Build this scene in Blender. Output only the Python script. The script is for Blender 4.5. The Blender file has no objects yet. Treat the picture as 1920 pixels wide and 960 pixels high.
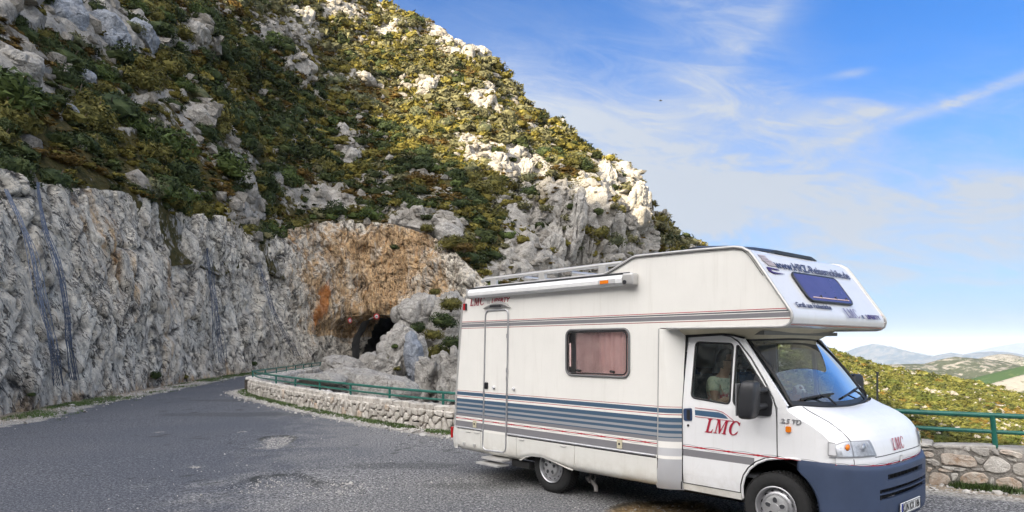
import bpy, bmesh, math, random
import numpy as np
from mathutils import Vector, Matrix, geometry

# ------------------------------------------------------------------ camera, light, world
SC = bpy.context.scene
COL = SC.collection
R = math.radians
EYE = 1.966
FPX = 1280.0
cam_d = bpy.data.cameras.new("camera"); cam = bpy.data.objects.new("camera", cam_d); COL.objects.link(cam)
cam.location = (0, 0, EYE); cam.rotation_euler = (R(90), 0, 0)
cam_d.sensor_width = 36; cam_d.lens = FPX/1920*36
cam_d.shift_y = (648-480)/1920.0
cam_d.clip_start = 0.1; cam_d.clip_end = 60000
SC.camera = cam

SUN_EL = 21.0
SUN_H = np.array([-0.66, -0.75])
SUN_V = Vector((SUN_H[0]*math.cos(R(SUN_EL)), SUN_H[1]*math.cos(R(SUN_EL)), math.sin(R(SUN_EL))))
sd = bpy.data.lights.new("sun", 'SUN'); sun = bpy.data.objects.new("sun", sd); COL.objects.link(sun)
sd.energy = 5.0; sd.angle = R(0.5); sd.color = (1.0, 0.85, 0.60)
sun.rotation_euler = SUN_V.to_track_quat('Z', 'Y').to_euler()
sun.location = (0, 0, 300)

SC.view_settings.view_transform = 'Standard'
SC.view_settings.look = 'None'
SC.view_settings.exposure = 1.58
SC.view_settings.gamma = 1
SC.cycles.max_bounces = 8
SC.cycles.transparent_max_bounces = 12

def mth(nt, op, a, b=None, c=None, clamp=False):
    n = nt.nodes.new('ShaderNodeMath'); n.operation = op; n.use_clamp = clamp
    for i, v in enumerate((a, b, c)):
        if v is None: continue
        if isinstance(v, (int, float)): n.inputs[i].default_value = v
        else: nt.links.new(v, n.inputs[i])
    return n.outputs[0]

def sstep(nt, v, a, b, c=0.0, d=1.0):
    n = nt.nodes.new('ShaderNodeMapRange'); n.interpolation_type = 'SMOOTHSTEP'
    nt.links.new(v, n.inputs[0])
    for i, q in enumerate((a, b, c, d)): n.inputs[1+i].default_value = q
    return n.outputs[0]

world = bpy.data.worlds.new("World"); SC.world = world; world.use_nodes = True
def build_world():
    nt = world.node_tree; nt.nodes.clear(); N = nt.nodes.new; L = nt.links.new
    out = N('ShaderNodeOutputWorld'); bg = N('ShaderNodeBackground')
    bg.inputs['Strength'].default_value = 0.12
    sky = N('ShaderNodeTexSky'); sky.sky_type = 'NISHITA'; sky.sun_disc = False
    sky.sun_elevation = R(SUN_EL)
    # Nishita: rotation 0 = +Y, clockwise seen from above
    sky.sun_rotation = math.atan2(SUN_H[0], SUN_H[1]) % (2*math.pi)
    sky.altitude = 600; sky.air_density = 1.15; sky.dust_density = 2.0; sky.ozone_density = 2.0
    tc = N('ShaderNodeTexCoord'); sx = N('ShaderNodeSeparateXYZ'); L(tc.outputs['Generated'], sx.inputs[0])
    x, y, z = sx.outputs
    az = mth(nt, 'ARCTAN2', x, y)
    el = mth(nt, 'ARCSINE', z)
    def streak(ax, ay, rot, seed, detail=7, rough=0.62, dist=0.6):
        cx = N('ShaderNodeCombineXYZ')
        c, s = math.cos(rot), math.sin(rot)
        u = mth(nt, 'ADD', mth(nt, 'MULTIPLY', az, c*ax), mth(nt, 'MULTIPLY', el, s*ax))
        v = mth(nt, 'ADD', mth(nt, 'MULTIPLY', az, -s*ay), mth(nt, 'MULTIPLY', el, c*ay))
        L(u, cx.inputs[0]); L(v, cx.inputs[1]); cx.inputs[2].default_value = seed
        n = N('ShaderNodeTexNoise'); L(cx.outputs[0], n.inputs['Vector'])
        n.inputs['Scale'].default_value = 1; n.inputs['Detail'].default_value = detail
        n.inputs['Roughness'].default_value = rough; n.inputs['Distortion'].default_value = dist
        return n.outputs[0]
    def blob(a0, e0, sa, se, rot=0.0, p=1.0):
        # soft elliptical bank of cirrus at one place in the sky
        c, s = math.cos(rot), math.sin(rot)
        da = mth(nt, 'SUBTRACT', az, a0); de = mth(nt, 'SUBTRACT', el, e0)
        u = mth(nt, 'DIVIDE', mth(nt, 'ADD', mth(nt, 'MULTIPLY', da, c), mth(nt, 'MULTIPLY', de, s)), sa)
        v = mth(nt, 'DIVIDE', mth(nt, 'ADD', mth(nt, 'MULTIPLY', da, -s), mth(nt, 'MULTIPLY', de, c)), se)
        r2 = mth(nt, 'ADD', mth(nt, 'MULTIPLY', u, u), mth(nt, 'MULTIPLY', v, v))
        return mth(nt, 'MULTIPLY', mth(nt, 'EXPONENT', mth(nt, 'MULTIPLY', r2, -1.0)), p)
    n1 = streak(3.0, 9.0, -0.25, 3.1)
    n2 = streak(7.0, 26.0, -0.22, 8.7, 10, 0.68, 1.4)
    n3 = streak(2.2, 5.0, 0.1, 5.5, 6, 0.55, 0.3)
    lowhaze = sstep(nt, el, 0.44, 0.02)
    banks = blob(0.10, 0.28, 0.30, 0.11, -0.30, 1.15)
    for b in ((0.28, 0.215, 0.36, 0.085, -0.10, 0.85), (0.33, 0.33, 0.16, 0.030, -0.42, 0.75),
              (0.62, 0.300, 0.15, 0.007, 0.20, 1.3), (0.47, 0.290, 0.10, 0.010, -0.05, 1.3), (0.45, 0.305, 0.11, 0.016, -0.10, 0.8),
              (0.27, 0.47, 0.11, 0.06, -0.75, 1.1), (0.41, 0.47, 0.14, 0.014, 0.75, 0.5),
              (0.36, 0.43, 0.12, 0.03, 0.6, 0.5), (0.458, 0.343, 0.022, 0.005, 0.0, 0.75), (0.68, 0.19, 0.12, 0.03, 0.1, 0.6)):
        banks = mth(nt, 'ADD', banks, blob(*b))
    d = mth(nt, 'ADD', mth(nt, 'MULTIPLY', sstep(nt, n1, 0.36, 0.72), 0.36), mth(nt, 'MULTIPLY', sstep(nt, n2, 0.38, 0.70), 0.34))
    d = mth(nt, 'ADD', d, mth(nt, 'MULTIPLY', sstep(nt, n3, 0.35, 0.7), 0.40))
    amt = mth(nt, 'ADD', mth(nt, 'MULTIPLY', lowhaze, 0.80), mth(nt, 'MULTIPLY', banks, 1.0))
    dens = mth(nt, 'MULTIPLY', mth(nt, 'ADD', mth(nt, 'MULTIPLY', d, 0.95), 0.18), amt, clamp=True)
    # cirrus veil added over the unseen sky to whiten and lift the ambient light
    away = sstep(nt, mth(nt, 'ABSOLUTE', mth(nt, 'SUBTRACT', az, 0.15)), 0.75, 1.3)
    dens = mth(nt, 'MAXIMUM', dens, mth(nt, 'MULTIPLY', away, mth(nt, 'ADD', 0.42, mth(nt, 'MULTIPLY', d, 0.6))), clamp=True)
    # a clean band of pale air at the horizon
    dens = mth(nt, 'MAXIMUM', dens, mth(nt, 'MULTIPLY', sstep(nt, el, 0.34, -0.04), 0.70))
    tint = N('ShaderNodeMix'); tint.data_type = 'RGBA'; tint.blend_type = 'MULTIPLY'; tint.inputs[0].default_value = 1
    L(sky.outputs[0], tint.inputs[6]); tint.inputs[7].default_value = SKY_TINT
    mx = N('ShaderNodeMix'); mx.data_type = 'RGBA'; L(dens, mx.inputs[0]); L(tint.outputs[2], mx.inputs[6])
    # cirrus scatters forward: brighter towards the sun, gain raised to lift ambient light
    dp = N('ShaderNodeVectorMath'); dp.operation = 'DOT_PRODUCT'; L(tc.outputs['Generated'], dp.inputs[0]); dp.inputs[1].default_value = SUN_V
    g = mth(nt, 'POWER', mth(nt, 'MAXIMUM', mth(nt, 'ADD', mth(nt, 'MULTIPLY', dp.outputs['Value'], 0.5), 0.5), 0.0), 3.0)
    cc = N('ShaderNodeVectorMath'); cc.operation = 'SCALE'; cm = N('ShaderNodeMix'); cm.data_type = 'RGBA'; L(mth(nt, 'MULTIPLY', g, 2.2, clamp=True), cm.inputs[0]); cm.inputs[6].default_value = (3.02, 3.34, 3.85, 1); cm.inputs[7].default_value = CLOUD_COL
    L(cm.outputs[2], cc.inputs[0]); L(mth(nt, 'ADD', 0.54, mth(nt, 'MULTIPLY', g, 5.8)), cc.inputs['Scale']); L(cc.outputs[0], mx.inputs[7])
    L(mx.outputs[2], bg.inputs['Color']); L(bg.outputs[0], out.inputs[0])
SKY_TINT = (0.105, 0.30, 0.56, 1)
CLOUD_COL = (3.70, 3.52, 3.36, 1)
build_world()

# the air between here and the far mountains
def build_haze():
    bm = bmesh.new(); bmesh.ops.create_cube(bm, size=1, matrix=Matrix.Translation((0, 0, -110)) @ Matrix.Diagonal((64000, 64000, 760, 1)))
    me = bpy.data.meshes.new('haze'); bm.to_mesh(me); bm.free()
    m = bpy.data.materials.new('haze_air'); m.use_nodes = True; nt = m.node_tree; nt.nodes.clear()
    out = nt.nodes.new('ShaderNodeOutputMaterial'); v = nt.nodes.new('ShaderNodeVolumePrincipled')
    v.inputs['Color'].default_value = (.70, .82, 1, 1); v.inputs['Density'].default_value = HAZE; v.inputs['Anisotropy'].default_value = 0.1
    nt.links.new(v.outputs[0], out.inputs['Volume']); me.materials.append(m)
    o = bpy.data.objects.new('haze', me); COL.objects.link(o); o['kind'] = 'stuff'; o['label'] = 'pale blue haze veiling the distant mountains'
HAZE = 5.5e-5
build_haze()

# ------------------------------------------------------------------ helpers
def at(px, py, Y):
    """point seen at photo pixel (px,py) that lies Y metres deep"""
    return np.array([(px-960)/FPX*Y, Y, EYE-(py-648)/FPX*Y])

def tag(o, label=None, cat=None, group=None, kind=None):
    if label: o['label'] = label
    if cat: o['category'] = cat
    if group: o['group'] = group
    if kind: o['kind'] = kind
    return o

def mesh_np(name, V, Fs, mats=(), smooth=True, attrs=None, cols=None, matidx=None):
    """V (n,3), Fs (m,3) or (m,4) arrays"""
    me = bpy.data.meshes.new(name)
    V = np.asarray(V, dtype=np.float32); Fs = np.asarray(Fs, dtype=np.int32)
    k = Fs.shape[1]
    me.vertices.add(len(V)); me.vertices.foreach_set('co', V.ravel())
    me.loops.add(Fs.size); me.loops.foreach_set('vertex_index', Fs.ravel())
    me.polygons.add(len(Fs)); me.polygons.foreach_set('loop_start', np.arange(0, Fs.size, k, dtype=np.int32))
    me.polygons.foreach_set('loop_total', np.full(len(Fs), k, dtype=np.int32))
    if matidx is not None: me.polygons.foreach_set('material_index', np.asarray(matidx, dtype=np.int32))
    me.update(calc_edges=True)
    me.polygons.foreach_set('use_smooth', np.full(len(Fs), bool(smooth)))
    if attrs:
        for an, av in attrs.items():
            a = me.attributes.new(an, 'FLOAT', 'POINT'); a.data.foreach_set('value', np.asarray(av, dtype=np.float32))
    if cols:
        for an, av in cols.items():
            a = me.attributes.new(an, 'FLOAT_COLOR', 'POINT'); a.data.foreach_set('color', np.asarray(av, dtype=np.float32).ravel())
    for m in mats: me.materials.append(m)
    return me

def ob(name, data, parent=None):
    o = bpy.data.objects.new(name, data); COL.objects.link(o)
    if parent: o.parent = parent
    return o

def empty(name, loc=(0, 0, 0), rz=0.0):
    o = bpy.data.objects.new(name, None); COL.objects.link(o); o.location = loc; o.rotation_euler = (0, 0, rz)
    o.empty_display_size = 0.3
    return o

def bm_obj(name, bm, mat, parent=None, smooth=False, bevel=0, segs=2, angle=None):
    if bevel:
        bmesh.ops.bevel(bm, geom=[e for e in bm.edges if not e.is_boundary and e.calc_face_angle(0) > 0.4], offset=bevel, segments=segs, affect='EDGES', profile=0.6)
    bmesh.ops.recalc_face_normals(bm, faces=bm.faces)
    me = bpy.data.meshes.new(name); bm.to_mesh(me); bm.free()
    if isinstance(mat, (list, tuple)):
        for m in mat: me.materials.append(m)
    else: me.materials.append(mat)
    if smooth:
        me.polygons.foreach_set('use_smooth', [True]*len(me.polygons))
        try: me.set_sharp_from_angle(angle=R(angle or 40))
        except Exception: pass
    return ob(name, me, parent)

def add_box(bm, c, s, rot=None, mi=0):
    M = Matrix.Translation(Vector(c)) @ (rot.to_4x4() if rot else Matrix.Identity(4)) @ Matrix.Diagonal((s[0], s[1], s[2], 1))
    r = bmesh.ops.create_cube(bm, size=1, matrix=M)
    if mi:
        for f in {f for v in r['verts'] for f in v.link_faces}: f.material_index = mi

def add_tube(bm, pts, rad, n=8, caps=True, closed=False, sx=1.0):
    P = [Vector(p) for p in pts]; rings = []
    rr = rad if isinstance(rad, (list, tuple)) else [rad]*len(P)
    up = None
    for i, p in enumerate(P):
        if closed: t = P[(i+1) % len(P)]-P[i-1]
        else: t = (P[min(i+1, len(P)-1)]-P[max(i-1, 0)])
        t.normalize()
        if up is None:
            up = Vector((0, 0, 1)) if abs(t.z) < .9 else Vector((1, 0, 0))
        a = t.cross(up).normalized(); b = a.cross(t).normalized(); up = b
        rings.append([bm.verts.new(p+(a*math.cos(2*math.pi*k/n)*sx+b*math.sin(2*math.pi*k/n))*rr[i]) for k in range(n)])
    m = len(rings)
    for i in range(m if closed else m-1):
        A, B = rings[i], rings[(i+1) % m]
        for k in range(n): bm.faces.new((A[k], A[(k+1) % n], B[(k+1) % n], B[k]))
    if caps and not closed:
        bm.faces.new(rings[0][::-1]); bm.faces.new(rings[-1])

def add_lathe(bm, prof, M, n=32, mi=0):
    """prof: list of (r, h); axis = local Z, M places it"""
    rings = []
    for r, h in prof:
        if r < 1e-5: rings.append([bm.verts.new(M @ Vector((0, 0, h)))])
        else: rings.append([bm.verts.new(M @ Vector((r*math.cos(2*math.pi*k/n), r*math.sin(2*math.pi*k/n), h))) for k in range(n)])
    for A, B in zip(rings, rings[1:]):
        for k in range(n):
            k2 = (k+1) % n
            if len(A) == 1 and len(B) == 1: continue
            if len(A) == 1: f = bm.faces.new((A[0], B[k2], B[k]))
            elif len(B) == 1: f = bm.faces.new((A[k], A[k2], B[0]))
            else: f = bm.faces.new((A[k], A[k2], B[k2], B[k]))
            f.material_index = mi

# ---- numpy noise
_rng = np.random.RandomState(7)
_perm = _rng.permutation(256).astype(np.int64); _perm = np.concatenate([_perm, _perm, _perm])
_grad = _rng.normal(size=(256, 3)); _grad /= np.linalg.norm(_grad, axis=1)[:, None]
def gnoise(P):
    P = np.asarray(P, dtype=np.float64); I = np.floor(P).astype(np.int64); Fr = P-I
    U = Fr*Fr*Fr*(Fr*(Fr*6-15)+10); I &= 255; res = 0
    for dx in (0, 1):
        for dy in (0, 1):
            for dz in (0, 1):
                h = _perm[_perm[_perm[(I[:, 0]+dx)]+((I[:, 1]+dy) & 255)]+((I[:, 2]+dz) & 255)] & 255
                g = _grad[h]; d = Fr-np.array([dx, dy, dz])
                w = (U[:, 0] if dx else 1-U[:, 0])*(U[:, 1] if dy else 1-U[:, 1])*(U[:, 2] if dz else 1-U[:, 2])
                res = res+w*(g*d).sum(1)
    return res*1.6
def fbm(P, oct=4, lac=2.05, gain=0.5):
    a, s, t = 1.0, 0, 0
    P = np.array(P, dtype=np.float64)
    for i in range(oct):
        s = s+a*gnoise(P+i*17.3); t += a; P = P*lac; a *= gain
    return s/t
def ridged(P, oct=4, lac=2.1, gain=0.5):
    a, s, t = 1.0, 0, 0
    P = np.array(P, dtype=np.float64)
    for i in range(oct):
        s = s+a*(1-2*np.abs(gnoise(P+i*31.7))); t += a; P = P*lac; a *= gain
    return s/t
def worley(P):
    """F1, F2 and a random value of the nearest cell"""
    P = np.asarray(P, dtype=np.float64); I = np.floor(P).astype(np.int64)
    f1 = np.full(len(P), 9.0); f2 = np.full(len(P), 9.0); rid = np.zeros(len(P))
    for dx in (-1, 0, 1):
        for dy in (-1, 0, 1):
            for dz in (-1, 0, 1):
                J = I+np.array([dx, dy, dz]); K = J & 255
                h = _perm[_perm[_perm[K[:, 0]]+K[:, 1]]+K[:, 2]]
                o = _grad[h]*0.35+0.5
                d = np.linalg.norm(J+o-P, axis=1)
                n = d < f1
                f2 = np.where(n, f1, np.minimum(f2, d)); rid = np.where(n, h/255.0, rid); f1 = np.where(n, d, f1)
    return f1, f2, rid
def sm(x, a, b):
    t = np.clip((np.asarray(x, dtype=float)-a)/(b-a), 0, 1); return t*t*(3-2*t)
def grid_faces(nr, nc):
    i = np.arange(nr-1)[:, None]*nc+np.arange(nc-1)[None, :]
    return np.stack([i, i+1, i+nc+1, i+nc], -1).reshape(-1, 4)
def grid_normals(P):
    a = np.gradient(P, axis=0); b = np.gradient(P, axis=1); n = np.cross(b, a)
    return n/np.maximum(np.linalg.norm(n, axis=2, keepdims=True), 1e-9)
# ------------------------------------------------------------------ materials
MATS = {}
def new_mat(name):
    m = bpy.data.materials.new(name); m.use_nodes = True; nt = m.node_tree
    b = nt.nodes['Principled BSDF']; MATS[name] = m
    return m, nt, b
def pset(b, col=None, rough=None, metal=None, spec=None, **kw):
    if col is not None: b.inputs['Base Color'].default_value = (*col, 1)
    if rough is not None: b.inputs['Roughness'].default_value = rough
    if metal is not None: b.inputs['Metallic'].default_value = metal
    if spec is not None: b.inputs['Specular IOR Level'].default_value = spec
    for k, v in kw.items(): b.inputs[k.replace('_', ' ')].default_value = v
def noise_n(nt, vec, scale, detail=4, rough=0.55, dist=0.0):
    n = nt.nodes.new('ShaderNodeTexNoise'); n.inputs['Scale'].default_value = scale; n.inputs['Detail'].default_value = detail
    n.inputs['Roughness'].default_value = rough; n.inputs['Distortion'].default_value = dist
    if vec is not None: nt.links.new(vec, n.inputs['Vector'])
    return n
def ramp_n(nt, fac, stops, interp='LINEAR'):
    r = nt.nodes.new('ShaderNodeValToRGB'); r.color_ramp.interpolation = interp
    e = r.color_ramp.elements
    while len(e) < len(stops): e.new(0.5)
    for i, (p, c) in enumerate(stops):
        e[i].position = p; e[i].color = (*c, 1) if len(c) == 3 else c
    nt.links.new(fac, r.inputs[0]); return r.outputs[0]
def mixc(nt, fac, a, b, mode='MIX'):
    n = nt.nodes.new('ShaderNodeMix'); n.data_type = 'RGBA'; n.blend_type = mode
    for s, v in ((0, fac), (6, a), (7, b)):
        if isinstance(v, (int, float)): n.inputs[s].default_value = v
        elif isinstance(v, tuple): n.inputs[s].default_value = (*v, 1) if len(v) == 3 else v
        else: nt.links.new(v, n.inputs[s])
    return n.outputs[2]
def coord(nt, which='Object', scale=None):
    tc = nt.nodes.new('ShaderNodeTexCoord'); o = tc.outputs[which]
    if scale:
        mp = nt.nodes.new('ShaderNodeMapping'); mp.inputs['Scale'].default_value = scale; nt.links.new(o, mp.inputs[0]); o = mp.outputs[0]
    return o
def attr_n(nt, name, out='Fac'):
    a = nt.nodes.new('ShaderNodeAttribute'); a.attribute_name = name; return a.outputs[out]
def bump_n(nt, h, dist, strength=1.0, nrm=None):
    b = nt.nodes.new('ShaderNodeBump'); b.inputs['Distance'].default_value = dist; b.inputs['Strength'].default_value = strength
    nt.links.new(h, b.inputs['Height'])
    if nrm is not None: nt.links.new(nrm, b.inputs['Normal'])
    return b.outputs[0]
def simple(name, col, rough=0.5, metal=0.0, vary=0.06, scale=8.0, bump=0.0, bscale=60, spec=None):
    m, nt, b = new_mat(name); pset(b, col, rough, metal, spec)
    v = coord(nt)
    n = noise_n(nt, v, scale, 5, 0.6)
    c = ramp_n(nt, n.outputs[0], [(0.3, tuple(max(0, x*(1-vary)) for x in col)), (0.7, tuple(min(1, x*(1+vary)) for x in col))])
    nt.links.new(c, b.inputs['Base Color'])
    if bump:
        n2 = noise_n(nt, v, bscale, 4); nt.links.new(bump_n(nt, n2.outputs[0], bump), b.inputs['Normal'])
    return m

def rock_nodes(nt, vec, scale=1.0, warm=None, base=(0.40, 0.385, 0.365)):
    """returns colour and height sockets of a weathered limestone"""
    n1 = noise_n(nt, vec, 0.35*scale, 6, 0.62).outputs[0]
    n2 = noise_n(nt, vec, 1.6*scale, 8, 0.68, 0.4).outputs[0]
    n3 = noise_n(nt, vec, 7.0*scale, 6, 0.7).outputs[0]
    vo = nt.nodes.new('ShaderNodeTexVoronoi'); vo.feature = 'DISTANCE_TO_EDGE'; vo.inputs['Scale'].default_value = 1.3*scale
    wv = nt.nodes.new('ShaderNodeVectorMath'); wv.operation = 'MULTIPLY_ADD'
    nn = noise_n(nt, vec, 1.1*scale, 4, 0.6)
    nt.links.new(nn.outputs['Color'], wv.inputs[0]); wv.inputs[1].default_value = (1.1/scale,)*3; nt.links.new(vec, wv.inputs[2])
    nt.links.new(wv.outputs[0], vo.inputs['Vector'])
    crack = sstep(nt, vo.outputs['Distance'], 0.0, 0.06)
    col = ramp_n(nt, n2, [(0.28, tuple(c*0.50 for c in base)), (0.42, tuple(c*0.86 for c in base)), (0.56, base), (0.76, tuple(min(1, c*1.25) for c in base))])
    col = mixc(nt, sstep(nt, n1, 0.55, 0.75, 0, 0.45), col, (0.42, 0.36, 0.29))
    dark = mixc(nt, sstep(nt, n3, 0.35, 0.6), (0.70, 0.70, 0.70), (1, 1, 1))
    col = mixc(nt, 1.0, col, dark, 'MULTIPLY')
    col = mixc(nt, mth(nt, 'MULTIPLY', mth(nt, 'SUBTRACT', 1.0, crack), 0.16), col, (0.12, 0.11, 0.10))
    h = mth(nt, 'ADD', mth(nt, 'MULTIPLY', n2, 0.6), mth(nt, 'ADD', mth(nt, 'MULTIPLY', n3, 0.22), mth(nt, 'MULTIPLY', crack, 0.10)))
    return col, h

def make_mats():
    # limestone of boulders / outcrops
    for nm, base in (('limestone', (0.50, 0.475, 0.435)), ('strewn_limestone', (0.36, 0.335, 0.295)), ('blue_limestone', (0.38, 0.41, 0.46))):
        m, nt, b = new_mat(nm); pset(b, rough=0.92, spec=0.2)
        v = coord(nt)
        c, h = rock_nodes(nt, v, 1.2, base=base)
        nt.links.new(c, b.inputs['Base Color']); nt.links.new(bump_n(nt, h, 0.6), b.inputs['Normal'])
    # mountain: rock + soil/low scrub by attribute
    m, nt, b = new_mat('mountain'); pset(b, rough=0.95, spec=0.15)
    v = coord(nt)
    c, h = rock_nodes(nt, v, 0.9, base=(0.43, 0.405, 0.365))
    rk = attr_n(nt, 'rock')
    edge = noise_n(nt, v, 1.4, 7, 0.7).outputs[0]
    fac = sstep(nt, mth(nt, 'ADD', rk, mth(nt, 'MULTIPLY', mth(nt, 'SUBTRACT', edge, 0.5), 1.3)), 0.42, 0.56)
    ns = noise_n(nt, v, 2.2, 6, 0.7).outputs[0]
    soil = ramp_n(nt, ns, [(0.3, (0.028, 0.032, 0.012)), (0.45, (0.060, 0.055, 0.018)), (0.58, (0.095, 0.075, 0.026)), (0.75, (0.16, 0.13, 0.06))])
    nt.links.new(mixc(nt, fac, soil, c), b.inputs['Base Color'])
    nt.links.new(bump_n(nt, h, 0.55), b.inputs['Normal'])
    # cliff: stained by attribute
    m, nt, b = new_mat('cliff'); pset(b, rough=0.9, spec=0.2)
    v = coord(nt)
    _, h = rock_nodes(nt, v, 1.0)
    ng = noise_n(nt, v, 0.8, 6, 0.65, 0.3).outputs[0]
    c = ramp_n(nt, ng, [(0.30, (0.48, 0.42, 0.345)), (0.42, (0.72, 0.655, 0.555)), (0.58, (0.82, 0.765, 0.665)), (0.75, (0.88, 0.84, 0.755))])
    vs = nt.nodes.new('ShaderNodeMapping'); vs.inputs['Scale'].default_value = (1, 1, 0.07); nt.links.new(v, vs.inputs[0])
    vn = noise_n(nt, vs.outputs[0], 2.6, 6, 0.72, 0.25).outputs[0]
    c = mixc(nt, 1.0, c, ramp_n(nt, vn, [(0.34, (0.58, 0.57, 0.57)), (0.46, (0.93, 0.92, 0.90)), (0.66, (1.10, 1.09, 1.07))]), 'MULTIPLY')
    pit = noise_n(nt, v, 5.5, 7, 0.8, 0.6).outputs[0]
    c = mixc(nt, sstep(nt, pit, 0.43, 0.36, 0, 0.8), c, (0.10, 0.095, 0.088))  # pits painted dark for shade contrast that the soft light lacks
    # steep bedding cracks: stretched noise, their shadow painted as dark lines
    mr = nt.nodes.new('ShaderNodeMapping'); mr.inputs['Rotation'].default_value = (R(52), R(12), 0); nt.links.new(v, mr.inputs[0])
    mp = nt.nodes.new('ShaderNodeMapping'); mp.inputs['Scale'].default_value = (0.8, 0.22, 1.0); nt.links.new(mr.outputs[0], mp.inputs[0])
    def crackline(scale, w, det=5):
        q = noise_n(nt, mp.outputs[0], scale, det, 0.62, 0.5).outputs[0]
        return sstep(nt, mth(nt, 'ABSOLUTE', mth(nt, 'SUBTRACT', q, 0.5)), 0.002, w)
    k1 = crackline(1.1, 0.015); k2 = crackline(3.2, 0.022, 4); k3 = crackline(8.0, 0.04, 3)
    gate = sstep(nt, noise_n(nt, v, 0.5, 4, 0.6).outputs[0], 0.40, 0.56)
    c = mixc(nt, mth(nt, 'MULTIPLY', mth(nt, 'SUBTRACT', 1.0, k1), 0.9), c, (0.05, 0.045, 0.04))
    c = mixc(nt, mth(nt, 'MULTIPLY', mth(nt, 'MULTIPLY', mth(nt, 'SUBTRACT', 1.0, k2), gate), 0.65), c, (0.07, 0.062, 0.055))
    c = mixc(nt, mth(nt, 'MULTIPLY', mth(nt, 'SUBTRACT', 1.0, k3), 0.18), c, (0.12, 0.11, 0.10))
    st = noise_n(nt, mp.outputs[0], 2.6, 9, 0.72, 0.7).outputs[0]
    c = mixc(nt, sstep(nt, st, 0.42, 0.36, 0, 0.8), c, (0.085, 0.075, 0.065))
    c = mixc(nt, mth(nt, 'MULTIPLY', attr_n(nt, 'fissure'), sstep(nt, noise_n(nt, v, 3.5, 5, 0.7).outputs[0], 0.34, 0.56)), c, (0.055, 0.052, 0.048))  # fissure lichen and crack shade painted dark together
    fine = noise_n(nt, v, 14, 5, 0.7).outputs[0]
    c = mixc(nt, sstep(nt, fine, 0.42, 0.3, 0, 0.6), c, (0.09, 0.085, 0.08))
    stain = attr_n(nt, 'stain')
    mp2 = nt.nodes.new('ShaderNodeMapping'); mp2.inputs['Scale'].default_value = (1.5, 1.5, 0.13); nt.links.new(v, mp2.inputs[0])
    sn = noise_n(nt, mp2.outputs[0], 1.1, 7, 0.68).outputs[0]
    sf = sstep(nt, mth(nt, 'ADD', stain, mth(nt, 'MULTIPLY', mth(nt, 'SUBTRACT', sn, 0.5), 2.6)), 0.35, 1.0)
    oc = ramp_n(nt, noise_n(nt, mp2.outputs[0], 2.3, 6, 0.7).outputs[0], [(0.3, (0.20, 0.13, 0.085)), (0.42, (0.60, 0.36, 0.16)), (0.51, (0.80, 0.60, 0.36)), (0.60, (0.78, 0.44, 0.16)), (0.70, (0.58, 0.22, 0.05))])
    oc2 = mixc(nt, 0.84, oc, mixc(nt, 1.0, c, oc, 'MULTIPLY'))
    c2 = mixc(nt, mth(nt, 'MULTIPLY', sf, 0.86), c, oc2)
    c2 = mixc(nt, mth(nt, 'MULTIPLY', sstep(nt, noise_n(nt, mp2.outputs[0], 4.5, 6, 0.75).outputs[0], 0.49, 0.38), mth(nt, 'MULTIPLY', stain, 0.7, clamp=True)), c2, (0.13, 0.085, 0.055))
    rust = attr_n(nt, 'rust')
    rn = noise_n(nt, mp2.outputs[0], 3.0, 5, 0.7).outputs[0]
    c2 = mixc(nt, sstep(nt, mth(nt, 'MULTIPLY', rust, mth(nt, 'ADD', rn, 0.15)), 0.38, 0.72, 0, 0.75), c2, (0.50, 0.17, 0.035))
    nt.links.new(c2, b.inputs['Base Color'])
    hh = mth(nt, 'ADD', mth(nt, 'MULTIPLY', h, 0.45), mth(nt, 'ADD', mth(nt, 'MULTIPLY', st, 0.6), mth(nt, 'ADD', mth(nt, 'MULTIPLY', fine, 0.12), mth(nt, 'MULTIPLY', mth(nt, 'ADD', k1, mth(nt, 'MULTIPLY', k2, 0.5)), 0.16))))
    nt.links.new(bump_n(nt, hh, 0.42), b.inputs['Normal'])
    # distant rock hills
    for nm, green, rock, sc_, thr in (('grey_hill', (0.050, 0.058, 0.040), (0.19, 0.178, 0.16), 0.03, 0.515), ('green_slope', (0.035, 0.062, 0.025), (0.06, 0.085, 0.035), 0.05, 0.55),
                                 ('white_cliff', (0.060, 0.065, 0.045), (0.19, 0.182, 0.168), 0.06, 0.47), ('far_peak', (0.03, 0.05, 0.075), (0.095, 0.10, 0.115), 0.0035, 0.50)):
        m, nt, b = new_mat(nm); pset(b, rough=1, spec=0.1)
        v = coord(nt)
        n = noise_n(nt, v, sc_, 10, 0.72, 0.3).outputs[0]
        n2 = noise_n(nt, v, sc_*4, 7, 0.72).outputs[0]
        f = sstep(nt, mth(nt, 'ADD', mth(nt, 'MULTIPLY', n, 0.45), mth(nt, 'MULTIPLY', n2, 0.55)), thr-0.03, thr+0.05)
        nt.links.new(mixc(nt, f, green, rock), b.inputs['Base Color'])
        nt.links.new(bump_n(nt, n2, 0.6/sc_*0.05), b.inputs['Normal'])
    # valley floor / terrain
    m, nt, b = new_mat('terrain'); pset(b, rough=1, spec=0.1)
    v = coord(nt); n = noise_n(nt, v, 0.6, 8, 0.7).outputs[0]
    nt.links.new(ramp_n(nt, n, [(0.3, (0.04, 0.045, 0.018)), (0.5, (0.09, 0.085, 0.035)), (0.6, (0.22, 0.20, 0.16)), (0.75, (0.36, 0.34, 0.31))]), b.inputs['Base Color'])
    nt.links.new(bump_n(nt, n, 0.4), b.inputs['Normal'])
    # asphalt
    m, nt, b = new_mat('asphalt'); pset(b, rough=0.85, spec=0.3)
    v = coord(nt)
    big = noise_n(nt, v, 0.22, 4, 0.5).outputs[0]
    n1 = noise_n(nt, v, 32, 3, 0.7).outputs[0]
    n2 = noise_n(nt, v, 75, 2, 0.6).outputs[0]
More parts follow.
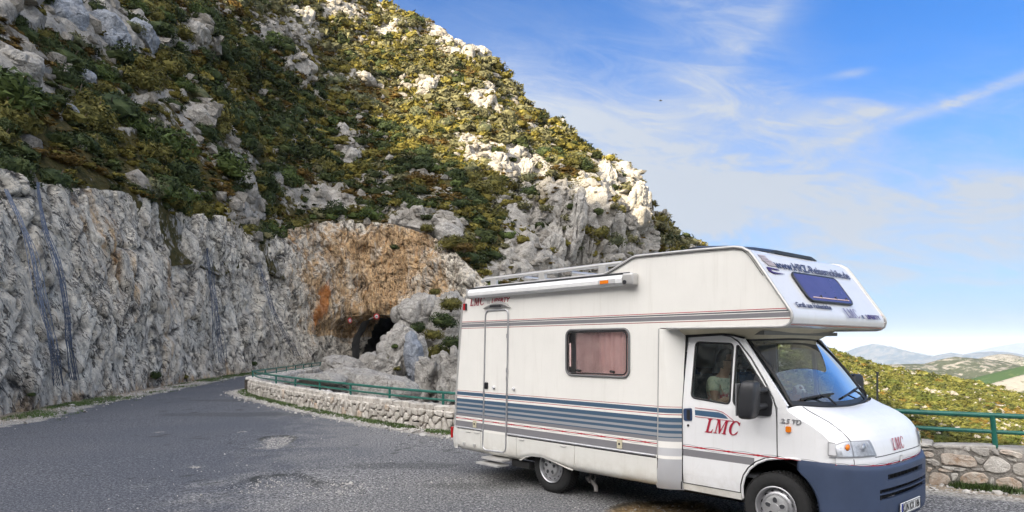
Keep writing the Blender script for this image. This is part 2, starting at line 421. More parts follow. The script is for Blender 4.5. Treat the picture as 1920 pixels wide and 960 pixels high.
    vo = nt.nodes.new('ShaderNodeTexVoronoi'); vo.inputs['Scale'].default_value = 48; nt.links.new(v, vo.inputs['Vector'])
    n0 = noise_n(nt, v, 17, 2, 0.6).outputs[0]
    agg = mth(nt, 'ADD', mth(nt, 'MULTIPLY', n1, 0.52), mth(nt, 'ADD', mth(nt, 'MULTIPLY', n2, 0.36), mth(nt, 'MULTIPLY', n0, 0.12)))
    old = attr_n(nt, 'old')      # 0 newer dark bluish road, 1 worn gravelly lot
    cA = ramp_n(nt, agg, [(0.41, (0.018, 0.020, 0.026)), (0.49, (0.072, 0.076, 0.088)), (0.56, (0.150, 0.155, 0.168)), (0.63, (0.34, 0.34, 0.35))])
    cB = ramp_n(nt, agg, [(0.42, (0.022, 0.022, 0.024)), (0.48, (0.115, 0.114, 0.114)), (0.54, (0.24, 0.238, 0.234)), (0.61, (0.55, 0.54, 0.525))])
    c = mixc(nt, sstep(nt, mth(nt, 'ADD', old, mth(nt, 'MULTIPLY', mth(nt, 'SUBTRACT', noise_n(nt, v, 1.3, 6, 0.7).outputs[0], 0.5), 1.0)), 0.3, 0.7), cA, cB)
    c = mixc(nt, sstep(nt, big, 0.4, 0.65, 0, 0.35), c, (0.050, 0.060, 0.080))
    gr = attr_n(nt, 'gravel')
    gn = noise_n(nt, v, 9, 5, 0.75).outputs[0]
    gcol = ramp_n(nt, noise_n(nt, v, 26, 4, 0.8).outputs[0], [(0.35, (0.10, 0.09, 0.075)), (0.5, (0.30, 0.285, 0.255)), (0.65, (0.60, 0.58, 0.54))])
    gf = sstep(nt, mth(nt, 'ADD', gr, mth(nt, 'MULTIPLY', mth(nt, 'SUBTRACT', gn, 0.5), 0.9)), 0.4, 0.62)
    c = mixc(nt, gf, c, gcol)
    sl = attr_n(nt, 'soil')
    scol = ramp_n(nt, noise_n(nt, v, 16, 5, 0.8).outputs[0], [(0.35, (0.10, 0.06, 0.025)), (0.52, (0.30, 0.205, 0.10)), (0.7, (0.50, 0.40, 0.26))])
    c = mixc(nt, sl, c, scol)
    tar_shade = attr_n(nt, 'tar_shade')  # cracks, old repairs and the painted shadow of pothole rims
    c = mixc(nt, tar_shade, c, (0.022, 0.025, 0.022))
    nt.links.new(c, b.inputs['Base Color'])
    bh = mth(nt, 'ADD', mth(nt, 'MULTIPLY', agg, 1.0), mth(nt, 'MULTIPLY', vo.outputs['Distance'], 0.4))
    nt.links.new(bump_n(nt, bh, 0.022), b.inputs['Normal'])
    # dark tunnel rock
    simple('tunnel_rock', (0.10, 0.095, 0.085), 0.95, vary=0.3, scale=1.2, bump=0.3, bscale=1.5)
    # wall stones
    for nm, a, c3, d in (('wall_stone', (0.49, 0.465, 0.425), (0.64, 0.615, 0.575), (0.34, 0.30, 0.26)), ('warm_stone', (0.47, 0.39, 0.32), (0.63, 0.585, 0.525), (0.38, 0.24, 0.14)), ('flat_stone', (0.40, 0.38, 0.35), (0.56, 0.54, 0.50), (0.26, 0.24, 0.22))):
        m, nt, b = new_mat(nm); pset(b, rough=0.9, spec=0.25)
        v = coord(nt, 'Object'); oi = nt.nodes.new('ShaderNodeObjectInfo')
        vm = nt.nodes.new('ShaderNodeVectorMath'); vm.operation = 'ADD'; nt.links.new(v, vm.inputs[0])
        cb = nt.nodes.new('ShaderNodeCombineXYZ'); nt.links.new(mth(nt, 'MULTIPLY', oi.outputs['Random'], 90), cb.inputs[0]); nt.links.new(cb.outputs[0], vm.inputs[1])
        n = noise_n(nt, vm.outputs[0], 7, 8, 0.7, 0.4).outputs[0]
        c = ramp_n(nt, n, [(0.3, d), (0.47, a), (0.66, c3)])
        hue = ramp_n(nt, oi.outputs['Random'], [(0.0, (0.80, 0.78, 0.76)), (0.5, (1, 0.98, 0.95)), (1.0, (1.16, 1.14, 1.12))])
        c = mixc(nt, 1.0, c, hue, 'MULTIPLY')
        nt.links.new(c, b.inputs['Base Color'])
        n2 = noise_n(nt, vm.outputs[0], 28, 6, 0.7).outputs[0]
        nt.links.new(bump_n(nt, mth(nt, 'ADD', n, mth(nt, 'MULTIPLY', n2, 0.4)), 0.04), b.inputs['Normal'])
    simple('mortar_dark', (0.085, 0.075, 0.065), 0.97, vary=0.4, scale=14, bump=0.05, bscale=30)
    simple('mortar', (0.27, 0.25, 0.22), 0.95, vary=0.25, scale=9, bump=0.04, bscale=30)
    simple('green_paint', (0.012, 0.115, 0.085), 0.38, vary=0.18, scale=5, bump=0.002)
    # leaves: colour = object/vertex tint x leaf noise
    for nm, tab in (('leaf_dark', ((0.018, 0.028, 0.012), (0.036, 0.052, 0.018), (0.070, 0.085, 0.030))),
                    ('leaf_olive', ((0.045, 0.046, 0.012), (0.105, 0.098, 0.026), (0.19, 0.165, 0.045))),
                    ('leaf_rust', ((0.045, 0.032, 0.010), (0.105, 0.070, 0.020), (0.19, 0.12, 0.032))),
                    ('leaf_grey', ((0.05, 0.062, 0.035), (0.11, 0.12, 0.065), (0.19, 0.18, 0.09))),
                    ('leaf_green', ((0.025, 0.040, 0.012), (0.055, 0.080, 0.022), (0.10, 0.13, 0.038)))):
        m, nt, b = new_mat(nm); pset(b, rough=0.75, spec=0.15)
        v = coord(nt, 'Object')
        n = noise_n(nt, v, 2.3, 4, 0.75).outputs[0]
        nt.links.new(ramp_n(nt, n, [(0.34, tab[0]), (0.5, tab[1]), (0.66, tab[2])]), b.inputs['Base Color'])
    # bulk scrub, tinted by colour attribute
    m, nt, b = new_mat('scrub'); pset(b, rough=0.8, spec=0.12)
    tint = attr_n(nt, 'tint', 'Color'); n = noise_n(nt, coord(nt), 2.0, 3, 0.7).outputs[0]
    nt.links.new(mixc(nt, 1.0, tint, ramp_n(nt, n, [(0.3, (0.55, 0.6, 0.55)), (0.7, (1.35, 1.25, 1.2))]), 'MULTIPLY'), b.inputs['Base Color'])
    simple('bark', (0.12, 0.09, 0.065), 0.95, vary=0.3, scale=6, bump=0.03)
    simple('net_blue', (0.055, 0.075, 0.12), 0.7, vary=0.3, scale=3)
    simple('grass_leaf', (0.055, 0.095, 0.018), 0.8, vary=0.5, scale=1.5)
    simple('pebble', (0.42, 0.40, 0.37), 0.9, vary=0.35, scale=5)
make_mats()
# ------------------------------------------------------------------ ground, cliff, mountain
rnd = random.Random(11); nr = np.random.RandomState(5)

# --- wall lines (front face, at ground level, in plan)
W1 = np.array([(-11.45, 30.2), (-11.2, 28.9), (-10.2, 27.0), (-7.58, 23.1), (-4.88, 19.5), (-2.94, 17.1), (-1.33, 15.5), (1.6, 12.75), (4.0, 10.9), (5.87, 9.64), (6.81, 9.1), (9.2, 7.7), (14, 4.5), (22, -3.0), (40, -22)])
W2 = np.array([(-11.45, 30.2), (-11.75, 33.0), (-12.2, 37.6), (-12.9, 45.3), (-12.5, 52.4), (-11.2, 58), (-9.8, 64), (-9, 69)])
def resample(P, step):
    P = np.asarray(P, float); d = np.r_[0, np.cumsum(np.linalg.norm(np.diff(P, axis=0), axis=1))]
    n = max(2, int(d[-1]/step)+1); s = np.linspace(0, d[-1], n)
    return np.stack([np.interp(s, d, P[:, k]) for k in range(P.shape[1])], 1), s
def smooth_line(P, it=2):
    P = np.asarray(P, float)
    for _ in range(it):
        Q = [P[0]]
        for a, b in zip(P[:-1], P[1:]): Q += [a*0.75+b*0.25, a*0.25+b*0.75]
        Q.append(P[-1]); P = np.array(Q)
    return P
W1s = smooth_line(W1); W2s = smooth_line(W2)
def seg_dist(X, Y, P):
    """distance and signed side to polyline P (positive on its left)"""
    best = np.full(X.shape, 1e9); side = np.ones(X.shape)
    for a, b in zip(P[:-1], P[1:]):
        d = b-a; L2 = d@d
        t = np.clip(((X-a[0])*d[0]+(Y-a[1])*d[1])/L2, 0, 1)
        qx = X-(a[0]+t*d[0]); qy = Y-(a[1]+t*d[1]); q = np.hypot(qx, qy)
        s = np.sign(d[0]*qy-d[1]*qx)
        m = q < best; best = np.where(m, q, best); side = np.where(m, s, side)
    return best, side
# outline that runs W2 (from tunnel to tip) then W1: everything on its left is outside the lot
EDGE = np.vstack([W2s[::-1], W1s[1:]])
def outside(X, Y):
    d, s = seg_dist(X, Y, EDGE)
    return d*s           # >0 beyond the wall

CB = [((-15, -40), (-19, -40), 8), ((-14.5, -20), (-17, -20), 8), ((-13.5, 0), (-16, 0), 7.5), ((-13.3, 10), (-15.7, 11), 7.3), ((-13.7, 18.2), (-16.5, 21.5), 7.4), ((-15.0, 22.6), (-17.3, 26), 8.0),
      ((-16.0, 28.8), (-18.0, 33), 9.3), ((-16.9, 34.5), (-18.9, 38), 9.3), ((-18.3, 41.9), (-19.9, 46), 10.8), ((-19.3, 51.4), (-20.6, 55), 10.5), ((-19.6, 60), (-22.2, 66), 13.1),
      ((-17.8, 68.5), (-20.2, 75), 15.8), ((-15.8, 71), (-17.6, 76.5), 15.9), ((-13.3, 71.3), (-15.3, 77), 15.8), ((-11.0, 70.2), (-12.9, 76.8), 15.4), ((-9.0, 68.5), (-10.6, 76), 14.8), ((-6.5, 66), (-6.4, 73), 12.4),
      ((-3.5, 63), (-3.6, 68), 9.2), ((0, 62), (1.5, 67), 5.0), ((5, 63), (8, 69), 0.0), ((12, 66), (14, 72), -6)]
def cliff_base_x(Y):
    ys = [c[0][1] for c in CB[:12]]; xs = [c[0][0] for c in CB[:12]]
    return np.interp(Y, ys, xs)

# --- road / lot sheet -------------------------------------------------
HOLES = []   # potholes: polygon outlines in plan
def pxg(px, py): Y = EYE*FPX/(py-648.0); return ((px-960)/FPX*Y, Y)
pothole_shapes = [
    dict(pts=[pxg(*p) for p in ((487, 823), (505, 818), (540, 817), (555, 820), (545, 829), (530, 836), (520, 842), (498, 842), (478, 842), (494, 834))], depth=0.05, kind='gravel'),
    dict(pts=[pxg(*p) for p in ((410, 914), (440, 906), (480, 893), (520, 888), (556, 887), (575, 892), (600, 905), (560, 918), (500, 922), (450, 922))], depth=0.045, kind='worn'),
    dict(pts=[pxg(*p) for p in ((1146, 952), (1172, 944), (1200, 940), (1240, 942), (1280, 939), (1320, 944), (1345, 958), (1330, 985), (1240, 1000), (1150, 990))], depth=0.05, kind='soil'),
    dict(pts=[pxg(*p) for p in ((590, 900), (640, 905), (680, 915), (700, 925), (640, 930), (600, 915))], depth=0.02, kind='worn'),
]
def poly_sd(X, Y, pts):
    P = np.array(pts+[pts[0]]); d, _ = seg_dist(X, Y, P)
    ins = np.zeros(X.shape, bool)
    for (x1, y1), (x2, y2) in zip(P[:-1], P[1:]):
        c = ((y1 > Y) != (y2 > Y)) & (X < (x2-x1)*(Y-y1)/(y2-y1+1e-12)+x1); ins ^= c
    return np.where(ins, -d, d)
def build_road():
    xs = np.unique(np.r_[np.linspace(-40, -19, 30), np.arange(-19, -7, 0.14), np.arange(-7, 7, 0.085), np.arange(7, 12, 0.2), np.linspace(12, 45, 30)])
    ys = np.unique(np.r_[np.linspace(-45, 3, 40), np.arange(3, 18, 0.09), np.arange(18, 32, 0.16), np.arange(32, 75, 0.4), np.linspace(75, 110, 10)])
    X, Y = np.meshgrid(xs, ys); sh = X.shape
    out = outside(X, Y)
    P2 = np.stack([X.ravel(), Y.ravel(), np.zeros(X.size)], 1)
    z = 0.02*fbm(P2*0.25, 2).reshape(sh)+0.006*fbm(P2*1.3, 3).reshape(sh)
    wob = fbm(P2*1.8, 4).reshape(sh); wob2 = fbm(P2*5.0+9, 3).reshape(sh)
    gravel = np.zeros(sh); soil = np.zeros(sh); tar_shade = np.zeros(sh)
    # worn lot to the right, dark road to the left: boundary line through the lot
    bl = [pxg(*p) for p in ((300, 1000), (430, 905), (500, 850), (560, 812), (560, 790), (500, 752), (440, 735))]
    bx = np.interp(Y, [p[1] for p in bl], [p[0] for p in bl])
    old = 0.10+0.62*sm(X-bx+wob*1.6, -2.6, 2.4)
    for h in pothole_shapes:
        sdv = poly_sd(X, Y, h['pts'])+wob2*0.05
        ins = sm(-sdv, -0.01, 0.07)
        z = z-h['depth']*ins+0.012*wob2*ins
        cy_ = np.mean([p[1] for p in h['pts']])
        lip = sm(-np.abs(sdv), -0.055, -0.008)*sm(Y-cy_+.3*wob2, -.15, .25)*(.9 if h['depth'] > .03 else .6)  # shadow under the far rim painted dark into the mask
        tar_shade = np.maximum(tar_shade, lip)
        if h['kind'] == 'soil': soil = np.maximum(soil, sm(-sdv, -0.05, 0.03))
        elif h['kind'] == 'gravel': gravel = np.maximum(gravel, 0.5*sm(-sdv, -0.3, 0.05))
        else: gravel = np.maximum(gravel, 0.30*sm(-sdv, -0.2, 0.25))
    # pale spill of grit below the first hole
    gx, gy = pxg(505, 862); gravel = np.maximum(gravel, 0.34*np.exp(-(((X-gx)/1.0)**2+((Y-gy)/0.9)**2)))
    gx, gy = pxg(520, 925); gravel = np.maximum(gravel, 0.30*np.exp(-(((X-gx)/0.9)**2+((Y-gy)/0.6)**2)))
    for (px, py, r) in ((366, 877, 0.16), (300, 811, 0.2), (366, 812, 0.1), (455, 811, 0.18)):
        x0, y0 = pxg(px, py); d = np.hypot(X-x0, Y-y0)
        gravel = np.maximum(gravel, 0.52*sm(-d, -r*1.3, -r*0.6)); z = z+0.02*sm(-d, -r, -r*0.2)
    # verges
    gravel = np.maximum(gravel, 0.85*sm(out+0.15*wob, -1.15, -0.45))
    cl = X-cliff_base_x(Y)
    gravel = np.maximum(gravel, np.where(Y < 64, 0.85*sm(-cl-0.4*wob, -1.9, -0.9), 0))
    soil = np.maximum(soil, 0.55*sm(-cl-0.3*wob, -1.1, -0.3)*(Y < 66)); soil = np.maximum(soil, 0.5*sm(out+0.2*wob, -0.55, -0.3))
    z = z+0.05*sm(-cl, -1.2, 0.2)*(1+wob)*(Y < 66)
    # cracks that wander over the lot, and darker old repairs
    cr = np.abs(fbm(P2*np.array([.55, .38, 1])+21, 4)).reshape(sh); tar_shade = np.maximum(tar_shade, .75*sm(-cr, -.010, -.002)*sm(fbm(P2*.2+4, 2), -.05, .15).reshape(sh))
    for (cx_, cy_, rx_, ry_) in ((-7.2, 19.5, 3.2, .7), (-5.2, 22.5, 2.6, .5), (-9.5, 24.5, 2.4, .6), (-1.8, 11.2, 1.1, .35), (-.4, 9.6, .9, .25)):
        tar_shade = np.maximum(tar_shade, .34*sm(-(((X-cx_)/rx_)**2+((Y-cy_)/ry_)**2+wob*.7), -1.1, -.5))
    V = np.stack([X, Y, z], -1).reshape(-1, 3); F = grid_faces(*sh)
    cen = out.ravel()[F].mean(1); F = F[cen < 0.22]
    me = mesh_np('road', V, F, [MATS['asphalt']], True, dict(gravel=gravel.ravel(), soil=soil.ravel(), old=old.ravel(), tar_shade=tar_shade.ravel()))
    tag(ob('road', me), kind='structure')
build_road()

# --- terrain outside the wall, polar, out to the horizon ----------------
def terrain_h(X, Y):
    o = np.maximum(outside(X, Y), 0)
    h = -0.9-0.22*np.minimum(o, 6)
    right = sm(X+0.25*Y, 2, 22)                       # the gully is shallow at the left, the valley opens to the right
    h = h-right*16*sm(o, 2, 30)
    r = np.hypot(X, Y)
    h = h-300*sm(r, 350, 6000)-12*sm(r, 150, 600)
    return h
def build_terrain():
    # near gully: fine grid
    xs = np.arange(-13.5, 12, 0.16); ys = np.arange(8, 70, 0.2)
    X, Y = np.meshgrid(xs, ys); sh = X.shape
    out = outside(X, Y)
    h = terrain_h(X, Y)
    P = np.stack([X.ravel(), Y.ravel(), h.ravel()], 1)
    f1, f2, rid = worley(P*np.array([0.6, 0.45, 0.6])); g1, g2, gr_ = worley(P*1.7)
    k = sm(out, 0.2, 1.5).ravel()
    dz = ((rid-0.35)*1.3*sm(f2-f1, 0, 0.25)+(gr_-0.5)*0.35*sm(g2-g1, 0, 0.2)+0.35*fbm(P*0.8, 4))*k
    V = P.copy(); V[:, 2] += dz
    F = grid_faces(*sh); F = F[out.ravel()[F].min(1) > 0.12]
    me = mesh_np('gully_rocks', V, F, [MATS['limestone']], True)
    try: me.set_sharp_from_angle(angle=R(50))
    except Exception: pass
    tag(ob('gully_ground', me), kind='structure')
    # the wide land
    a = np.radians(np.linspace(-180, 180, 241)); r = np.r_[np.geomspace(6, 30000, 90)]
    A, Rr = np.meshgrid(a, r); X = np.sin(A)*Rr; Y = np.cos(A)*Rr
    h = terrain_h(X, Y)-1.2; out = outside(X, Y)
    h = np.where(out < 3, np.minimum(h, -1.5), h)
    P = np.stack([X.ravel(), Y.ravel(), h.ravel()], 1); P[:, 2] += fbm(P/np.array([9, 9, 9]), 4)*0.9*np.clip(Rr.ravel()/60, 0, 1)
    me = mesh_np('land', P, grid_faces(*X.shape), [MATS['terrain']], True)
    tag(ob('land', me), kind='structure')
build_terrain()

# --- cliff beside the road ----------------------------------------------
def build_cliff():
    B = np.array([c[0] for c in CB], float); T = np.array([(c[1][0], c[1][1], c[2]) for c in CB], float)
    full = np.hstack([B, T]); full = smooth_line(full, 2)
    d = np.r_[0, np.cumsum(np.linalg.norm(np.diff(full[:, :2], axis=0), axis=1))]
    w = np.interp(np.linspace(0, 1, 900), [0, 0.10, 0.25, 1], [0, 0.33, 0.42, 1])*d[-1]
    # denser where the photo looks
    G = np.stack([np.interp(w, d, full[:, k]) for k in range(5)], 1)
    nrow = 120; t = np.linspace(0, 1, nrow)[:, None]
    prof = t+0.0
    bx, by = G[:, 0][None], G[:, 1][None]; tx, ty, tz = G[:, 2][None], G[:, 3][None], G[:, 4][None]
    k = 0.25*t+0.75*t**2.2
    X = bx+(tx-bx)*k; Y = by+(ty-by)*k; Z = -0.4+(tz+0.4)*prof
    P = np.stack([X, Y, Z], -1); Nn = grid_normals(P)
    mid = P[nrow//2, 400]; 
    if (Nn[nrow//2, 400]@(np.array([-6, 30, 3])-mid)) < 0: Nn = -Nn
    Nn[..., 2] *= 0.35; Nn /= np.linalg.norm(Nn, axis=2, keepdims=True)
    Q = P.reshape(-1, 3); N1 = Nn.reshape(-1, 3)
    amp = np.interp(Q[:, 1], [10, 20, 45, 62, 70], [0.55, 0.55, 0.75, 1.0, 1.25])
    # slanting beds: rotate the noise space
    Qr = Q @ np.array(Matrix.Rotation(R(32), 3, 'X') @ Matrix.Rotation(R(18), 3, 'Y')).T
    f1, f2, rid = worley(Qr*np.array([0.55, 0.55, 0.28])+fbm(Q*0.4, 3)[:, None]*0.5)
    g1, g2, gid = worley(Qr*np.array([1.5, 1.5, 0.42])+7+fbm(Q*1.3, 3)[:, None]*0.35)
    h1, h2, hid = worley(Qr*np.array([3.4, 3.4, 1.5])+3)
    disp = 0.9*fbm(Q/7.0, 3)+0.22*ridged(Qr*np.array([.5, .5, .16]), 3)+(rid-.5)*0.75*sm(f2-f1, 0, .22)+(gid-.5)*0.36*sm(g2-g1, 0, .2)+(hid-.5)*0.07*sm(h2-h1, 0, .25)
    disp -= 0.20*(1-sm(f2-f1, 0, 0.07))+0.06*(1-sm(g2-g1, 0, 0.08))
    v1, v2, vid = worley(Q*np.array([.8, .8, .10])+fbm(Q*.5, 3)[:, None]*.35)      # long vertical joints
    disp += (vid-.5)*.30*sm(v2-v1, 0, .2)-.16*(1-sm(v2-v1, 0, .07))
    fiss = np.clip((1-sm(f2-f1, 0, 0.10))*1.0+(1-sm(g2-g1, 0, 0.07))*.55+(1-sm(v2-v1, 0, .07))*.75, 0, 1)*sm(fbm(Q*.6+9, 3), -.30, .10)
    disp *= amp*sm(np.repeat(t, P.shape[1], 1).ravel(), -0.05, 0.10)
    # recess left of the tunnel mouth and the lip above it
    x, y, z = Q.T
    back = sm(y, 60, 66)
    disp -= back*2.4*np.exp(-((x+15.8)/2.2)**2)*sm(-z, -5.2, -3.6)
    disp += back*0.9*np.exp(-((x+13.3)/4.0)**2-((z-6.0)/1.0)**2)
    disp += back*1.4*fbm(Q*np.array([.35, .35, .12]), 3)
    V = Q+N1*disp[:, None]
    # rubble along the top lip merges with the slope
    stain = back*(1.05-0.045*np.abs(x+14))*sm(x, -24.0, -21.5)*sm(-x, 3.5, 8.0)*sm(-np.abs(z-8.5), -9.0, -5.5)
    stain = stain*(.92+.9*fbm(Q*np.array([.28, .28, .12])+31, 3))
    stain = np.where(z > 3.0, stain, stain*0.35)
    stain = np.maximum(stain, 0.50*sm(fbm(Q*np.array([.16, .16, .10])+3, 3), 0.18, 0.42))
    stain = np.maximum(stain, 0.6*sm(-z, -0.9, 0.0)*(y < 60))
    def spot(px, py, Y, rx, rz, a): p = at(px, py, Y); return a*np.exp(-((x-p[0])/rx)**2-((z-p[2])/rz)**2)*back
    rust = spot(627, 560, 72, 0.42, 3.0, .95)+spot(622, 600, 71, 0.35, 2.4, 0.85)+spot(650, 500, 74, 0.25, 2.6, 0.6)+spot(740, 520, 73, 0.25, 2.2, 0.6)+spot(600, 540, 71, .22, 2.0, .5)+spot(570, 470, 70, 1.2, 0.9, 0.7)+spot(705, 440, 75, 0.7, 1.2, 0.5)+spot(790, 560, 71, 0.5, 1.2, 0.5)
    rust += 0.55*((np.exp(-((y-28)/1.5)**2-((z-4.3)/0.6)**2))+np.exp(-((y-43)/1.2)**2-((z-1.0)/0.5)**2)+np.exp(-((y-29)/1.0)**2-((z-6.8)/0.4)**2))*(y < 55)
    F = grid_faces(*P.shape[:2])
    ce = Q[F].mean(1)
    ax = np.abs((ce[:, 0]+12.5)/2.75); az_ = np.abs(ce[:, 2]/5.0)
    hole = (ce[:, 1] > 66) & (ax**2.6+az_**2.6 < 1+.45*fbm(ce*.9, 3))
    F = F[~hole]
    me = mesh_np('cliff', V, F, [MATS['cliff']], True, dict(stain=stain, rust=rust, fissure=fiss))
    me.set_sharp_from_angle(angle=R(48))
    tag(ob('cliff', me), kind='structure')
    return V.reshape(P.shape), G
CLIFF, CG = build_cliff()

def build_tunnel():
    nS, nA = 40, 36; V = []
    for i in range(nS):
        s = i/(nS-1)*34-1.4
        cx = -12.9+0.012*s*s*0.6; cy = 71.0+s
        for j in range(nA):
            a = math.pi*j/(nA-1)
            ca, sa = math.cos(a), math.sin(a)
            rx = 3.4*abs(ca)**(2/2.6)*(1 if ca > 0 else -1); rz = 5.1*abs(sa)**(2/2.6)
            if i == nS-1: rx *= 0.02; rz *= 0.02
            V.append((cx+rx, cy, rz-0.1))
    V = np.array(V); n = V-np.array([-12.6, 0, 2.0]); n[:, 1] = 0; n /= np.maximum(np.linalg.norm(n, axis=1), .1)[:, None]
    V = V+n*(0.25*ridged(V*0.7, 4)+0.2*fbm(V*2, 3))[:, None]
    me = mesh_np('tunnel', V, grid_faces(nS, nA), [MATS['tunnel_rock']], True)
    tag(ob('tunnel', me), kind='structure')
build_tunnel()

# --- the mountain ---------------------------------------------------------
MC = [(-900, [(280, 10), (0, 15), (-350, 35), (-650, 62)]), (-500, [(300, 14), (0, 20), (-300, 42), (-520, 72)]), (-250, [(312, 17.5), (0, 26), (-250, 58), (-430, 90)]), (-80, [(328, 20.5), (160, 26.5), (0, 33), (-250, 74), (-370, 98)]),
      (0, [(338, 22), (170, 28), (0, 36), (-200, 70), (-350, 100)]), (110, [(352, 26), (180, 35), (0, 46), (-180, 82), (-310, 110)]), (260, [(370, 33), (180, 46), (0, 63), (-150, 100), (-250, 125)]),
      (330, [(414, 38), (200, 53), (0, 73), (-130, 110), (-215, 130)]), (400, [(406, 46), (200, 63), (0, 86), (-110, 118), (-180, 139)]), (490, [(454, 55), (250, 77), (100, 95), (0, 112), (-120, 150)]),
      (540, [(436, 66), (260, 84), (120, 102), (0, 124), (-90, 153)]), (600, [(414, 75), (280, 92), (150, 112), (0, 140), (-58, 158)]), (700, [(417, 77), (300, 95), (150, 122), (0, 156)]),
      (750, [(421, 77), (300, 96), (150, 124), (22, 151)]), (800, [(432, 76), (300, 97), (150, 125), (45, 146)]), (850, [(455, 73), (340, 92), (180, 122), (72, 142)]), (880, [(495, 70), (400, 84), (250, 108), (90, 139)]),
      (912, [(530, 68), (420, 82), (290, 104), (180, 124), (112, 137)]), (935, [(552, 67), (440, 81), (310, 103), (200, 124), (140, 136)]), (990, [(570, 67), (480, 79), (350, 101), (230, 122), (184, 133)]),
      (1050, [(600, 70), (490, 86), (375, 92), (300, 112), (228, 130)]), (1090, [(615, 72), (495, 90), (372, 95), (310, 112), (262, 129)]), (1130, [(640, 75), (500, 93), (378, 98), (330, 115), (290, 128)]),
      (1165, [(650, 78), (500, 97), (392, 102), (335, 117), (300, 127)]), (1195, [(660, 80), (490, 101), (392, 106), (355, 117), (333, 125)]), (1218, [(670, 85), (500, 104), (440, 110), (405, 116), (388, 121)]),
      (1245, [(680, 87), (550, 106), (475, 118), (440, 126), (418, 134)]), (1310, [(700, 90), (600, 115), (520, 140), (467, 160)]), (1400, [(760, 95), (650, 130), (590, 150), (540, 172)]),
      (1530, [(815, 100), (740, 120), (690, 147), (645, 187)]), (1580, [(830, 100), (755, 119), (700, 146), (662, 187)]), (1640, [(845, 100), (770, 118), (715, 146), (684, 186)]), (1700, [(850, 100), (782, 116), (728, 142), (696, 182)]),
      (1760, [(855, 100), (790, 115), (735, 140), (705, 176)]), (1850, [(860, 100), (800, 115), (750, 136), (722, 166)]), (1920, [(865, 100), (812, 112), (768, 130), (741, 156)]), (2200, [(880, 96), (845, 105), (820, 118), (800, 138)]), (2700, [(900, 92), (880, 100), (860, 112), (850, 126)])]
NRM = 300
